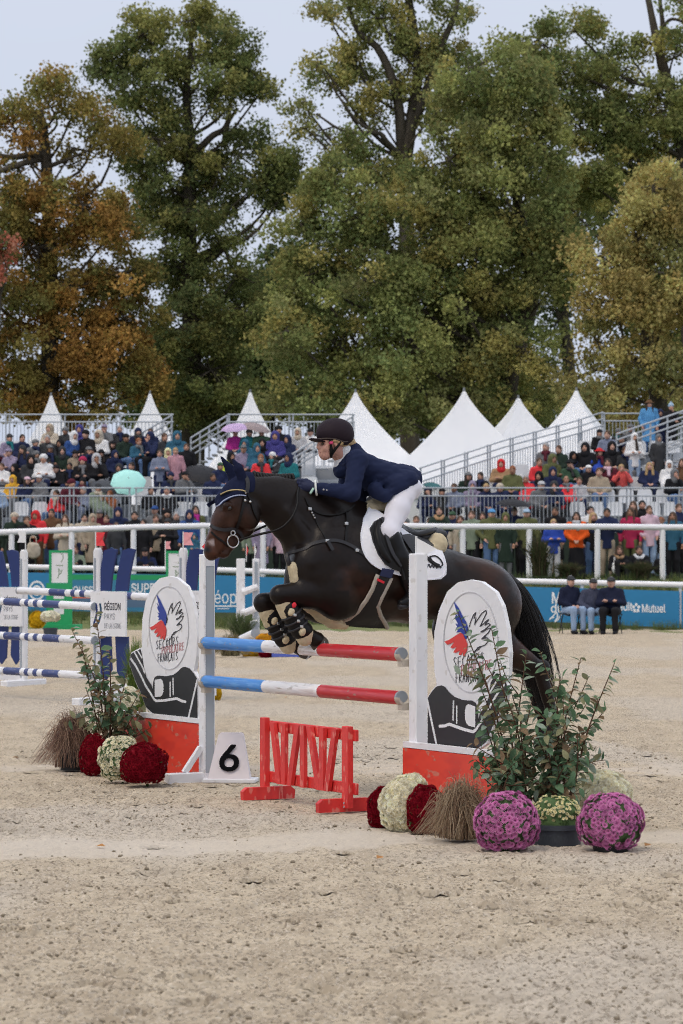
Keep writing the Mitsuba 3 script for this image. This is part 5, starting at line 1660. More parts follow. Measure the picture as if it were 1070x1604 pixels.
course_sign('green framed white sign left of the first navy banded wing', 95, 62, 36, 862, 913, 984)
course_sign('green framed white sign behind the emblem wing', 278, 62, 36, 863, 916, 984)
t = thing('plain_wing', 'slim white ladder shaped jump wing behind the poles', 'jump wing')
for px, w in ((377, .085), (401, .07)):
    q = at(px, 985, 57)
    q[2] = max(0, q[2] - .2)
    part(t, 'post', box(q[0] - w, q[0] + w, 56.95, 57.05, .02, at(px, 875, 57)[2], .01), OFFWHITE)
for py in (923, 956, 979):
    a, b = at(380, py + 5, 56.9), at(404, py - 4, 56.9)
    part(t, 'rung', tube([a, b], .07, 8), OFFWHITE)
q = at(401, 900, 56.9)
part(t, 'track', box(q[0] - .03, q[0] + .03, 56.88, 56.94, .3, at(401, 880, 57)[2]), TRACK)
for lab, a, b, m in (('short orange and white pole lying on the slim wing', at(381, 988, 56), at(399, 980, 55), ORANGE), ('white pole end below the orange one', at(379, 1002, 54), at(400, 992, 53), OFFWHITE)):
    jump_pole(lab, a, b, .085, (.75,), (('section', m), ('section', OFFWHITE)), None)
pk = thing('blue_plank', 'violet blue painted plank standing low on the sand behind the poles', 'plank')
a, b = at(427, 1028, 49.5), at(476, 1027, 49)
scene[pk + '__board'] = mikit.ply(box(a[0], b[0], 48.9, 49.2, .0, .12, .01), mat('plank_blue', (.10, .14, .50), .5), 30)
scene[pk + '__upper_board'] = mikit.ply(box(a[0] - .02, b[0] - .05, 49.25, 49.35, .10, .19, .01), mat('plank_violet', (.28, .30, .62), .5), 30)
swallow_flag('white swallowtail flag on the striped wing at the left edge', 40, 832, 38.2, -13, 18, FWHITE, 1, True, .1)
swallow_flag('red swallowtail flag on the front striped wing', 150, 834, 33.6, 15, 21, FRED, 1, True, .05)
swallow_flag('small pink flag left of the half hidden striped wing', 259, 848, 45, 9, 12, FPINK, 1, True, .3)
swallow_flag('pink swallowtail flag on the half hidden striped wing', 287, 834, 34.0, 16, 20, FPINK, 1, True, .08)
swallow_flag('narrow red flag on the slim white wing', 386, 852, 57, 3, 20, FRED, 1, False, .1)
swallow_flag('narrow white flag on the slim white wing', 399, 852, 57, 3, 20, FWHITE, 1, False, .1)

# ------------------------------------------------------------------ three officials on folding chairs
for i_, (px, jc, tr, lab) in enumerate(((893, 'midnight', 'pale_denim', 'left'), (929, 'dark_slate', 'pale_denim', 'middle'), (958, 'midnight', 'black', 'right'))):
    d = 64.2 - .25 * (i_ == 2)
    x = at(px, 990, d)[0]
    c = thing('folding_chair', f'black folding chair under the {lab} seated official', 'chair', 'black folding chairs before the blue board')
    cb = mat('chair_black', (.02, .02, .022), .5)
    M = mtx((x, d + .05, 0), .12)
    for nm_, me in (('seat', box(-.21, .21, -.22, .2, .43, .455, .008)), ('backrest', box(-.21, .21, .22, .245, .62, .84, .008)), ('leg', tube([[-.2, -.2, 0], [-.2, .22, .62], [-.2, .235, .86]], .012, 6)), ('leg', tube([[.2, -.2, 0], [.2, .22, .62], [.2, .235, .86]], .012, 6)), ('leg', tube([[-.19, .25, 0], [-.19, -.18, .44]], .012, 6)), ('leg', tube([[.19, .25, 0], [.19, -.18, .44]], .012, 6))):
        me.apply_transform(M)
        part(c, nm_, me, cb)
    person(x, d, -.01, ['sit_lap', 'sit_open', 'sit_cross'][i_], jc, ('cap', 'charcoal'), f'{lab} one of three seated officials in navy jackets and dark caps before the blue board', 'officials seated before the blue board', tr, skin=1, hair='grey_hair', scale=[1.02, .97, 1.0][i_], turn=[.42, .15, -.22][i_], shoes='black')
# ------------------------------------------------------------------ horse and rider, shaped in the horse's own frame: x forward, y to its left, z up
YAW = math.radians(27)
HF = np.array([-math.cos(YAW), -math.sin(YAW), 0])
HL = np.array([-HF[1], HF[0], 0])
H0 = at(560, 1000, 20.5)
H0[2] = 0
HM = np.eye(4)
HM[:3, 0], HM[:3, 1], HM[:3, 3] = HF, HL, H0


def h(px, py, s=0.0):
    x, z = plane_sz(px, py, H0 + HL * s, HF)
    return np.array([x, s, z])


PXM = 219.0


def body_of(b):
    return b


trunk = Blend(.07)
# neck, chest, barrel, loin, croup
trunk.chain([h(392, 772), h(428, 783), h(467, 803), h(512, 840)], [.132, .158, .225, .32], q=[.60, .58, .58, .66], k=.05)
trunk.cone(h(489, 855), h(508, 880), .185, .26, .9)
trunk.chain([h(512, 870), h(572, 888), h(640, 908), h(700, 917), h(745, 934)], [.31, .415, .305, .245, .280], q=[.74, .70, .98, 1.16, .98], k=.05)
trunk.ball(h(560, 818), (.20, .085, .150), rot=.30)                              # withers
trunk.cone(h(746, 930, .12), h(777, 943, .11), .23, .185, .8).cone(h(746, 930, -.12), h(777, 943, -.11), .23, .185, .8)
for s in (-1, 1):
    trunk.ball(h(508, 880, s * .17), (.17, .095, .25), rot=.35)                  # shoulder blade
    trunk.ball(h(478, 888, s * .13), (.11, .10, .15))                            # point of the shoulder and breast
    trunk.ball(h(755, 945, s * .19), (.20, .11, .26))                            # haunch
    trunk.cone(h(520, 812, s * .13), h(487, 884, s * .205), .050, .045, k=.025)   # ridge of the shoulder blade
    trunk.ball(h(533, 908, s * .20), (.115, .075, .10), rot=-.5, k=.025)          # triceps
    trunk.cone(h(450, 800, s * .085), h(482, 846, s * .13), .050, .065, k=.02)     # side of the neck
    trunk.cone(h(718, 890, s * .19), h(730, 965, s * .225), .040, .085, k=.04)    # hip to stifle
    trunk.cone(h(772, 905, s * .14), h(771, 985, s * .165), .070, .085, k=.022)   # hamstring
    trunk.cone(h(738, 972, s * .20), h(708, 968, s * .20), .05, .03, k=.03)       # flank fold
head = Blend(.035)
head.chain([h(384, 768), h(366, 790), h(352, 820), h(339, 846), h(333, 861)], [.095, .105, .090, .068, .058], q=[.80, .80, .70, .82, .95], k=.04)
for s in (-1, 1):
    head.ball(h(388, 806, s * .062), (.100, .045, .105), k=.03)                  # cheek
    head.cone(h(352, 806, s * .052), h(334, 838, s * .032), .035, .028, k=.03)   # facial crest
    head.ball(h(357, 793, s * .088), (.042, .022, .030), k=.02)                  # brow over the eye
head.cone(h(386, 826), h(354, 854), .060, .042, .70).cone(h(360, 853), h(349, 866), .042, .030, .85)
head.ball(h(351, 868), (.036, .034, .024)).ball(h(331, 869), (.036, .044, .036))
for s in (-1, 1):
    head.ball(h(326.5, 860, s * .052), (.019, .020, .027), rot=.5, k=.010, cut=True)   # nostril
    head.ball(h(345, 867, s * .045), (.060, .030, .0060), rot=-.56, k=.005, cut=True)  # mouth
    head.ball(h(359, 796, s * .100), (.020, .014, .014), k=.008, cut=True)       # eye socket
TRUNK_ITEMS = trunk.items + head.items
legs = Blend(.045)
for s, fx in ((1, 0), (-1, 0)):
    near = s > 0
    S = .15 * s
    el = h(530, 934, S) if near else h(530, 934, -.15) * [1, 1, 1]
    if near:
        kn, fe, pa, ho = h(439, 932, .15), h(472, 989, .15), h(484, 994, .15), h(497, 1004, .15)
    else:
        kn, fe, pa, ho = h(413, 946, -.13), h(446, 1002, -.13), h(458, 1006, -.13), h(472, 1014, -.13)
        el = h(505, 940, -.15)
    legs.chain([h(500, 905, S * .9) if near else h(480, 910, S * .9), el], [.17, .165], q=.65, k=.06)
    legs.chain([el, el * .45 + kn * .55 + [0, 0, .015], kn], [.150, .100, .068], q=[.8, .85, .95], k=.04)
    legs.ball(kn, (.070, .062, .070), k=.02)
    legs.cone(el * .75 + kn * .25 + [0, s * .03, .05], el * .25 + kn * .75 + [0, s * .02, .035], .07, .035, k=.015)
    legs.chain([kn, kn * .45 + fe * .55, fe], [.058, .043, .052], q=.85, k=.02)
    legs.chain([fe, pa], [.052, .042], k=.02)
    hd = (ho - pa) / np.linalg.norm(ho - pa)
    legs.chain([pa, ho - hd * .01], [.045, .060], k=.02)
for s in (1, -1):
    S = .16 * s
    dx, dz = (0, 0) if s > 0 else (-14, 8)
    st, hk, ft, hf = h(728 + dx, 985, S), h(846 + dx, 1050 + dz, S), h(868 + dx, 1128 + dz, S), h(862 + dx, 1158 + dz, S)
    legs.chain([h(762, 955, S * 1.05), st], [.27, .19], q=.62, k=.06)
    legs.chain([h(752, 985, S), h(795, 1020, S), hk], [.20, .105, .062], q=[.66, .75, .8], k=.05)
    legs.ball(hk + [-.02, 0, .02], (.062, .046, .062), rot=.6, k=.02)
    legs.chain([hk, ft], [.055, .044], q=.85, k=.02)
    legs.chain([ft, ft * .4 + hf * .6, hf], [.052, .043, .062], k=.02)
full = Blend(.05)
full.items = TRUNK_ITEMS + legs.items
for s, bx, by, tx, ty in ((1, 381, 752, 364.5, 720), (-1, 371, 757, 347, 716)):
    full.cone(h(bx, by, s * .055), h((bx + tx) / 2 + 1, (by + ty) / 2 - 2, s * .068), .030, .028, .6, k=.015).cone(h((bx + tx) / 2 + 1, (by + ty) / 2 - 2, s * .068), h(tx, ty + 3, s * .06), .028, .006, .6, k=.008)


def muscle(P):
    v = (meshkit.noise(P * [7, 9, 7], 3) - .5) * .014
    return v + (meshkit.noise(P * [30, 30, 18], 9) - .5) * .003


hm = full.mesh(.0125, 3, muscle)
P_ = np.array(hm.vertices)


def near_px(px, py, r, s=0.0):
    """How close (1 to 0) the horse's points are to a place on its body: a patch of coat colour."""
    c = h(px, py, s)
    return np.clip(1 - np.hypot(P_[:, 0] - c[0], P_[:, 2] - c[2]) / r, 0, 1)


grain = meshkit.fbm(P_ * [9, 9, 9], 3, 2)[:, None]
fine = meshkit.noise(P_ * [70, 70, 45], 4)[:, None]
BAY, BROWN = np.array([.0100, .0062, .0052]), np.array([.070, .026, .014])
patch = np.maximum.reduce([1.25 * near_px(331, 848, .24), .8 * near_px(352, 820, .22), .55 * near_px(620, 940, .40), .45 * near_px(560, 925, .30), .75 * near_px(800, 945, .20), .50 * near_px(740, 900, .3), .4 * near_px(520, 900, .3), .6 * near_px(795, 1015, .22)])[:, None]
w_ = np.clip(patch * 1.15 - .62 + grain * .95, 0, 1) * (patch > 0)
hc = BAY * (1 - w_) + BROWN * w_
hc = hc * (.82 + .36 * fine)
nost = np.clip(1.4 - np.hypot(P_[:, 0] - h(326.5, 861, .05)[0], P_[:, 2] - h(326.5, 861, .05)[2]) / .022, 0, 1)[:, None]
hc = hc * (1 - nost) + BAY * .5 * nost
snip = np.clip(1.5 - np.hypot(P_[:, 0] - h(330, 850)[0], (P_[:, 2] - h(330, 850)[2]) * 1.0) / .024 + (meshkit.noise(P_ * 60, 7) - .5), 0, 1)[:, None] * (np.abs(P_[:, 1:2]) < .055)
hc = hc * (1 - snip) + np.array([.34, .28, .28]) * snip
lowleg = ((P_[:, 2] < h(430, 925)[2]) & (P_[:, 0] > h(520, 930)[0]))[:, None]
hc = np.where(lowleg, BAY * .8 * (.8 + .4 * fine), hc)
scene['material_coat'] = {'type': 'principled', 'base_color': VC, 'roughness': .36, 'specular': .24}
horse = thing('horse', 'dark bay horse with plaited mane jumping over the blue white and red poles', 'horse')


def hpart(parent, name, mesh, m, smooth=40, **kw):
    mesh.apply_transform(HM)
    return part(parent, name, mesh, m, smooth, **kw)


hpart(horse, 'body', hm, 'material_coat', True, color=hc)
# eyes
for s in (1, -1):
    e = trimesh.creation.icosphere(subdivisions=3, radius=.019)
    e.apply_translation(h(359, 796, s * .083))
    hpart(horse, 'eye', e, mat('horse_eye', (.012, .007, .005), .08, .8), True)
# hooves
hoofm = mat('hoof_horn', proc(lambda p, n, uv: mix((.030, .024, .020), (.085, .070, .058), tfbm(p.x * 18, p.y * 18, p.z * 70, 2))), .55, .4)
for tip, base, s in ((h(503, 1011, .15), h(491, 999, .15), .15), (h(480, 1020, -.13), h(467, 1009, -.13), -.13)):
    d = tip - base
    hf_ = Blend(.01).cone(base, base + d * .85, .052, .064, .95).mesh(.008, 1)
    hpart(horse, 'hoof', hf_, hoofm)
    sole = Blend(.01).cone(base + d * 1.0 + [0, 0, .0], base + d * 1.12, .060, .060, .9).mesh(.009, 1)
    hpart(horse, 'shoe', tube(smooth_curve([base + d * .95 + np.array([math.cos(a) * .0, math.sin(a) * .055, math.cos(a) * .055]) for a in np.linspace(.5, 5.8, 9)], 18), .008, 6), STEEL)

# height map of the horse's near side, for laying tack on it
tm_ = Blend(.05)
tm_.items = TRUNK_ITEMS
TD, TLO, TH = tm_.field(.016)
inside = TD < 0
jj = np.where(inside.any(1), inside.shape[1] - 1 - np.argmax(inside[:, ::-1, :], axis=1), 0)
I_, K_ = np.meshgrid(np.arange(TD.shape[0]), np.arange(TD.shape[2]), indexing='ij')
a_, b_ = TD[I_, jj, K_], TD[I_, np.minimum(jj + 1, TD.shape[1] - 1), K_]
YM = TLO[1] + TH * (jj + a_ / np.where(np.abs(a_ - b_) < 1e-6, 1, a_ - b_))
YM = np.where(inside.any(1), YM, np.nan)
import scipy.ndimage as ndi
ok = ~np.isnan(YM)
ii = ndi.distance_transform_edt(~ok, return_distances=False, return_indices=True)
YM = ndi.gaussian_filter(YM[tuple(ii)], 1.2)


def surf(x, z):
    r = ndi.map_coordinates(YM, [(np.atleast_1d(x) - TLO[0]) / TH, (np.atleast_1d(z) - TLO[2]) / TH], order=1, mode='nearest')
    return r if np.ndim(x) else float(r[0])


def on_side(px, py, off=.0, guess=.28):
    """The point of the horse's near side seen at a pixel, lifted by off."""
    s = guess
    for _ in range(4):
        p = h(px, py, s)
        s = float(surf(p[0], p[2])) + off
    return np.array([p[0], s, p[2]])


def strap(pts, w, th, off=.004, side=1, n=40, guess=.25, free=False):
    """A flat strap laid on the horse along the pixel path (or through points given in space)."""
    P = smooth_curve(pts if free else [on_side(a, b, off, guess) for a, b in pts], n)
    if not free:
        P[:, 1] = np.maximum(surf(P[:, 0], P[:, 2]) + off, P[:, 1] - .012)
    t = np.gradient(P, axis=0)
    t /= np.linalg.norm(t, axis=1, keepdims=True)
    e = .01
    nn = np.stack([-(surf(P[:, 0] + e, P[:, 2]) - surf(P[:, 0] - e, P[:, 2])) / (2 * e), np.ones(n), -(surf(P[:, 0], P[:, 2] + e) - surf(P[:, 0], P[:, 2] - e)) / (2 * e)], 1)
    nn = np.clip(nn, -1.2, 1.2)
    nn -= t * (nn * t).sum(1, keepdims=True)
    nn /= np.linalg.norm(nn, axis=1, keepdims=True)
    b = np.cross(t, nn)
    V = np.stack([P - b * w / 2, P - b * w / 2 * .9 + nn * th, P + b * w / 2 * .9 + nn * th, P + b * w / 2], 1)
    if side < 0:
        V[..., 1] *= -1
    i, j = np.meshgrid(np.arange(n - 1), np.arange(4), indexing='ij')
    q = np.stack([i * 4 + j, i * 4 + (j + 1) % 4, (i + 1) * 4 + (j + 1) % 4, (i + 1) * 4 + j], -1).reshape(-1, 4)
    q = np.vstack([q, [[0, 3, 2, 1], [n * 4 - 4, n * 4 - 3, n * 4 - 2, n * 4 - 1]]])
    m = trimesh.Trimesh(V.reshape(-1, 3), np.vstack([q[:, [0, 1, 2]], q[:, [0, 2, 3]]]), process=False)
    m.fix_normals()
    return m


def drape(poly_px, off, th, side=1, guess=.28, edge=.032):
    """A sheet with the outline given in pixels, laid on the horse's side; th thick."""
    xy = [on_side(a, b, off, guess)[[0, 2]] for a, b in poly_px]
    g = sg.Polygon(xy).buffer(0)
    v, f = trimesh.creation.triangulate_polygon(g, engine='earcut')
    v3, f = trimesh.remesh.subdivide_to_size(np.c_[v, v[:, 0] * 0], f, edge, 12)
    m = trimesh.Trimesh(v3, f)
    m.merge_vertices()
    v, f = np.array(m.vertices)[:, :2], np.array(m.faces)
    y = surf(v[:, 0], v[:, 1]) + off
    top = np.c_[v[:, 0], y + th, v[:, 1]]
    bot = np.c_[v[:, 0], y - .004, v[:, 1]]
    e = np.sort(np.vstack([f[:, [0, 1]], f[:, [1, 2]], f[:, [2, 0]]]), 1)
    u, c = np.unique(e, axis=0, return_counts=True)
    be = u[c == 1]
    n = len(v)
    F = np.vstack([f, f[:, ::-1] + n, np.c_[be[:, 0], be[:, 1], be[:, 1] + n], np.c_[be[:, 0], be[:, 1] + n, be[:, 0] + n]])
    m = trimesh.Trimesh(np.vstack([top, bot]) * [1, side, 1], F, process=False)
    m.fix_normals()
    return m


LEATHER = mat('leather_black', (.010, .0095, .010), .42, .2)
LEATHER2 = mat('leather_dark_grey', (.024, .024, .028), .45, .35)
METAL = mat('bit_steel', (.62, .62, .62), .2, .6, metallic=1.0)
FLEECE = mat('fleece_beige', proc(lambda p, n, uv: mix((.62, .53, .36), (.50, .42, .28), tfbm(p.x * 50, p.y * 50, p.z * 50, 2))), .95, .1)
FLEECE_G = mat('fleece_grey', proc(lambda p, n, uv: mix((.46, .42, .36), (.36, .33, .28), tfbm(p.x * 60, p.y * 60, p.z * 60, 2))), .95, .1)
PADW = mat('pad_white', (.78, .78, .82), .8, .2)
BNAVY = mat('bonnet_navy', (.011, .015, .042), .85, .12)
rough_fleece = lambda P: (meshkit.noise(P * 90, 3) - .5) * .008

# mane: a row of plaits along the crest; forelock hidden by the bonnet
for i_, (px, py) in enumerate([(398 + 60 * q, 741 + 2.5 * math.sin(q * 3) + 3 * q) for q in np.linspace(0, 1, 13)]):
    c = h(px, py, .0)
    pl_ = Blend(.012).ball(c + [0, 0, .0], (.015, .018, .016), rot=.3).cone(c, c + [0, .020, -.024], .013, .010).mesh(.008, 1, lambda P: (meshkit.noise(P * 80, 5) - .5) * .006)
    hpart(horse, 'plait', pl_, mat('mane_black', (.010, .009, .009), .55, .4))
# tail: a tapering bundle of long hairs from the dock
trng = np.random.default_rng(3)
tc = [h(786, 897), h(802, 916), h(818, 958), h(831, 1010), h(842, 1060), h(850, 1108)]
tr_ = [.045, .085, .125, .135, .115, .070]
core = Blend(.04).chain(tc, [r * .62 for r in tr_], q=.8).mesh(.014, 2, lambda P: (meshkit.fbm(P * [40, 40, 3], 2) - .5) * .03)
tail = hpart(horse, 'tail', core, 'material_mane_black')
path = smooth_curve(tc, 16)
rad = np.interp(np.linspace(0, 1, 16), np.linspace(0, 1, 6), tr_)
n = 800
ang = trng.uniform(0, 6.283, n)
rr = np.sqrt(trng.random(n))
end = trng.uniform(.55, 1.08, n)
st = []
for k in range(n):
    t_ = np.linspace(0, end[k], 12)
    p = np.stack([np.interp(t_, np.linspace(0, 1, 16), path[:, j]) for j in range(3)], 1)
    r_ = np.interp(t_, np.linspace(0, 1, 16), rad) * rr[k] * (1 + .25 * t_)
    over = np.maximum(t_ - 1, 0)[:, None] * (path[-1] - path[-4]) * 2
    w = .018 * np.sin(t_ * 5 + k) * t_
    st.append(p + over + np.stack([np.cos(ang[k]) * r_ + w - .10 * (rr[k] > .93) * t_ ** 2, np.sin(ang[k]) * r_ * .8, np.sin(ang[k] * 2) * r_ * .3], 1))
hpart(horse, 'tail_hair', ribbons(np.array(st), .0050), 'material_mane_black', True, kind='stuff')

# ---- bonnet over ears and brow
bonnet = thing('ear_bonnet', 'dark navy ear bonnet on the horse head with pale piped edge', 'ear bonnet')
bb_ = Blend(.02)
bb_.chain([h(388, 762), h(372, 776), h(352, 786)], [.105, .112, .072], q=[.86, .86, .95], k=.03)
for s, bx, by, tx, ty in ((1, 381, 752, 364, 719), (-1, 371, 757, 346, 715)):
    bb_.cone(h(bx, by, s * .055), h((bx + tx) / 2 + 1, (by + ty) / 2 - 2, s * .068), .038, .035, .62, k=.012).cone(h((bx + tx) / 2 + 1, (by + ty) / 2 - 2, s * .068), h(tx, ty, s * .06), .035, .008, .62, k=.006)
bb_.ball(h(386, 846), (.345, .5, .335), k=.006, cut=True)
bb_.ball(h(427, 764), (.175, .5, .26), k=.006, cut=True)
hpart(bonnet, 'cover', bb_.mesh(.009, 2), BNAVY)
flap = drape([(378, 762), (356, 768), (346, 777), (337, 790), (339, 794), (350, 787), (362, 780), (374, 777), (386, 777)], .010, .006, 1, .08, .012)
hpart(bonnet, 'flap', flap, BNAVY)
hpart(bonnet, 'piping', strap([(338, 793), (349, 786), (361, 779), (373, 776), (385, 776.5)], .008, .007, .014, guess=.08), mat('piping_pale', (.35, .40, .55), .6))
hpart(bonnet, 'flap', drape([(378, 762), (356, 768), (346, 777), (337, 790), (339, 794), (350, 787), (362, 780), (374, 777), (386, 777)], .010, .006, -1, .08, .012), BNAVY)

# ---- bridle and reins
bridle = thing('bridle', 'black leather bridle with gold trimmed browband and ring bit on the horse head', 'bridle')
hpart(bridle, 'browband', strap([(345, 775), (354, 771), (366, 769), (378, 769), (386, 771)], .018, .010, .020, guess=.09), LEATHER)
hpart(bridle, 'gold_trim', strap([(345, 774), (354, 770), (366, 768.5), (378, 768.5), (384, 770)], .007, .012, .024, guess=.09), mat('gold_trim', (.55, .42, .20), .35, .5, metallic=.4))
hpart(bridle, 'headpiece', strap([(382, 744), (387, 752), (388, 762), (386, 772)], .030, .010, .022, guess=.1), LEATHER2)
hpart(bridle, 'cheekpiece', strap([(385, 773), (381, 790), (377, 808), (372, 824), (366, 838)], .020, .008, .008, guess=.1), LEATHER)
hpart(bridle, 'noseband', strap([(329.5, 823), (339, 828), (352, 830), (364, 829), (374, 833), (380, 842)], .024, .010, .006, guess=.08), LEATHER2)
hpart(bridle, 'flash_strap', strap([(331, 833), (339, 841), (350, 849), (358, 856)], .014, .007, .006, guess=.07), LEATHER)
hpart(bridle, 'throat_lash', strap([(388, 774), (393, 786), (398, 802), (403, 817)], .012, .006, .008, guess=.1), LEATHER)
for px, py in ((385, 771.5), (384, 784), (392, 786)):
    st_ = trimesh.creation.icosphere(subdivisions=2, radius=.010)
    st_.apply_translation(on_side(px, py, .022, .1))
    hpart(bridle, 'stud', st_, METAL, True)
far = lambda p: np.array([p[0], -p[1], p[2]])
for s, nm_ in ((1, 'rein'), (-1, 'far_rein')):
    c = on_side(365, 848, .024, .06)
    ring = np.array([c + [math.cos(a) * .043, 0, math.sin(a) * .043] for a in np.linspace(0, 6.2832, 25)])
    ring2 = np.array([on_side(365, 835, .022, .06) + [math.cos(a) * .016, 0, math.sin(a) * .016] for a in np.linspace(0, 6.2832, 15)])
    f_ = (lambda v: v) if s > 0 else (lambda v: v * [1, -1, 1])
    hpart(bridle, 'bit_ring', tube(f_(ring), .0058, 6), METAL, True)
    hpart(bridle, 'bit_ring', tube(f_(ring2), .0050, 6), METAL, True)
    hand = h(468, 764, .10)
    if s > 0:
        pts = [c + [-.045, .0, .01], h(402, 838, .13), h(436, 829, .20), h(455, 813, .22), h(465, 792, .20), h(466, 775, .15), hand]
    else:
        pts = [far(c) + [-.045, 0, .01], h(404, 829, -.16), h(440, 810, -.22), h(462, 782, -.18), h(468, 766, -.10)]
    hpart(bridle, 'rein', tube(smooth_curve(pts, 40), .0085, 6), LEATHER, True)

# ---- breastplate
bp = thing('breastplate', 'black leather breastplate with neck strap and cream fleece sleeve across the horse chest', 'breastplate')
hpart(bp, 'shoulder_strap', strap([(449, 868), (458, 866), (470, 860), (490, 852), (512, 847), (532, 848), (552, 856), (572, 869), (592, 882), (610, 892)], .026, .010, .006), LEATHER2)
hpart(bp, 'neck_strap', strap([(513, 850), (504, 832), (494, 812), (485, 795), (478, 780)], .012, .007, .006), LEATHER)
hpart(bp, 'neck_strap', strap([(481, 788), (492, 800), (508, 806), (528, 806), (546, 799), (556, 790)], .012, .007, .008), LEATHER)
hpart(bp, 'strap_end', strap([(513, 848), (517, 855), (521, 862)], .026, .012, .014), LEATHER2)
hpart(bp, 'wither_strap', strap([(541, 850), (542, 835), (544, 818), (543, 803)], .018, .008, .006), LEATHER)
for px, py in ((543, 820), (513, 847), (560, 862), (486, 797)):
    b_ = box(-.014, .014, -.004, .004, -.012, .012, .003)
    b_.apply_translation(on_side(px, py, .020))
    hpart(bp, 'buckle', b_, METAL)
for px, py in ((489, 803), (491, 807), (493, 811)):
    st_ = trimesh.creation.icosphere(subdivisions=1, radius=.008)
    st_.apply_translation(on_side(px, py, .014))
    hpart(bp, 'stud', st_, METAL, True)
hpart(bp, 'chest_strap', tube(smooth_curve([on_side(449, 868, .01), h(452, 880, .16), h(458, 892, .13), h(463, 912, .12)], 12), .016, 6), LEATHER2)
fs = Blend(.02).cone(h(460, 889, .15), h(463, 910, .15), .042, .040).mesh(.010, 1, rough_fleece)
hpart(bp, 'fleece_sleeve', fs, FLEECE)

# ---- saddle pad, saddle, girth, stirrups
pad = thing('saddle_pad', 'white saddle pad under the saddle with small dark mark at its rear corner', 'saddle pad')
PADPX = [(578, 792), (569, 812), (565, 835), (566, 855), (572, 872), (582, 884), (597, 893), (620, 900), (645, 905), (672, 909), (690, 907), (698, 900), (698.5, 886), (693, 866), (686, 852), (668, 846), (640, 835), (612, 815), (592, 800)]
hpart(pad, 'cloth', drape(PADPX, .012, .012), PADW)
hpart(pad, 'binding', strap([(570, 812), (566, 835), (567, 855), (573, 871), (583, 883), (598, 892), (620, 899), (645, 904), (672, 907.5), (688, 905.5), (696, 899), (697, 886), (692, 868)], .010, .006, .024, n=70), mat('binding_white', (.70, .70, .76), .7))
hpart(pad, 'cloth', drape(PADPX, .012, .012, -1), PADW)
mark = strap([(669, 889), (672, 884), (674, 889), (677, 885), (679, 889), (682, 885), (684, 890), (687, 886), (691, 890)], .010, .003, .0255, n=60)
hpart(pad, 'dark_mark', mark, INK)
st1 = thing('tail_strap', 'black strap with loop hanging over the rear of the saddle pad', 'strap')
hpart(st1, 'strap', strap([(661, 866), (670, 875), (680, 883), (688, 887)], .026, .008, .030), LEATHER)
hpart(st1, 'loop', strap([(673, 872), (682, 871), (690, 877), (693, 885), (686, 888), (678, 881), (673, 872)], .009, .005, .030), LEATHER)

saddle = thing('saddle', 'black jumping saddle with cream fleece pad ends beneath the rider', 'saddle')
FLAP = [(579, 828), (586, 817), (598, 810), (612, 812), (622, 826), (634, 846), (644, 872), (648, 893), (634, 898), (616, 892), (603, 884), (592, 868), (584, 848)]
hpart(saddle, 'flap', drape(FLAP, .028, .014), LEATHER)
hpart(saddle, 'flap', drape(FLAP, .028, .014, -1), LEATHER)
hpart(saddle, 'knee_roll', tube([on_side(a, b, .050) for a, b in ((592, 818), (590, 834), (594, 852), (602, 868), (612, 880))], [.018, .024, .026, .024, .016], 10), LEATHER, True)
hpart(saddle, 'panel_edge', strap([(600, 812), (603, 830), (608, 850), (616, 870), (628, 886)], .030, .012, .044), LEATHER2)
seat_ = Blend(.03).cone(h(590, 809), h(612, 826), .060, .050, 1.7).cone(h(612, 826), h(650, 842), .050, .045, 2.8).cone(h(650, 842), h(682, 838), .045, .052, 3.0)
hpart(saddle, 'seat', seat_.mesh(.014, 2), LEATHER2)
hpart(saddle, 'cantle', tube(smooth_curve([h(632, 833, .16), h(655, 837, .17), h(674, 832, .14), h(683, 830, .0), h(674, 832, -.14), h(655, 837, -.17)], 24), .020, 8), LEATHER2, True)
hpart(saddle, 'skirt', drape([(626, 838), (640, 836), (660, 842), (676, 846), (678, 856), (660, 862), (648, 870), (640, 858)], .040, .016), LEATHER2)
fr_ = Blend(.03).cone(h(581, 800, .0), h(577, 818, .0), .062, .055, 1.2).cone(h(583, 796, .07), h(572, 828, .16), .045, .030).cone(h(583, 796, -.07), h(572, 828, -.16), .045, .030)
fr_.ball(h(590, 795), (.085, .10, .065))
hpart(saddle, 'front_fleece', fr_.mesh(.012, 1, rough_fleece), FLEECE)
bk_ = Blend(.03).cone(h(684, 852, .13), h(684, 852, -.13), .075, .075).cone(h(684, 852, .13), h(668, 866, .20), .07, .03).cone(h(684, 852, -.13), h(668, 866, -.20), .07, .03)
hpart(saddle, 'rear_fleece', bk_.mesh(.012, 1, rough_fleece), FLEECE)

girth = thing('girth', 'wide black belly guard girth edged with grey fleece under the saddle', 'girth')
GP = [(598, 892), (615, 895), (612, 906), (602, 926), (594, 944), (596, 962), (606, 978), (606, 985), (584, 984), (560, 982), (530, 977), (548, 966), (566, 948), (578, 928), (588, 908)]
hpart(girth, 'guard', drape(GP, .012, .014, edge=.018), mat('girth_black', (.012, .012, .013), .55, .4))
hpart(girth, 'guard', drape(GP, .012, .014, -1, edge=.018), 'material_girth_black')
hpart(girth, 'buckle_guard', drape([(599, 890), (617, 893), (612, 906), (595, 902)], .030, .010), mat('strap_navy', (.018, .024, .07), .6))
hpart(girth, 'red_tag', drape([(592, 906), (602, 911), (601, 914.5), (591, 909.5)], .044, .004, edge=.01), mat('tag_red', (.70, .03, .05), .5))
hpart(girth, 'fleece_edge', tube([on_side(a, b, .022) for a, b in ((592, 900), (588, 910), (583, 924), (574, 940), (560, 958), (545, 969), (534, 974))], .016, 8), FLEECE_G, True)
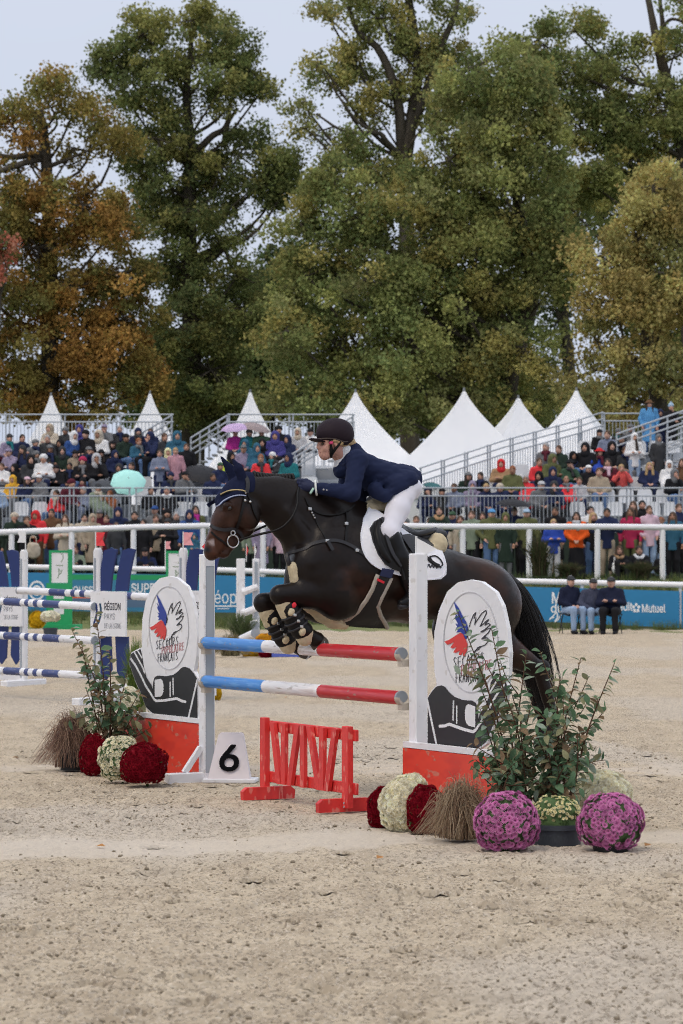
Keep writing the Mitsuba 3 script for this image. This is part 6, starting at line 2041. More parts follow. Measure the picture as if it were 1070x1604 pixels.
hpart(girth, 'fleece_edge', tube([on_side(a, b, .022) for a, b in ((613, 905), (606, 920), (598, 936), (592, 950), (596, 964), (603, 976), (607, 984))], .016, 8), FLEECE_G, True)
bl_ = Blend(.02)
bp_ = [h(470, 940, .05), h(488, 951, .04), h(506, 965, .03), h(522, 975, .02), h(538, 980, .0)]
bl_.chain(bp_, [.030, .040, .045, .042, .030], q=2.2)
hpart(girth, 'belly_fleece', bl_.mesh(.012, 1, rough_fleece), FLEECE)

# ---- tendon boots on the forelegs
for s, kn, fe, hoof_, lab in ((1, h(439, 932, .15), h(472, 989, .15), 0, 'near'), (-1, h(413, 946, -.13), h(446, 1002, -.13), 0, 'far')):
    t = thing('tendon_boot', f'black tendon boot with cream fleece lining on the {lab} foreleg of the horse', 'horse boot', 'boots on the horse forelegs')
    ax = (fe - kn) / np.linalg.norm(fe - kn)
    bkw = np.array([-ax[2], 0, ax[0]])
    if bkw[0] > 0:
        bkw = -bkw
    a, b = kn + ax * .095, fe + ax * .02
    Lb = np.linalg.norm(b - a)
    inner = Blend(.02).cone(a - ax * .035, b + ax * .030, .060, .062, .9).cone(a - ax * .03 - bkw * .02, a + ax * .04 - bkw * .035, .05, .045).ball(b + bkw * .015 + ax * .0, (.064, .062, .056))
    hpart(t, 'fleece_lining', inner.mesh(.009, 1, rough_fleece), FLEECE)
    shell = Blend(.015).cone(a + ax * .02, b - ax * .03, .070, .070, .98).ball(b - ax * .02 + bkw * .012, (.074, .072, .066))
    hpart(t, 'shell', shell.mesh(.008, 2), LEATHER)
    for q in (.28, .50, .70):
        c = a + (b - a) * q
        sd = np.cross(ax, bkw)
        ring = np.array([c + (bkw * math.cos(v) + sd * math.sin(v)) * .0735 for v in np.linspace(0, 6.2832, 21)])
        hpart(t, 'strap', tube(ring, .009, 6), LEATHER2, True)
        st_ = box(-.012, .012, -.006, .006, -.010, .010, .003)
        st_.apply_translation(c + sd * s * -.0 + np.array([0, .077 * 1, 0]) + bkw * -.01)
        hpart(t, 'stud', st_, METAL)
    for q, r_ in ((.15, .024), (.86, .026)):
        pt_ = Blend(.01).ball(a + (b - a) * q + np.array([0, .062, 0]) - bkw * .018, (r_, .022, r_ * 1.25), rot=.4).mesh(.008, 1, rough_fleece)
        hpart(t, 'fleece_window', pt_, FLEECE)
    if s > 0:
        rp = Blend(.01).ball(a + ax * .005 + np.array([0, .066, 0]) + bkw * .025, (.018, .012, .022), rot=.4).mesh(.007, 1)
        hpart(t, 'red_patch', rp, 'material_tag_red')

# ------------------------------------------------------------------ the rider
rider = thing('person', 'rider in navy jacket, white breeches and dark helmet crouching forward on the jumping horse', 'person')
SKINR = mat('skin_rider', proc(lambda p, n, uv: mix((.56, .33, .25), (.60, .30, .24), tfbm(p.x * 30, p.y * 30, p.z * 30, 2))), .5, .35)
JACK = mat('jacket_navy', (.0135, .020, .056), .8, .15, sheen=.2)
BREE = mat('breeches_white', (.74, .73, .80), .7, .25)
BOOT = mat('boot_black', (.008, .008, .009), .28, .22)
GLOVE = mat('glove_navy', (.016, .022, .060), .6, .3)
hd = h(517, 694)
bd = Blend(.02)
bd.ball(hd + [-.012, 0, .035], (.098, .076, .085)).ball(h(511, 702), (.058, .060, .075), rot=.12).ball(h(507, 712), (.030, .032, .028))          # skull, face, chin
bd.cone(h(500.5, 694), h(498.2, 700), .014, .0135, k=.015).ball(h(499.5, 701), (.012, .017, .010), k=.01)                         # nose
bd.ball(h(502, 707.2), (.012, .022, .0055), k=.006).ball(h(502.6, 710.2), (.012, .020, .006), k=.006)                              # lips
bd.cone(h(509, 715), h(524, 706), .024, .030, 1.8)                                                                                # jaw
for s in (1, -1):
    bd.ball(h(505, 695.5, s * .030), (.014, .016, .011), k=.008, cut=True)
    bd.ball(h(527, 695, s * .078), (.020, .010, .032), rot=-.2, k=.008)
    bd.ball(h(510, 702, s * .042), (.024, .020, .024), k=.015)
bd.cone(h(524, 702), h(543, 722), .058, .066, .95)
bd.chain([h(556, 726), h(592, 750), h(634, 760)], [.07, .075, .085], q=1.25)
ARM = {}
for s in (1, -1):
    shd, elb, wri = (h(560, 720, .17), h(551, 773, .25), h(496, 764, .13)) if s > 0 else (h(578, 722, .15) * [1, -1, 1], h(580, 778, .20) * [1, -1, 1], h(512, 767, .10) * [1, -1, 1])
    ARM[s] = (shd, elb, wri)
    bd.chain([shd, elb, wri], [.046, .040, .028])
    hip = h(640, 762, .13) * [1, s, 1]
    kne = h(608, 836, .29) * [1, s, 1]
    ank = h(641, 919, .31) * [1, s, 1]
    bd.chain([hip, kne, ank], [.06, .045, .035])
hpart(rider, 'body', bd.mesh(.0085, 2), SKINR)
for s in (1, -1):
    e = trimesh.creation.icosphere(subdivisions=2, radius=.0105)
    e.apply_translation(h(505.4, 695.6, s * .030))
    hpart(rider, 'eye', e, mat('eye_white_brown', (.10, .07, .05), .2), True)
    eb = tube(smooth_curve([h(501.5, 692.6, s * .012), h(503, 691.8, s * .03), h(507, 692.6, s * .048)], 6), .0035, 5)
    hpart(rider, 'eyebrow', eb, mat('brow_brown', (.10, .06, .035), .7), True)
lp = tube(smooth_curve([h(502.3, 708.6, -.02), h(501.0, 708.6, 0), h(502.3, 708.6, .02)], 6), .003, 5)
hpart(rider, 'lip_line', lp, mat('lip', (.36, .12, .11), .5), True)
def fold(P):
    a = meshkit.fbm(P * [8, 8, 8], 2, 5) - .5
    c = np.abs(meshkit.noise(P @ np.array([[15, 4, 9], [4, 10, -6], [9, -6, 26]]) * .9, 8) - .5)
    return a * .014 + np.clip(.13 - c, 0, 1) * .050

jk = Blend(.03)
jk.chain([h(556, 724), h(592, 747), h(634, 752)], [.100, .118, .114], q=[1.5, 1.28, 1.48], k=.035)
jk.cone(h(552, 716, .05), h(552, 716, -.05), .060, .060).cone(h(536, 736), h(548, 734), .062, .085, 1.25)
jk.cone(h(536, 726, .04), h(549, 706, .02), .022, .035).cone(h(536, 726, -.04), h(549, 706, -.02), .022, .035)
for s in (1, -1):
    shd, elb, wri = ARM[s]
    jk.ball(shd + [0, 0, -.01], (.078, .062, .074)).chain([shd, elb, wri + (elb - wri) * .04], [.070, .060, .043], k=.025)
    jk.chain([h(588, 768, .15) * [1, s, 1], h(604, 780, .18) * [1, s, 1]], [.06, .035]).chain([h(618, 760, .16) * [1, s, 1], h(640, 752, .15) * [1, s, 1], h(652, 748, .10) * [1, s, 1]], [.07, .066, .030])
    jk.cone(h(602, 776, .19) * [1, s, 1], h(634, 762, .20) * [1, s, 1], .030, .026)
jk.cone(h(630, 742), h(655, 742), .05, .016, 2.6)
jk.cone(h(554, 704, .03), h(554, 704, -.03), .050, .050)
jk.cone(h(531, 700), h(529, 720), .045, .046, 1.0, k=.01, cut=True)
hpart(rider, 'jacket', jk.mesh(.0105, 2, fold), JACK)
for s in (1, -1):
    lw = Blend(.008).cone(h(549, 708, .052) * [1, s, 1], h(538, 728, .052) * [1, s, 1], .018, .022).cone(h(538, 728, .052) * [1, s, 1], h(533, 742, .03) * [1, s, 1], .018, .008).mesh(.008, 1)
    hpart(rider, 'lapel', lw, mat('lapel_navy', (.012, .018, .052), .7))
sh_ = Blend(.012).cone(h(540, 709, .0), h(534, 728, .0), .070, .052, 1.05).cone(h(540, 709, .0), h(545, 714, .0), .066, .066).mesh(.009, 1)
hpart(rider, 'shirt_collar', sh_, mat('shirt_white', (.78, .78, .80), .7))
br_ = Blend(.04)
for s in (1, -1):
    hip, kne, ank = h(637, 764, .12) * [1, s, 1], h(608, 835, .29) * [1, s, 1], h(641, 919, .31) * [1, s, 1]
    br_.chain([hip, hip * .5 + kne * .5, kne], [.090, .078, .068], q=[.95, .95, .95]).cone(kne, kne * .6 + ank * .4, .066, .056)
    br_.ball(h(641, 764, .09) * [1, s, 1], (.086, .095, .090))
br_.cone(h(624, 764), h(634, 766), .085, .09, 1.4)
hpart(rider, 'breeches', br_.mesh(.0115, 2, lambda P: (meshkit.noise(P * [16, 12, 16], 6) - .5) * .008), BREE)
for s in (1, -1):
    m_ = lambda px, py, y: h(px, py, y) * [1, s, 1]
    bt_ = Blend(.025).chain([m_(613, 845, .31), m_(626, 874, .325), m_(640, 912, .315)], [.078, .072, .047], q=.9).chain([m_(640, 912, .315), m_(648, 934, .31)], [.050, .042]).chain([m_(648, 935, .31), m_(640, 941, .32), m_(629, 945, .33)], [.042, .040, .030], q=1.1)
    bt_.ball(m_(604, 829, .31), (.12, .3, .055), rot=-.62, k=.006, cut=True)
    hpart(rider, 'boot', bt_.mesh(.0095, 2), BOOT)
    sole = Blend(.01).chain([m_(651, 941, .31), m_(641, 947, .32), m_(628, 950, .33)], [.030, .022, .026], q=1.2).mesh(.009, 1)
    hpart(rider, 'boot_sole', sole, LEATHER2)
# helmet
hl = Blend(.02).ball(h(524.5, 677.5), (.140, .112, .104), rot=-.08).ball(h(532, 684), (.100, .103, .082))
hl.ball(h(513, 712), (.125, .3, .100), rot=0, k=.012, cut=True)
hpart(rider, 'helmet', hl.mesh(.009, 2), mat('helmet_plum', (.020, .012, .018), .7, .2))
pk_ = Blend(.012).ball(h(497, 690), (.060, .074, .010), rot=.22).mesh(.007, 1)
hpart(rider, 'helmet_peak', pk_, 'material_helmet_plum')
hpart(rider, 'helmet_band', tube(smooth_curve([h(497, 688, .03), h(504, 687, .09), h(524, 687.5, .125), h(540, 692, .11), h(551, 690, .04)], 20), .005, 6), mat('helmet_trim', (.05, .035, .03), .4), True)
for s in (1, -1):
    m_ = lambda px, py, y: h(px, py, y) * [1, s, 1]
    hpart(rider, 'chin_strap', tube(smooth_curve([m_(517, 689, .088), m_(518.5, 700, .075), m_(519, 711, .058), m_(518, 716, .02)], 10), [.010] * 4 + [.014] * 4 + [.012] * 2, 6), LEATHER, True)
    hpart(rider, 'chin_strap', tube(smooth_curve([m_(534, 692, .09), m_(526, 702, .078), m_(520, 711, .058)], 8), .011, 6), LEATHER, True)
    hpart(rider, 'pink_strap', tube([m_(516, 693.5, .086), m_(521, 693.5, .088)], .012, 6), mat('pink_strap', (.75, .08, .20), .5), True)
hb = Blend(.02).ball(h(547, 694), (.045, .060, .040)).cone(h(536, 692), h(546, 694), .05, .04, 1.5).cone(h(524, 690, .075), h(534, 694, .08), .016, .02).mesh(.007, 1, lambda P: (meshkit.noise(P * [60, 40, 60], 3) - .5) * .012)
hpart(rider, 'hair', hb, mat('hair_rider', (.42, .30, .16), .6, .4))
# hands in gloves: palm, four curled fingers, thumb along the rein
for s in (1, -1):
    shd, elb, wri = ARM[s]
    d = (wri - elb) / np.linalg.norm(wri - elb)
    up = np.array([0, 0, 1.0]) - d * d[2]
    up /= np.linalg.norm(up)
    sd = np.array([0, float(s), 0])
    palm = wri + d * .055
    g = Blend(.012).cone(wri - d * .03, palm, .036, .034, .9).ball(palm + d * .012, (.045, .026, .042))
    for f_ in range(4):
        b0 = palm + d * .040 + up * (.032 - .021 * f_) + sd * .012
        L_ = (.030, .034, .031, .025)[f_]
        p1 = b0 + d * L_ + sd * .004
        p2 = p1 + d * .006 - sd * .028
        p3 = p2 - d * .026 - sd * .010
        g.cone(b0, p1, .0125, .0115, k=.006).cone(p1, p2, .0115, .0105, k=.005).cone(p2, p3, .0105, .009, k=.005)
    t0 = palm + up * .030 - d * .005 - sd * .006
    g.cone(t0, t0 + d * .030 + up * .012, .015, .013, k=.008).cone(t0 + d * .030 + up * .012, t0 + d * .058 + up * .006 - sd * .006, .013, .010, k=.005)
    hpart(rider, 'glove', g.mesh(.0055, 2), GLOVE)
    c = wri + d * .004
    x1 = np.cross(d, up)
    hpart(rider, 'cuff_band', tube(np.array([c + (up * math.cos(v) + x1 * math.sin(v)) * .049 + d * .012 * math.cos(v) for v in np.linspace(0, 6.2832, 19)]), .008, 6), mat('cuff_white', (.75, .78, .76), .6), True)
hpart(rider, 'cuff_band', tube([h(491, 765, .19), h(486, 773, .20)], .009, 6), mat('cuff_mint', (.40, .58, .48), .6), True)
for k_ in range(2):
    b_ = trimesh.creation.icosphere(subdivisions=1, radius=.008)
    b_.apply_translation(h(512 - 5 * k_, 768 - k_, .20))
    hpart(rider, 'cuff_button', b_, mat('button_grey', (.4, .4, .42), .3, metallic=.6), True)
# stirrups
for s in (1, -1):
    m_ = lambda px, py, y: h(px, py, y) * [1, s, 1]
    t = thing('stirrup', 'steel stirrup on a black leather under the rider ' + ('near' if s > 0 else 'far') + ' boot', 'stirrup', 'stirrups of the saddle')
    hpart(t, 'leather', tube(smooth_curve([m_(624, 862, .36), m_(629, 890, .36), m_(633, 908, .355)], 10), .013, 5), LEATHER)
    arch = smooth_curve([m_(631, 950, .255), m_(632, 930, .265), m_(634, 912, .31), m_(645, 930, .355), m_(645, 948, .375)], 24)
    hpart(t, 'arch', tube(arch, .0075, 6), METAL, True)
    hpart(t, 'tread', frame_box(m_(631, 951, .25), m_(645, 951, .38), .035, .012), METAL)
# ------------------------------------------------------------------ flowers, grasses and shrubs dressing the fences
frng = np.random.default_rng(21)
POTM = mat('pot_slate', (.045, .055, .070), .5, .4)
POTB = mat('pot_black', (.015, .016, .018), .5, .4)
scene['material_petal'] = {'type': 'principledthin', 'base_color': VC, 'roughness': .6, 'diff_trans': .22, 'spec_trans': 0.0, 'eta': 1.3}


def blossom(np_, layers, cup, wid):
    """One flower head of unit radius opening along +z: (vertices, faces, 0 at the heart to 1 at the petal tip)."""
    V, F, K = [], [], []
    for L in range(layers):
        rad, lift = 1 - .28 * L, cup + .28 * L
        for i in range(np_ - 2 * L):
            a = (i + .5 * L) * 2 * math.pi / (np_ - 2 * L)
            c, s = math.cos(a), math.sin(a)
            o = len(V)
            for r, w, z in ((.12, 0, .05 + .1 * L), (.62, wid, lift * .55), (1.0, 0, lift * .75), (.62, -wid, lift * .55)):
                r, w = r * rad, w * rad
                V.append([r * c - w * s, r * s + w * c, z])
                K.append(r)
            F += [[o, o + 1, o + 2], [o, o + 2, o + 3]]
    return np.array(V), np.array(F), np.array(K)


def mum(label, px, py, rx, rz, d, head_r, n, tip, heart, shape=(13, 2, .45, .17), thin=0.0, group='balls of chrysanthemums dressing the jumped fence', pot=None, dome=False, cover=.0, seed=0):
    """A rounded pot chrysanthemum: green core with leaves, and flower heads all over it."""
    t = thing('chrysanthemum', label, 'flowers', group)
    s = d / FPX
    c = at(px, py, d)
    R = np.array([rx * s, rx * s, rz * s])
    flat = lambda v: np.c_[v[:, :2], np.where(v[:, 2] < c[2] - .62 * R[2], c[2] - .62 * R[2] + (v[:, 2] - c[2] + .62 * R[2]) * .55, v[:, 2])]
    c[2] = max(c[2], R[2] * .84) if not dome else c[2]
    rng = np.random.default_rng(seed + int(px))
    core = trimesh.creation.icosphere(subdivisions=3)
    v = core.vertices * (1 + .30 * (meshkit.noise(core.vertices * 2.6 + px, 2)[:, None] - .5)) * (R - head_r * .45) + c
    v = flat(v)
    dense = thin == 0 and cover == 0
    part(t, 'inner_blossoms' if dense else 'foliage', trimesh.Trimesh(v, core.faces), mat(f'mum_inner_{round(tip[0] * 1000)}', tuple((np.array(tip) + np.array(heart)) / 2), .9, .1) if dense else mat('mum_green', proc(lambda p, n, uv: mix((.055, .105, .040), (.095, .150, .055), tfbm(p.x * 45, p.y * 45, p.z * 45, 2))), .8, .2), True)
    # leaves among the flowers
    nl = int(60 + 700 * (thin + cover))
    q = rng.normal(size=(nl, 3))
    q /= np.linalg.norm(q, axis=1, keepdims=True)
    LV, LF, LC = leaf_mesh(rng, c + q * (R - head_r * .15), head_r * 1.3, np.clip(np.array([.075, .130, .050]) * rng.uniform(.6, 1.6, (nl, 1)), 0, 1), .0)
    part(t, 'leaves', trimesh.Trimesh(LV, LF, process=False), 'material_leaf', False, color=LC, kind='stuff')
    i = np.arange(n) + .5
    ph, th = np.arccos(1 - 2 * i / n), math.pi * (1 + 5 ** .5) * i
    q = np.stack([np.cos(th) * np.sin(ph), np.sin(th) * np.sin(ph), np.cos(ph)], 1) + rng.normal(size=(n, 3)) * .035
    q /= np.linalg.norm(q, axis=1, keepdims=True)
    keep = (q[:, 2] > -.86) & (meshkit.noise(q * 2.6 + px, 5) > thin) & (rng.random(n) > cover)
    if dome:
        keep &= q[:, 2] > -.05
    q = q[keep]
    n = len(q)
    bump = 1 + .30 * (meshkit.noise(q * 2.6 + px, 2) - .5) + .06 * (meshkit.noise(q * 9 + px, 4) - .5)
    bump = np.where(q[:, 2] < -.45, bump * 1.04, bump)
    pos = flat(c + q * R * bump[:, None])
    nrm = q / R
    nrm = nrm / np.linalg.norm(nrm, axis=1, keepdims=True) + rng.normal(size=(n, 3)) * .18
    nrm /= np.linalg.norm(nrm, axis=1, keepdims=True)
    u = np.cross(nrm, rng.normal(size=(n, 3)))
    u /= np.linalg.norm(u, axis=1, keepdims=True)
    w = np.cross(nrm, u)
    BV, BF, BK = blossom(*shape)
    sc = head_r * rng.uniform(.82, 1.15, n)
    V = pos[:, None] + sc[:, None, None] * (BV[None, :, :1] * u[:, None] + BV[None, :, 1:2] * w[:, None] + BV[None, :, 2:] * nrm[:, None])
    tone = rng.uniform(.78, 1.2, (n, 1, 1))
    C = np.clip((np.array(heart) * (1 - BK[None, :, None]) + np.array(tip) * BK[None, :, None]) * tone, 0, .9)
    F = BF[None] + np.arange(n)[:, None, None] * len(BV)
    part(t, 'blossoms', trimesh.Trimesh(V.reshape(-1, 3), F.reshape(-1, 3), process=False), 'material_petal', False, color=C.reshape(-1, 3), kind='stuff')
    if pot:
        pm, pr0, pr1, pz0, pz1 = pot
        prof = trimesh.creation.revolve([[0, pz0], [pr0, pz0], [pr1, pz1 - .03], [pr1 + .012, pz1 - .03], [pr1 + .012, pz1], [pr1 - .01, pz1], [pr1 - .015, pz1 - .04], [0, pz1 - .04]], sections=28)
        prof.apply_translation([c[0], c[1], 0])
        part(t, 'pot', prof, pm)
    return t


PURPLE = ((.80, .34, .60), (.30, .03, .18))
DRED = ((.30, .011, .024), (.13, .004, .010))
CREAM = ((.86, .83, .72), (.80, .74, .52))
mum('dark red chrysanthemum ball furthest left of the right hand flower group', 599, 1268, 21, 33, 17.95, .017, 520, *DRED, shape=(11, 3, .7, .12))
mum('cream white chrysanthemum ball left of the grass tuft at the right wing', 637, 1261, 41, 47, 17.75, .021, 760, *CREAM, shape=(11, 3, .6, .16))
mum('dark red chrysanthemum ball between the cream ball and the grass tuft', 668, 1271, 29, 40, 17.55, .017, 560, *DRED, shape=(11, 3, .7, .12))
mum('magenta chrysanthemum ball in front, right of the dry grass tuft', 793, 1289, 49, 46, 16.55, .0235, 400, *PURPLE, thin=.12)
mum('magenta chrysanthemum ball furthest right, with dark leafy gaps', 957, 1289, 48, 45, 16.55, .0235, 400, *PURPLE, thin=.22, pot=(POTB, .10, .12, 0, .12))
mum('cream and yellow chrysanthemum in a slate pot between the magenta balls', 872, 1280, 42, 33, 16.9, .0125, 760, (.84, .80, .58), (.74, .62, .20), shape=(9, 2, .4, .2), cover=.45, dome=True, pot=(POTM, .140, .152, 0, .125))
mum('cream white chrysanthemum ball behind the right hand magenta ball', 942, 1243, 45, 33, 17.9, .021, 700, *CREAM, shape=(11, 3, .6, .16))
mum('dark red chrysanthemum ball beside the brown grass at the left wing', 149, 1186, 22, 33, 22.4, .018, 420, *DRED, shape=(11, 3, .7, .12))
mum('white chrysanthemum ball between the two dark red ones at the left wing', 189, 1190, 34, 37, 21.65, .0175, 600, (.84, .81, .68), (.74, .66, .36), shape=(9, 2, .4, .2), cover=.04, thin=.05)
mum('dark red chrysanthemum ball before the red board of the left wing', 226, 1198, 35, 33, 21.25, .018, 640, *DRED, shape=(11, 3, .7, .12))
tp = thing('plant_pot', 'grey plant pot tipped beside the dark red ball at the left wing foot', 'pot')
pm_ = trimesh.creation.revolve([[0, 0], [.075, 0], [.095, .14], [.088, .14], [.07, .02], [0, .02]], sections=24)
pm_.apply_transform(mtx(at(258, 1214, 21.45) + [0, 0, .02], 0, 1, 0, -1.2))
scene[tp] = mikit.ply(pm_, mat('pot_mauve', (.22, .17, .18), .6), 30)
gfar = 'small flower pots further back in the arena'
mum('yellow chrysanthemum by the green framed sign at the left', 58, 972, 11, 13, 61, .045, 160, (.75, .50, .03), (.5, .28, .01), group=gfar)
mum('cream chrysanthemum pots right of the yellow one by the green framed sign', 79, 966, 14, 8, 60.5, .045, 150, *CREAM, group=gfar, pot=(POTM, .13, .15, 0, .22))
mum('yellow chrysanthemum behind the poles near the violet plank', 393, 1028, 13, 10, 49.5, .04, 200, (.75, .47, .03), (.5, .25, .01), group=gfar)
mum('dark red chrysanthemum next to the violet plank', 417, 1029, 10, 9, 49.2, .04, 160, *DRED, group=gfar)
mum('yellow chrysanthemum at the foot of the half hidden striped wing', 336, 1088, 9, 13, 34.2, .03, 200, (.72, .47, .03), (.45, .25, .01), group=gfar)
mum('yellow and orange flowers below the slim white wing', 416, 1000, 13, 6, 53, .045, 140, (.75, .45, .04), (.6, .2, .02), group=gfar)
mum('cream chrysanthemum seen through the left shrub', 203, 1092, 13, 15, 26.5, .022, 240, *CREAM, group=gfar)


# ornamental grasses
def hair_grass(label, px, py_base, d, r, hgt, n, cols, seed, w=.0046, pot=None, lean=(0, 0), fall=False):
    t = thing('ornamental_grass', label, 'grass', None)
    rng = np.random.default_rng(seed)
    b = at(px, py_base, d)
    b[2] = 0
    az = rng.uniform(0, 6.283, n)
    ln = np.clip(np.abs(rng.normal(.72, .36, n)), .06, 1.2) if fall else np.clip(np.abs(rng.normal(.5, .3, n)), .05, 1)
    L = hgt * rng.uniform(.72, 1.12, n)
    tt = np.linspace(0, 1, 12)
    wv = rng.normal(0, .010, (n, 1)) * np.sin(tt * 6 + rng.uniform(0, 6, (n, 1)))
    if fall:                                        # blades rise steeply, then cascade outward to the ground
        out = r * ln[:, None] * (.18 * tt + .82 * tt ** 1.5)[None]
        up = (L * (1.08 - .42 * ln))[:, None] * np.sin(math.pi * (tt[None] ** .62) * (.50 + .46 * np.clip(ln, 0, 1)[:, None]))
    else:
        out = r * ln[:, None] * (tt ** 1.8)[None]
        up = L[:, None] * tt * (1 - .25 * ln[:, None] * tt)
    b0 = rng.normal(size=(n, 2)) * r * .20
    P = np.stack([b[0] + b0[:, :1] + np.cos(az)[:, None] * out + lean[0] * tt ** 2 + wv, b[1] + b0[:, 1:] + np.sin(az)[:, None] * out + lean[1] * tt ** 2, np.maximum(.02 + up, .012 + .02 * rng.random((n, 1)))], -1)
    m = ribbons(P, w * rng.uniform(.6, 1.2, n))
    cols = np.array(cols)
    C = np.repeat(cols[rng.integers(0, len(cols), n)] * rng.uniform(.7, 1.25, (n, 1)), 36, 0)
    part(t, 'blades', m, 'material_leaf', True, color=np.clip(C, 0, .9), kind='stuff')
    if pot:
        pr = trimesh.creation.revolve([[0, 0], [.09, 0], [.115, .17], [.105, .17], [.09, .02], [0, .02]], sections=24)
        pr.apply_translation([b[0], b[1] - .02, 0])
        part(t, 'pot', pr, POTB)
    return t


hair_grass('dry tan grass tuft drooping between the dark red and the magenta ball', 722, 1316, 17.05, .21, .34, 1150, [(.42, .31, .20), (.34, .24, .16), (.26, .17, .12), (.50, .40, .28)], 31, fall=True)
hair_grass('mauve brown grass tuft in a black pot at the far left of the flowers', 113, 1204, 22.9, .24, .42, 1050, [(.30, .19, .14), (.36, .24, .18), (.22, .13, .11), (.42, .30, .22)], 32, .0056, pot=True, fall=True)
hair_grass('bright green feathery grass behind the left emblem wing', 214, 1030, 30.5, .16, .78, 700, [(.16, .24, .05), (.11, .18, .05), (.20, .26, .07)], 33, .008)
hair_grass('small green bush at the foot of the slim white wing', 378, 1003, 55, .35, .62, 500, [(.09, .13, .05), (.13, .17, .07), (.18, .2, .12)], 34, .018)
hair_grass('dry tan grass clump behind the blue end of the poles', 362, 1034, 49, .30, .34, 400, [(.30, .26, .14), (.24, .2, .12)], 35, .016, fall=True)
for i_, (px, py, d, hh, lab) in enumerate(((845, 903, 70.6, .95, 'spiky green broom bush on the bank by a rail post'), (1003, 907, 70.4, .42, 'low heathery bush on the bank below the seated spectators'), (890, 905, 70.5, .35, 'low brown green bush on the bank left of the orange cardigan'))):
    k = hair_grass(lab, px, 990, d, .42, hh, 420, [(.06, .08, .035), (.09, .10, .045), (.10, .08, .05)], 40 + i_, .022)
    for kk in [q for q in scene if q.startswith(k + '__')]:
        scene[kk]['to_world'] = T().translate([0, 0, at(px, py, d)[2]])

# shrubs with separate leaves
LEAFC = {'leaf_green': (.15, .25, .14), 'leaf_dark_green': (.11, .19, .11), 'leaf_olive': (.28, .28, .16), 'leaf_bronze': (.29, .20, .125), 'leaf_grey_green': (.30, .37, .29)}
for k, c in LEAFC.items():
    scene['material_' + k] = {'type': 'principledthin', 'base_color': rgb(c), 'roughness': .35, 'diff_trans': .45, 'spec_trans': 0.0, 'eta': 1.45}


def leaf_blade(L, W, bend, fold):
    xs = np.array([0, .18, .42, .68, .88, 1.0])
    ws = np.array([.06, .62, 1.0, .80, .40, .0])
    V = []
    for x, w in zip(xs, ws):
        z = -bend * x ** 2 * L
        for s in (-1, 0, 1):
            V.append([x * L, s * w * W / 2, z + abs(s) * w * W * fold])
    F = []
    for i in range(5):
        for s in (0, 1):
            a = i * 3 + s
            F += [[a, a + 3, a + 4], [a, a + 4, a + 1]]
    return trimesh.Trimesh(V, F, process=False)


LEAVES = {(nm, j): mikit.ply(leaf_blade(1.0, .50 + .07 * j, .25 + .2 * j, .12), 'material_' + nm, True) for nm in LEAFC for j in range(2)}
LEAF0 = leaf_blade(1.0, .5, .3, .12)
STEMM = mat('stem_brown', (.10, .055, .035), .8, .2)


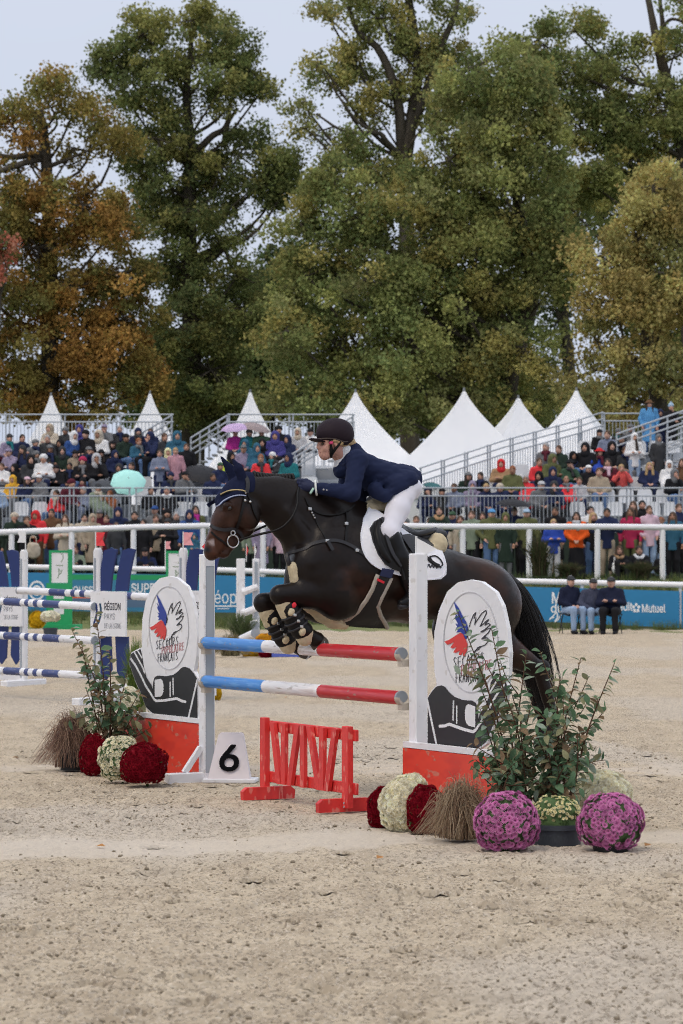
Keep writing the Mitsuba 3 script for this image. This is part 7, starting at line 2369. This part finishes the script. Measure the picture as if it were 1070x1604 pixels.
def shrub(label, base, d, stems, limit, leaf_len, seed, weights, twigs=3, dlim=.3):
    """stems: pixel tips, each with a depth offset; leaves stand singly along stems and twigs."""
    t = thing('leafy_shrub', label, 'shrub', 'leafy shrubs dressing the jumped fence')
    rng = np.random.default_rng(seed)
    b = at(*base, d)
    b[2] = .04
    cand = []
    stems = list(stems) + [(base[0] + (px - base[0]) * rng.uniform(.3, .9) + rng.uniform(-14, 14), base[1] + (py - base[1]) * rng.uniform(.35, .62), rng.uniform(-.3, .3)) for px, py, off in stems if px > base[0] - 66][::3]
    for px, py, off in stems:
        tip = at(px, py, d + off)
        b_ = b + rng.normal(size=3) * [.05, .05, 0]
        mid = b_ * .5 + tip * .5 + np.array([(tip[0] - b_[0]) * -.12, 0, .05]) + rng.normal(size=3) * .03
        P = smooth_curve([b_, mid, tip], 26)
        part(t, 'stem', tube(P, np.linspace(.0085, .0025, 26), 5), STEMM, True)
        lines = [(P, .30)]
        for k in range(twigs):
            i = int(rng.integers(5, 18))
            dirv = rng.normal(size=3) * [1, 1, .5] + [0, 0, .7]
            dirv /= np.linalg.norm(dirv)
            e = P[i] + dirv * rng.uniform(.14, .30)
            Q = smooth_curve([P[i], (P[i] + e) / 2 + rng.normal(size=3) * .015, e], 10)
            part(t, 'twig', tube(Q, np.linspace(.0042, .002, 10), 4), STEMM, True)
            lines.append((Q, .05))
        for Q, start in lines:
            seg = np.linalg.norm(np.diff(Q, axis=0), axis=1).sum()
            m = max(3, int(seg / .034))
            for q in np.linspace(start, 1, m):
                f = q * (len(Q) - 1)
                i0 = min(int(f), len(Q) - 2)
                pos = Q[i0] + (Q[i0 + 1] - Q[i0]) * (f - i0)
                ax = (Q[i0 + 1] - Q[i0]) / np.linalg.norm(Q[i0 + 1] - Q[i0])
                cand.append((pos, ax, q))
    rng.shuffle(cand)
    names = list(LEAFC)
    rest = []
    for j, (pos, ax, q) in enumerate(cand):
        a = rng.uniform(0, 6.283)
        side = np.cross(ax, [math.cos(a), math.sin(a), .3])
        side /= np.linalg.norm(side)
        u = side + ax * rng.uniform(.1, .8) + np.array([0, 0, -.15])
        u /= np.linalg.norm(u)
        n = np.cross(u, np.cross([0, 0, 1.0] + rng.normal(size=3) * .45, u))
        n /= np.linalg.norm(n)
        v = np.cross(n, u)
        L = leaf_len * rng.uniform(.65, 1.2) * (1 - .35 * max(0, q - .75) * 4 * .5)
        M = np.eye(4)
        M[:3, 0], M[:3, 1], M[:3, 2], M[:3, 3] = u * L, v * L, n * L, pos
        nm = names[rng.choice(len(names), p=weights)]
        if j < limit:
            scene[numbered(t + '__leaf')] = placed(LEAVES[(nm, int(rng.integers(0, 2)))], M)
        else:
            g = LEAF0.copy()
            g.apply_transform(M)
            rest.append((g, LEAFC[nm]))
    if rest:
        part(t, 'small_leaves', cat([g for g, _ in rest]), 'material_leaf', True, color=np.vstack([np.tile(c, (len(g.vertices), 1)) for g, c in rest]), kind='stuff')
    return t, len(cand)


W1 = [.34, .16, .20, .10, .20]
W2 = [.18, .18, .32, .20, .12]
shrub('green leafy shrub in front of the right emblem wing', (812, 1262), 17.55, [(716, 955, -.15), (738, 1040, .1), (770, 985, .1), (782, 1060, -.2), (800, 1080, .2), (825, 1020, .25), (752, 1110, -.2), (815, 1130, -.3), (740, 1165, -.2), (835, 1090, 0)], 298, .080, 51, W1)
shrub('green leafy shrub right of the first, reaching into the open sand', (868, 1258), 17.45, [(846, 1020, 0), (910, 1030, .1), (922, 1060, .2), (963, 1038, -.1), (950, 1110, .15), (882, 1090, -.2), (860, 1110, .2), (840, 1150, -.25), (905, 1150, -.25), (928, 1170, .1), (890, 1190, -.3)], 298, .078, 52, W1)
shrub('low reddish green shrub before the red board of the right wing', (788, 1262), 17.3, [(745, 1190, .1), (760, 1205, -.1), (775, 1185, 0), (795, 1200, .1), (812, 1195, -.1)], 150, .062, 54, [.4, .3, .1, .15, .05], 2)
shrub('olive leafy shrub behind the flowers at the left emblem wing', (172, 1178), 22.7, [(112, 985, .1), (128, 1010, -.2), (150, 962, 0), (148, 1040, .3), (172, 1020, -.2), (200, 1050, .2), (218, 1085, 0), (135, 1080, -.3), (185, 1090, -.3), (210, 1120, -.2)], 298, .084, 53, W2, 3)
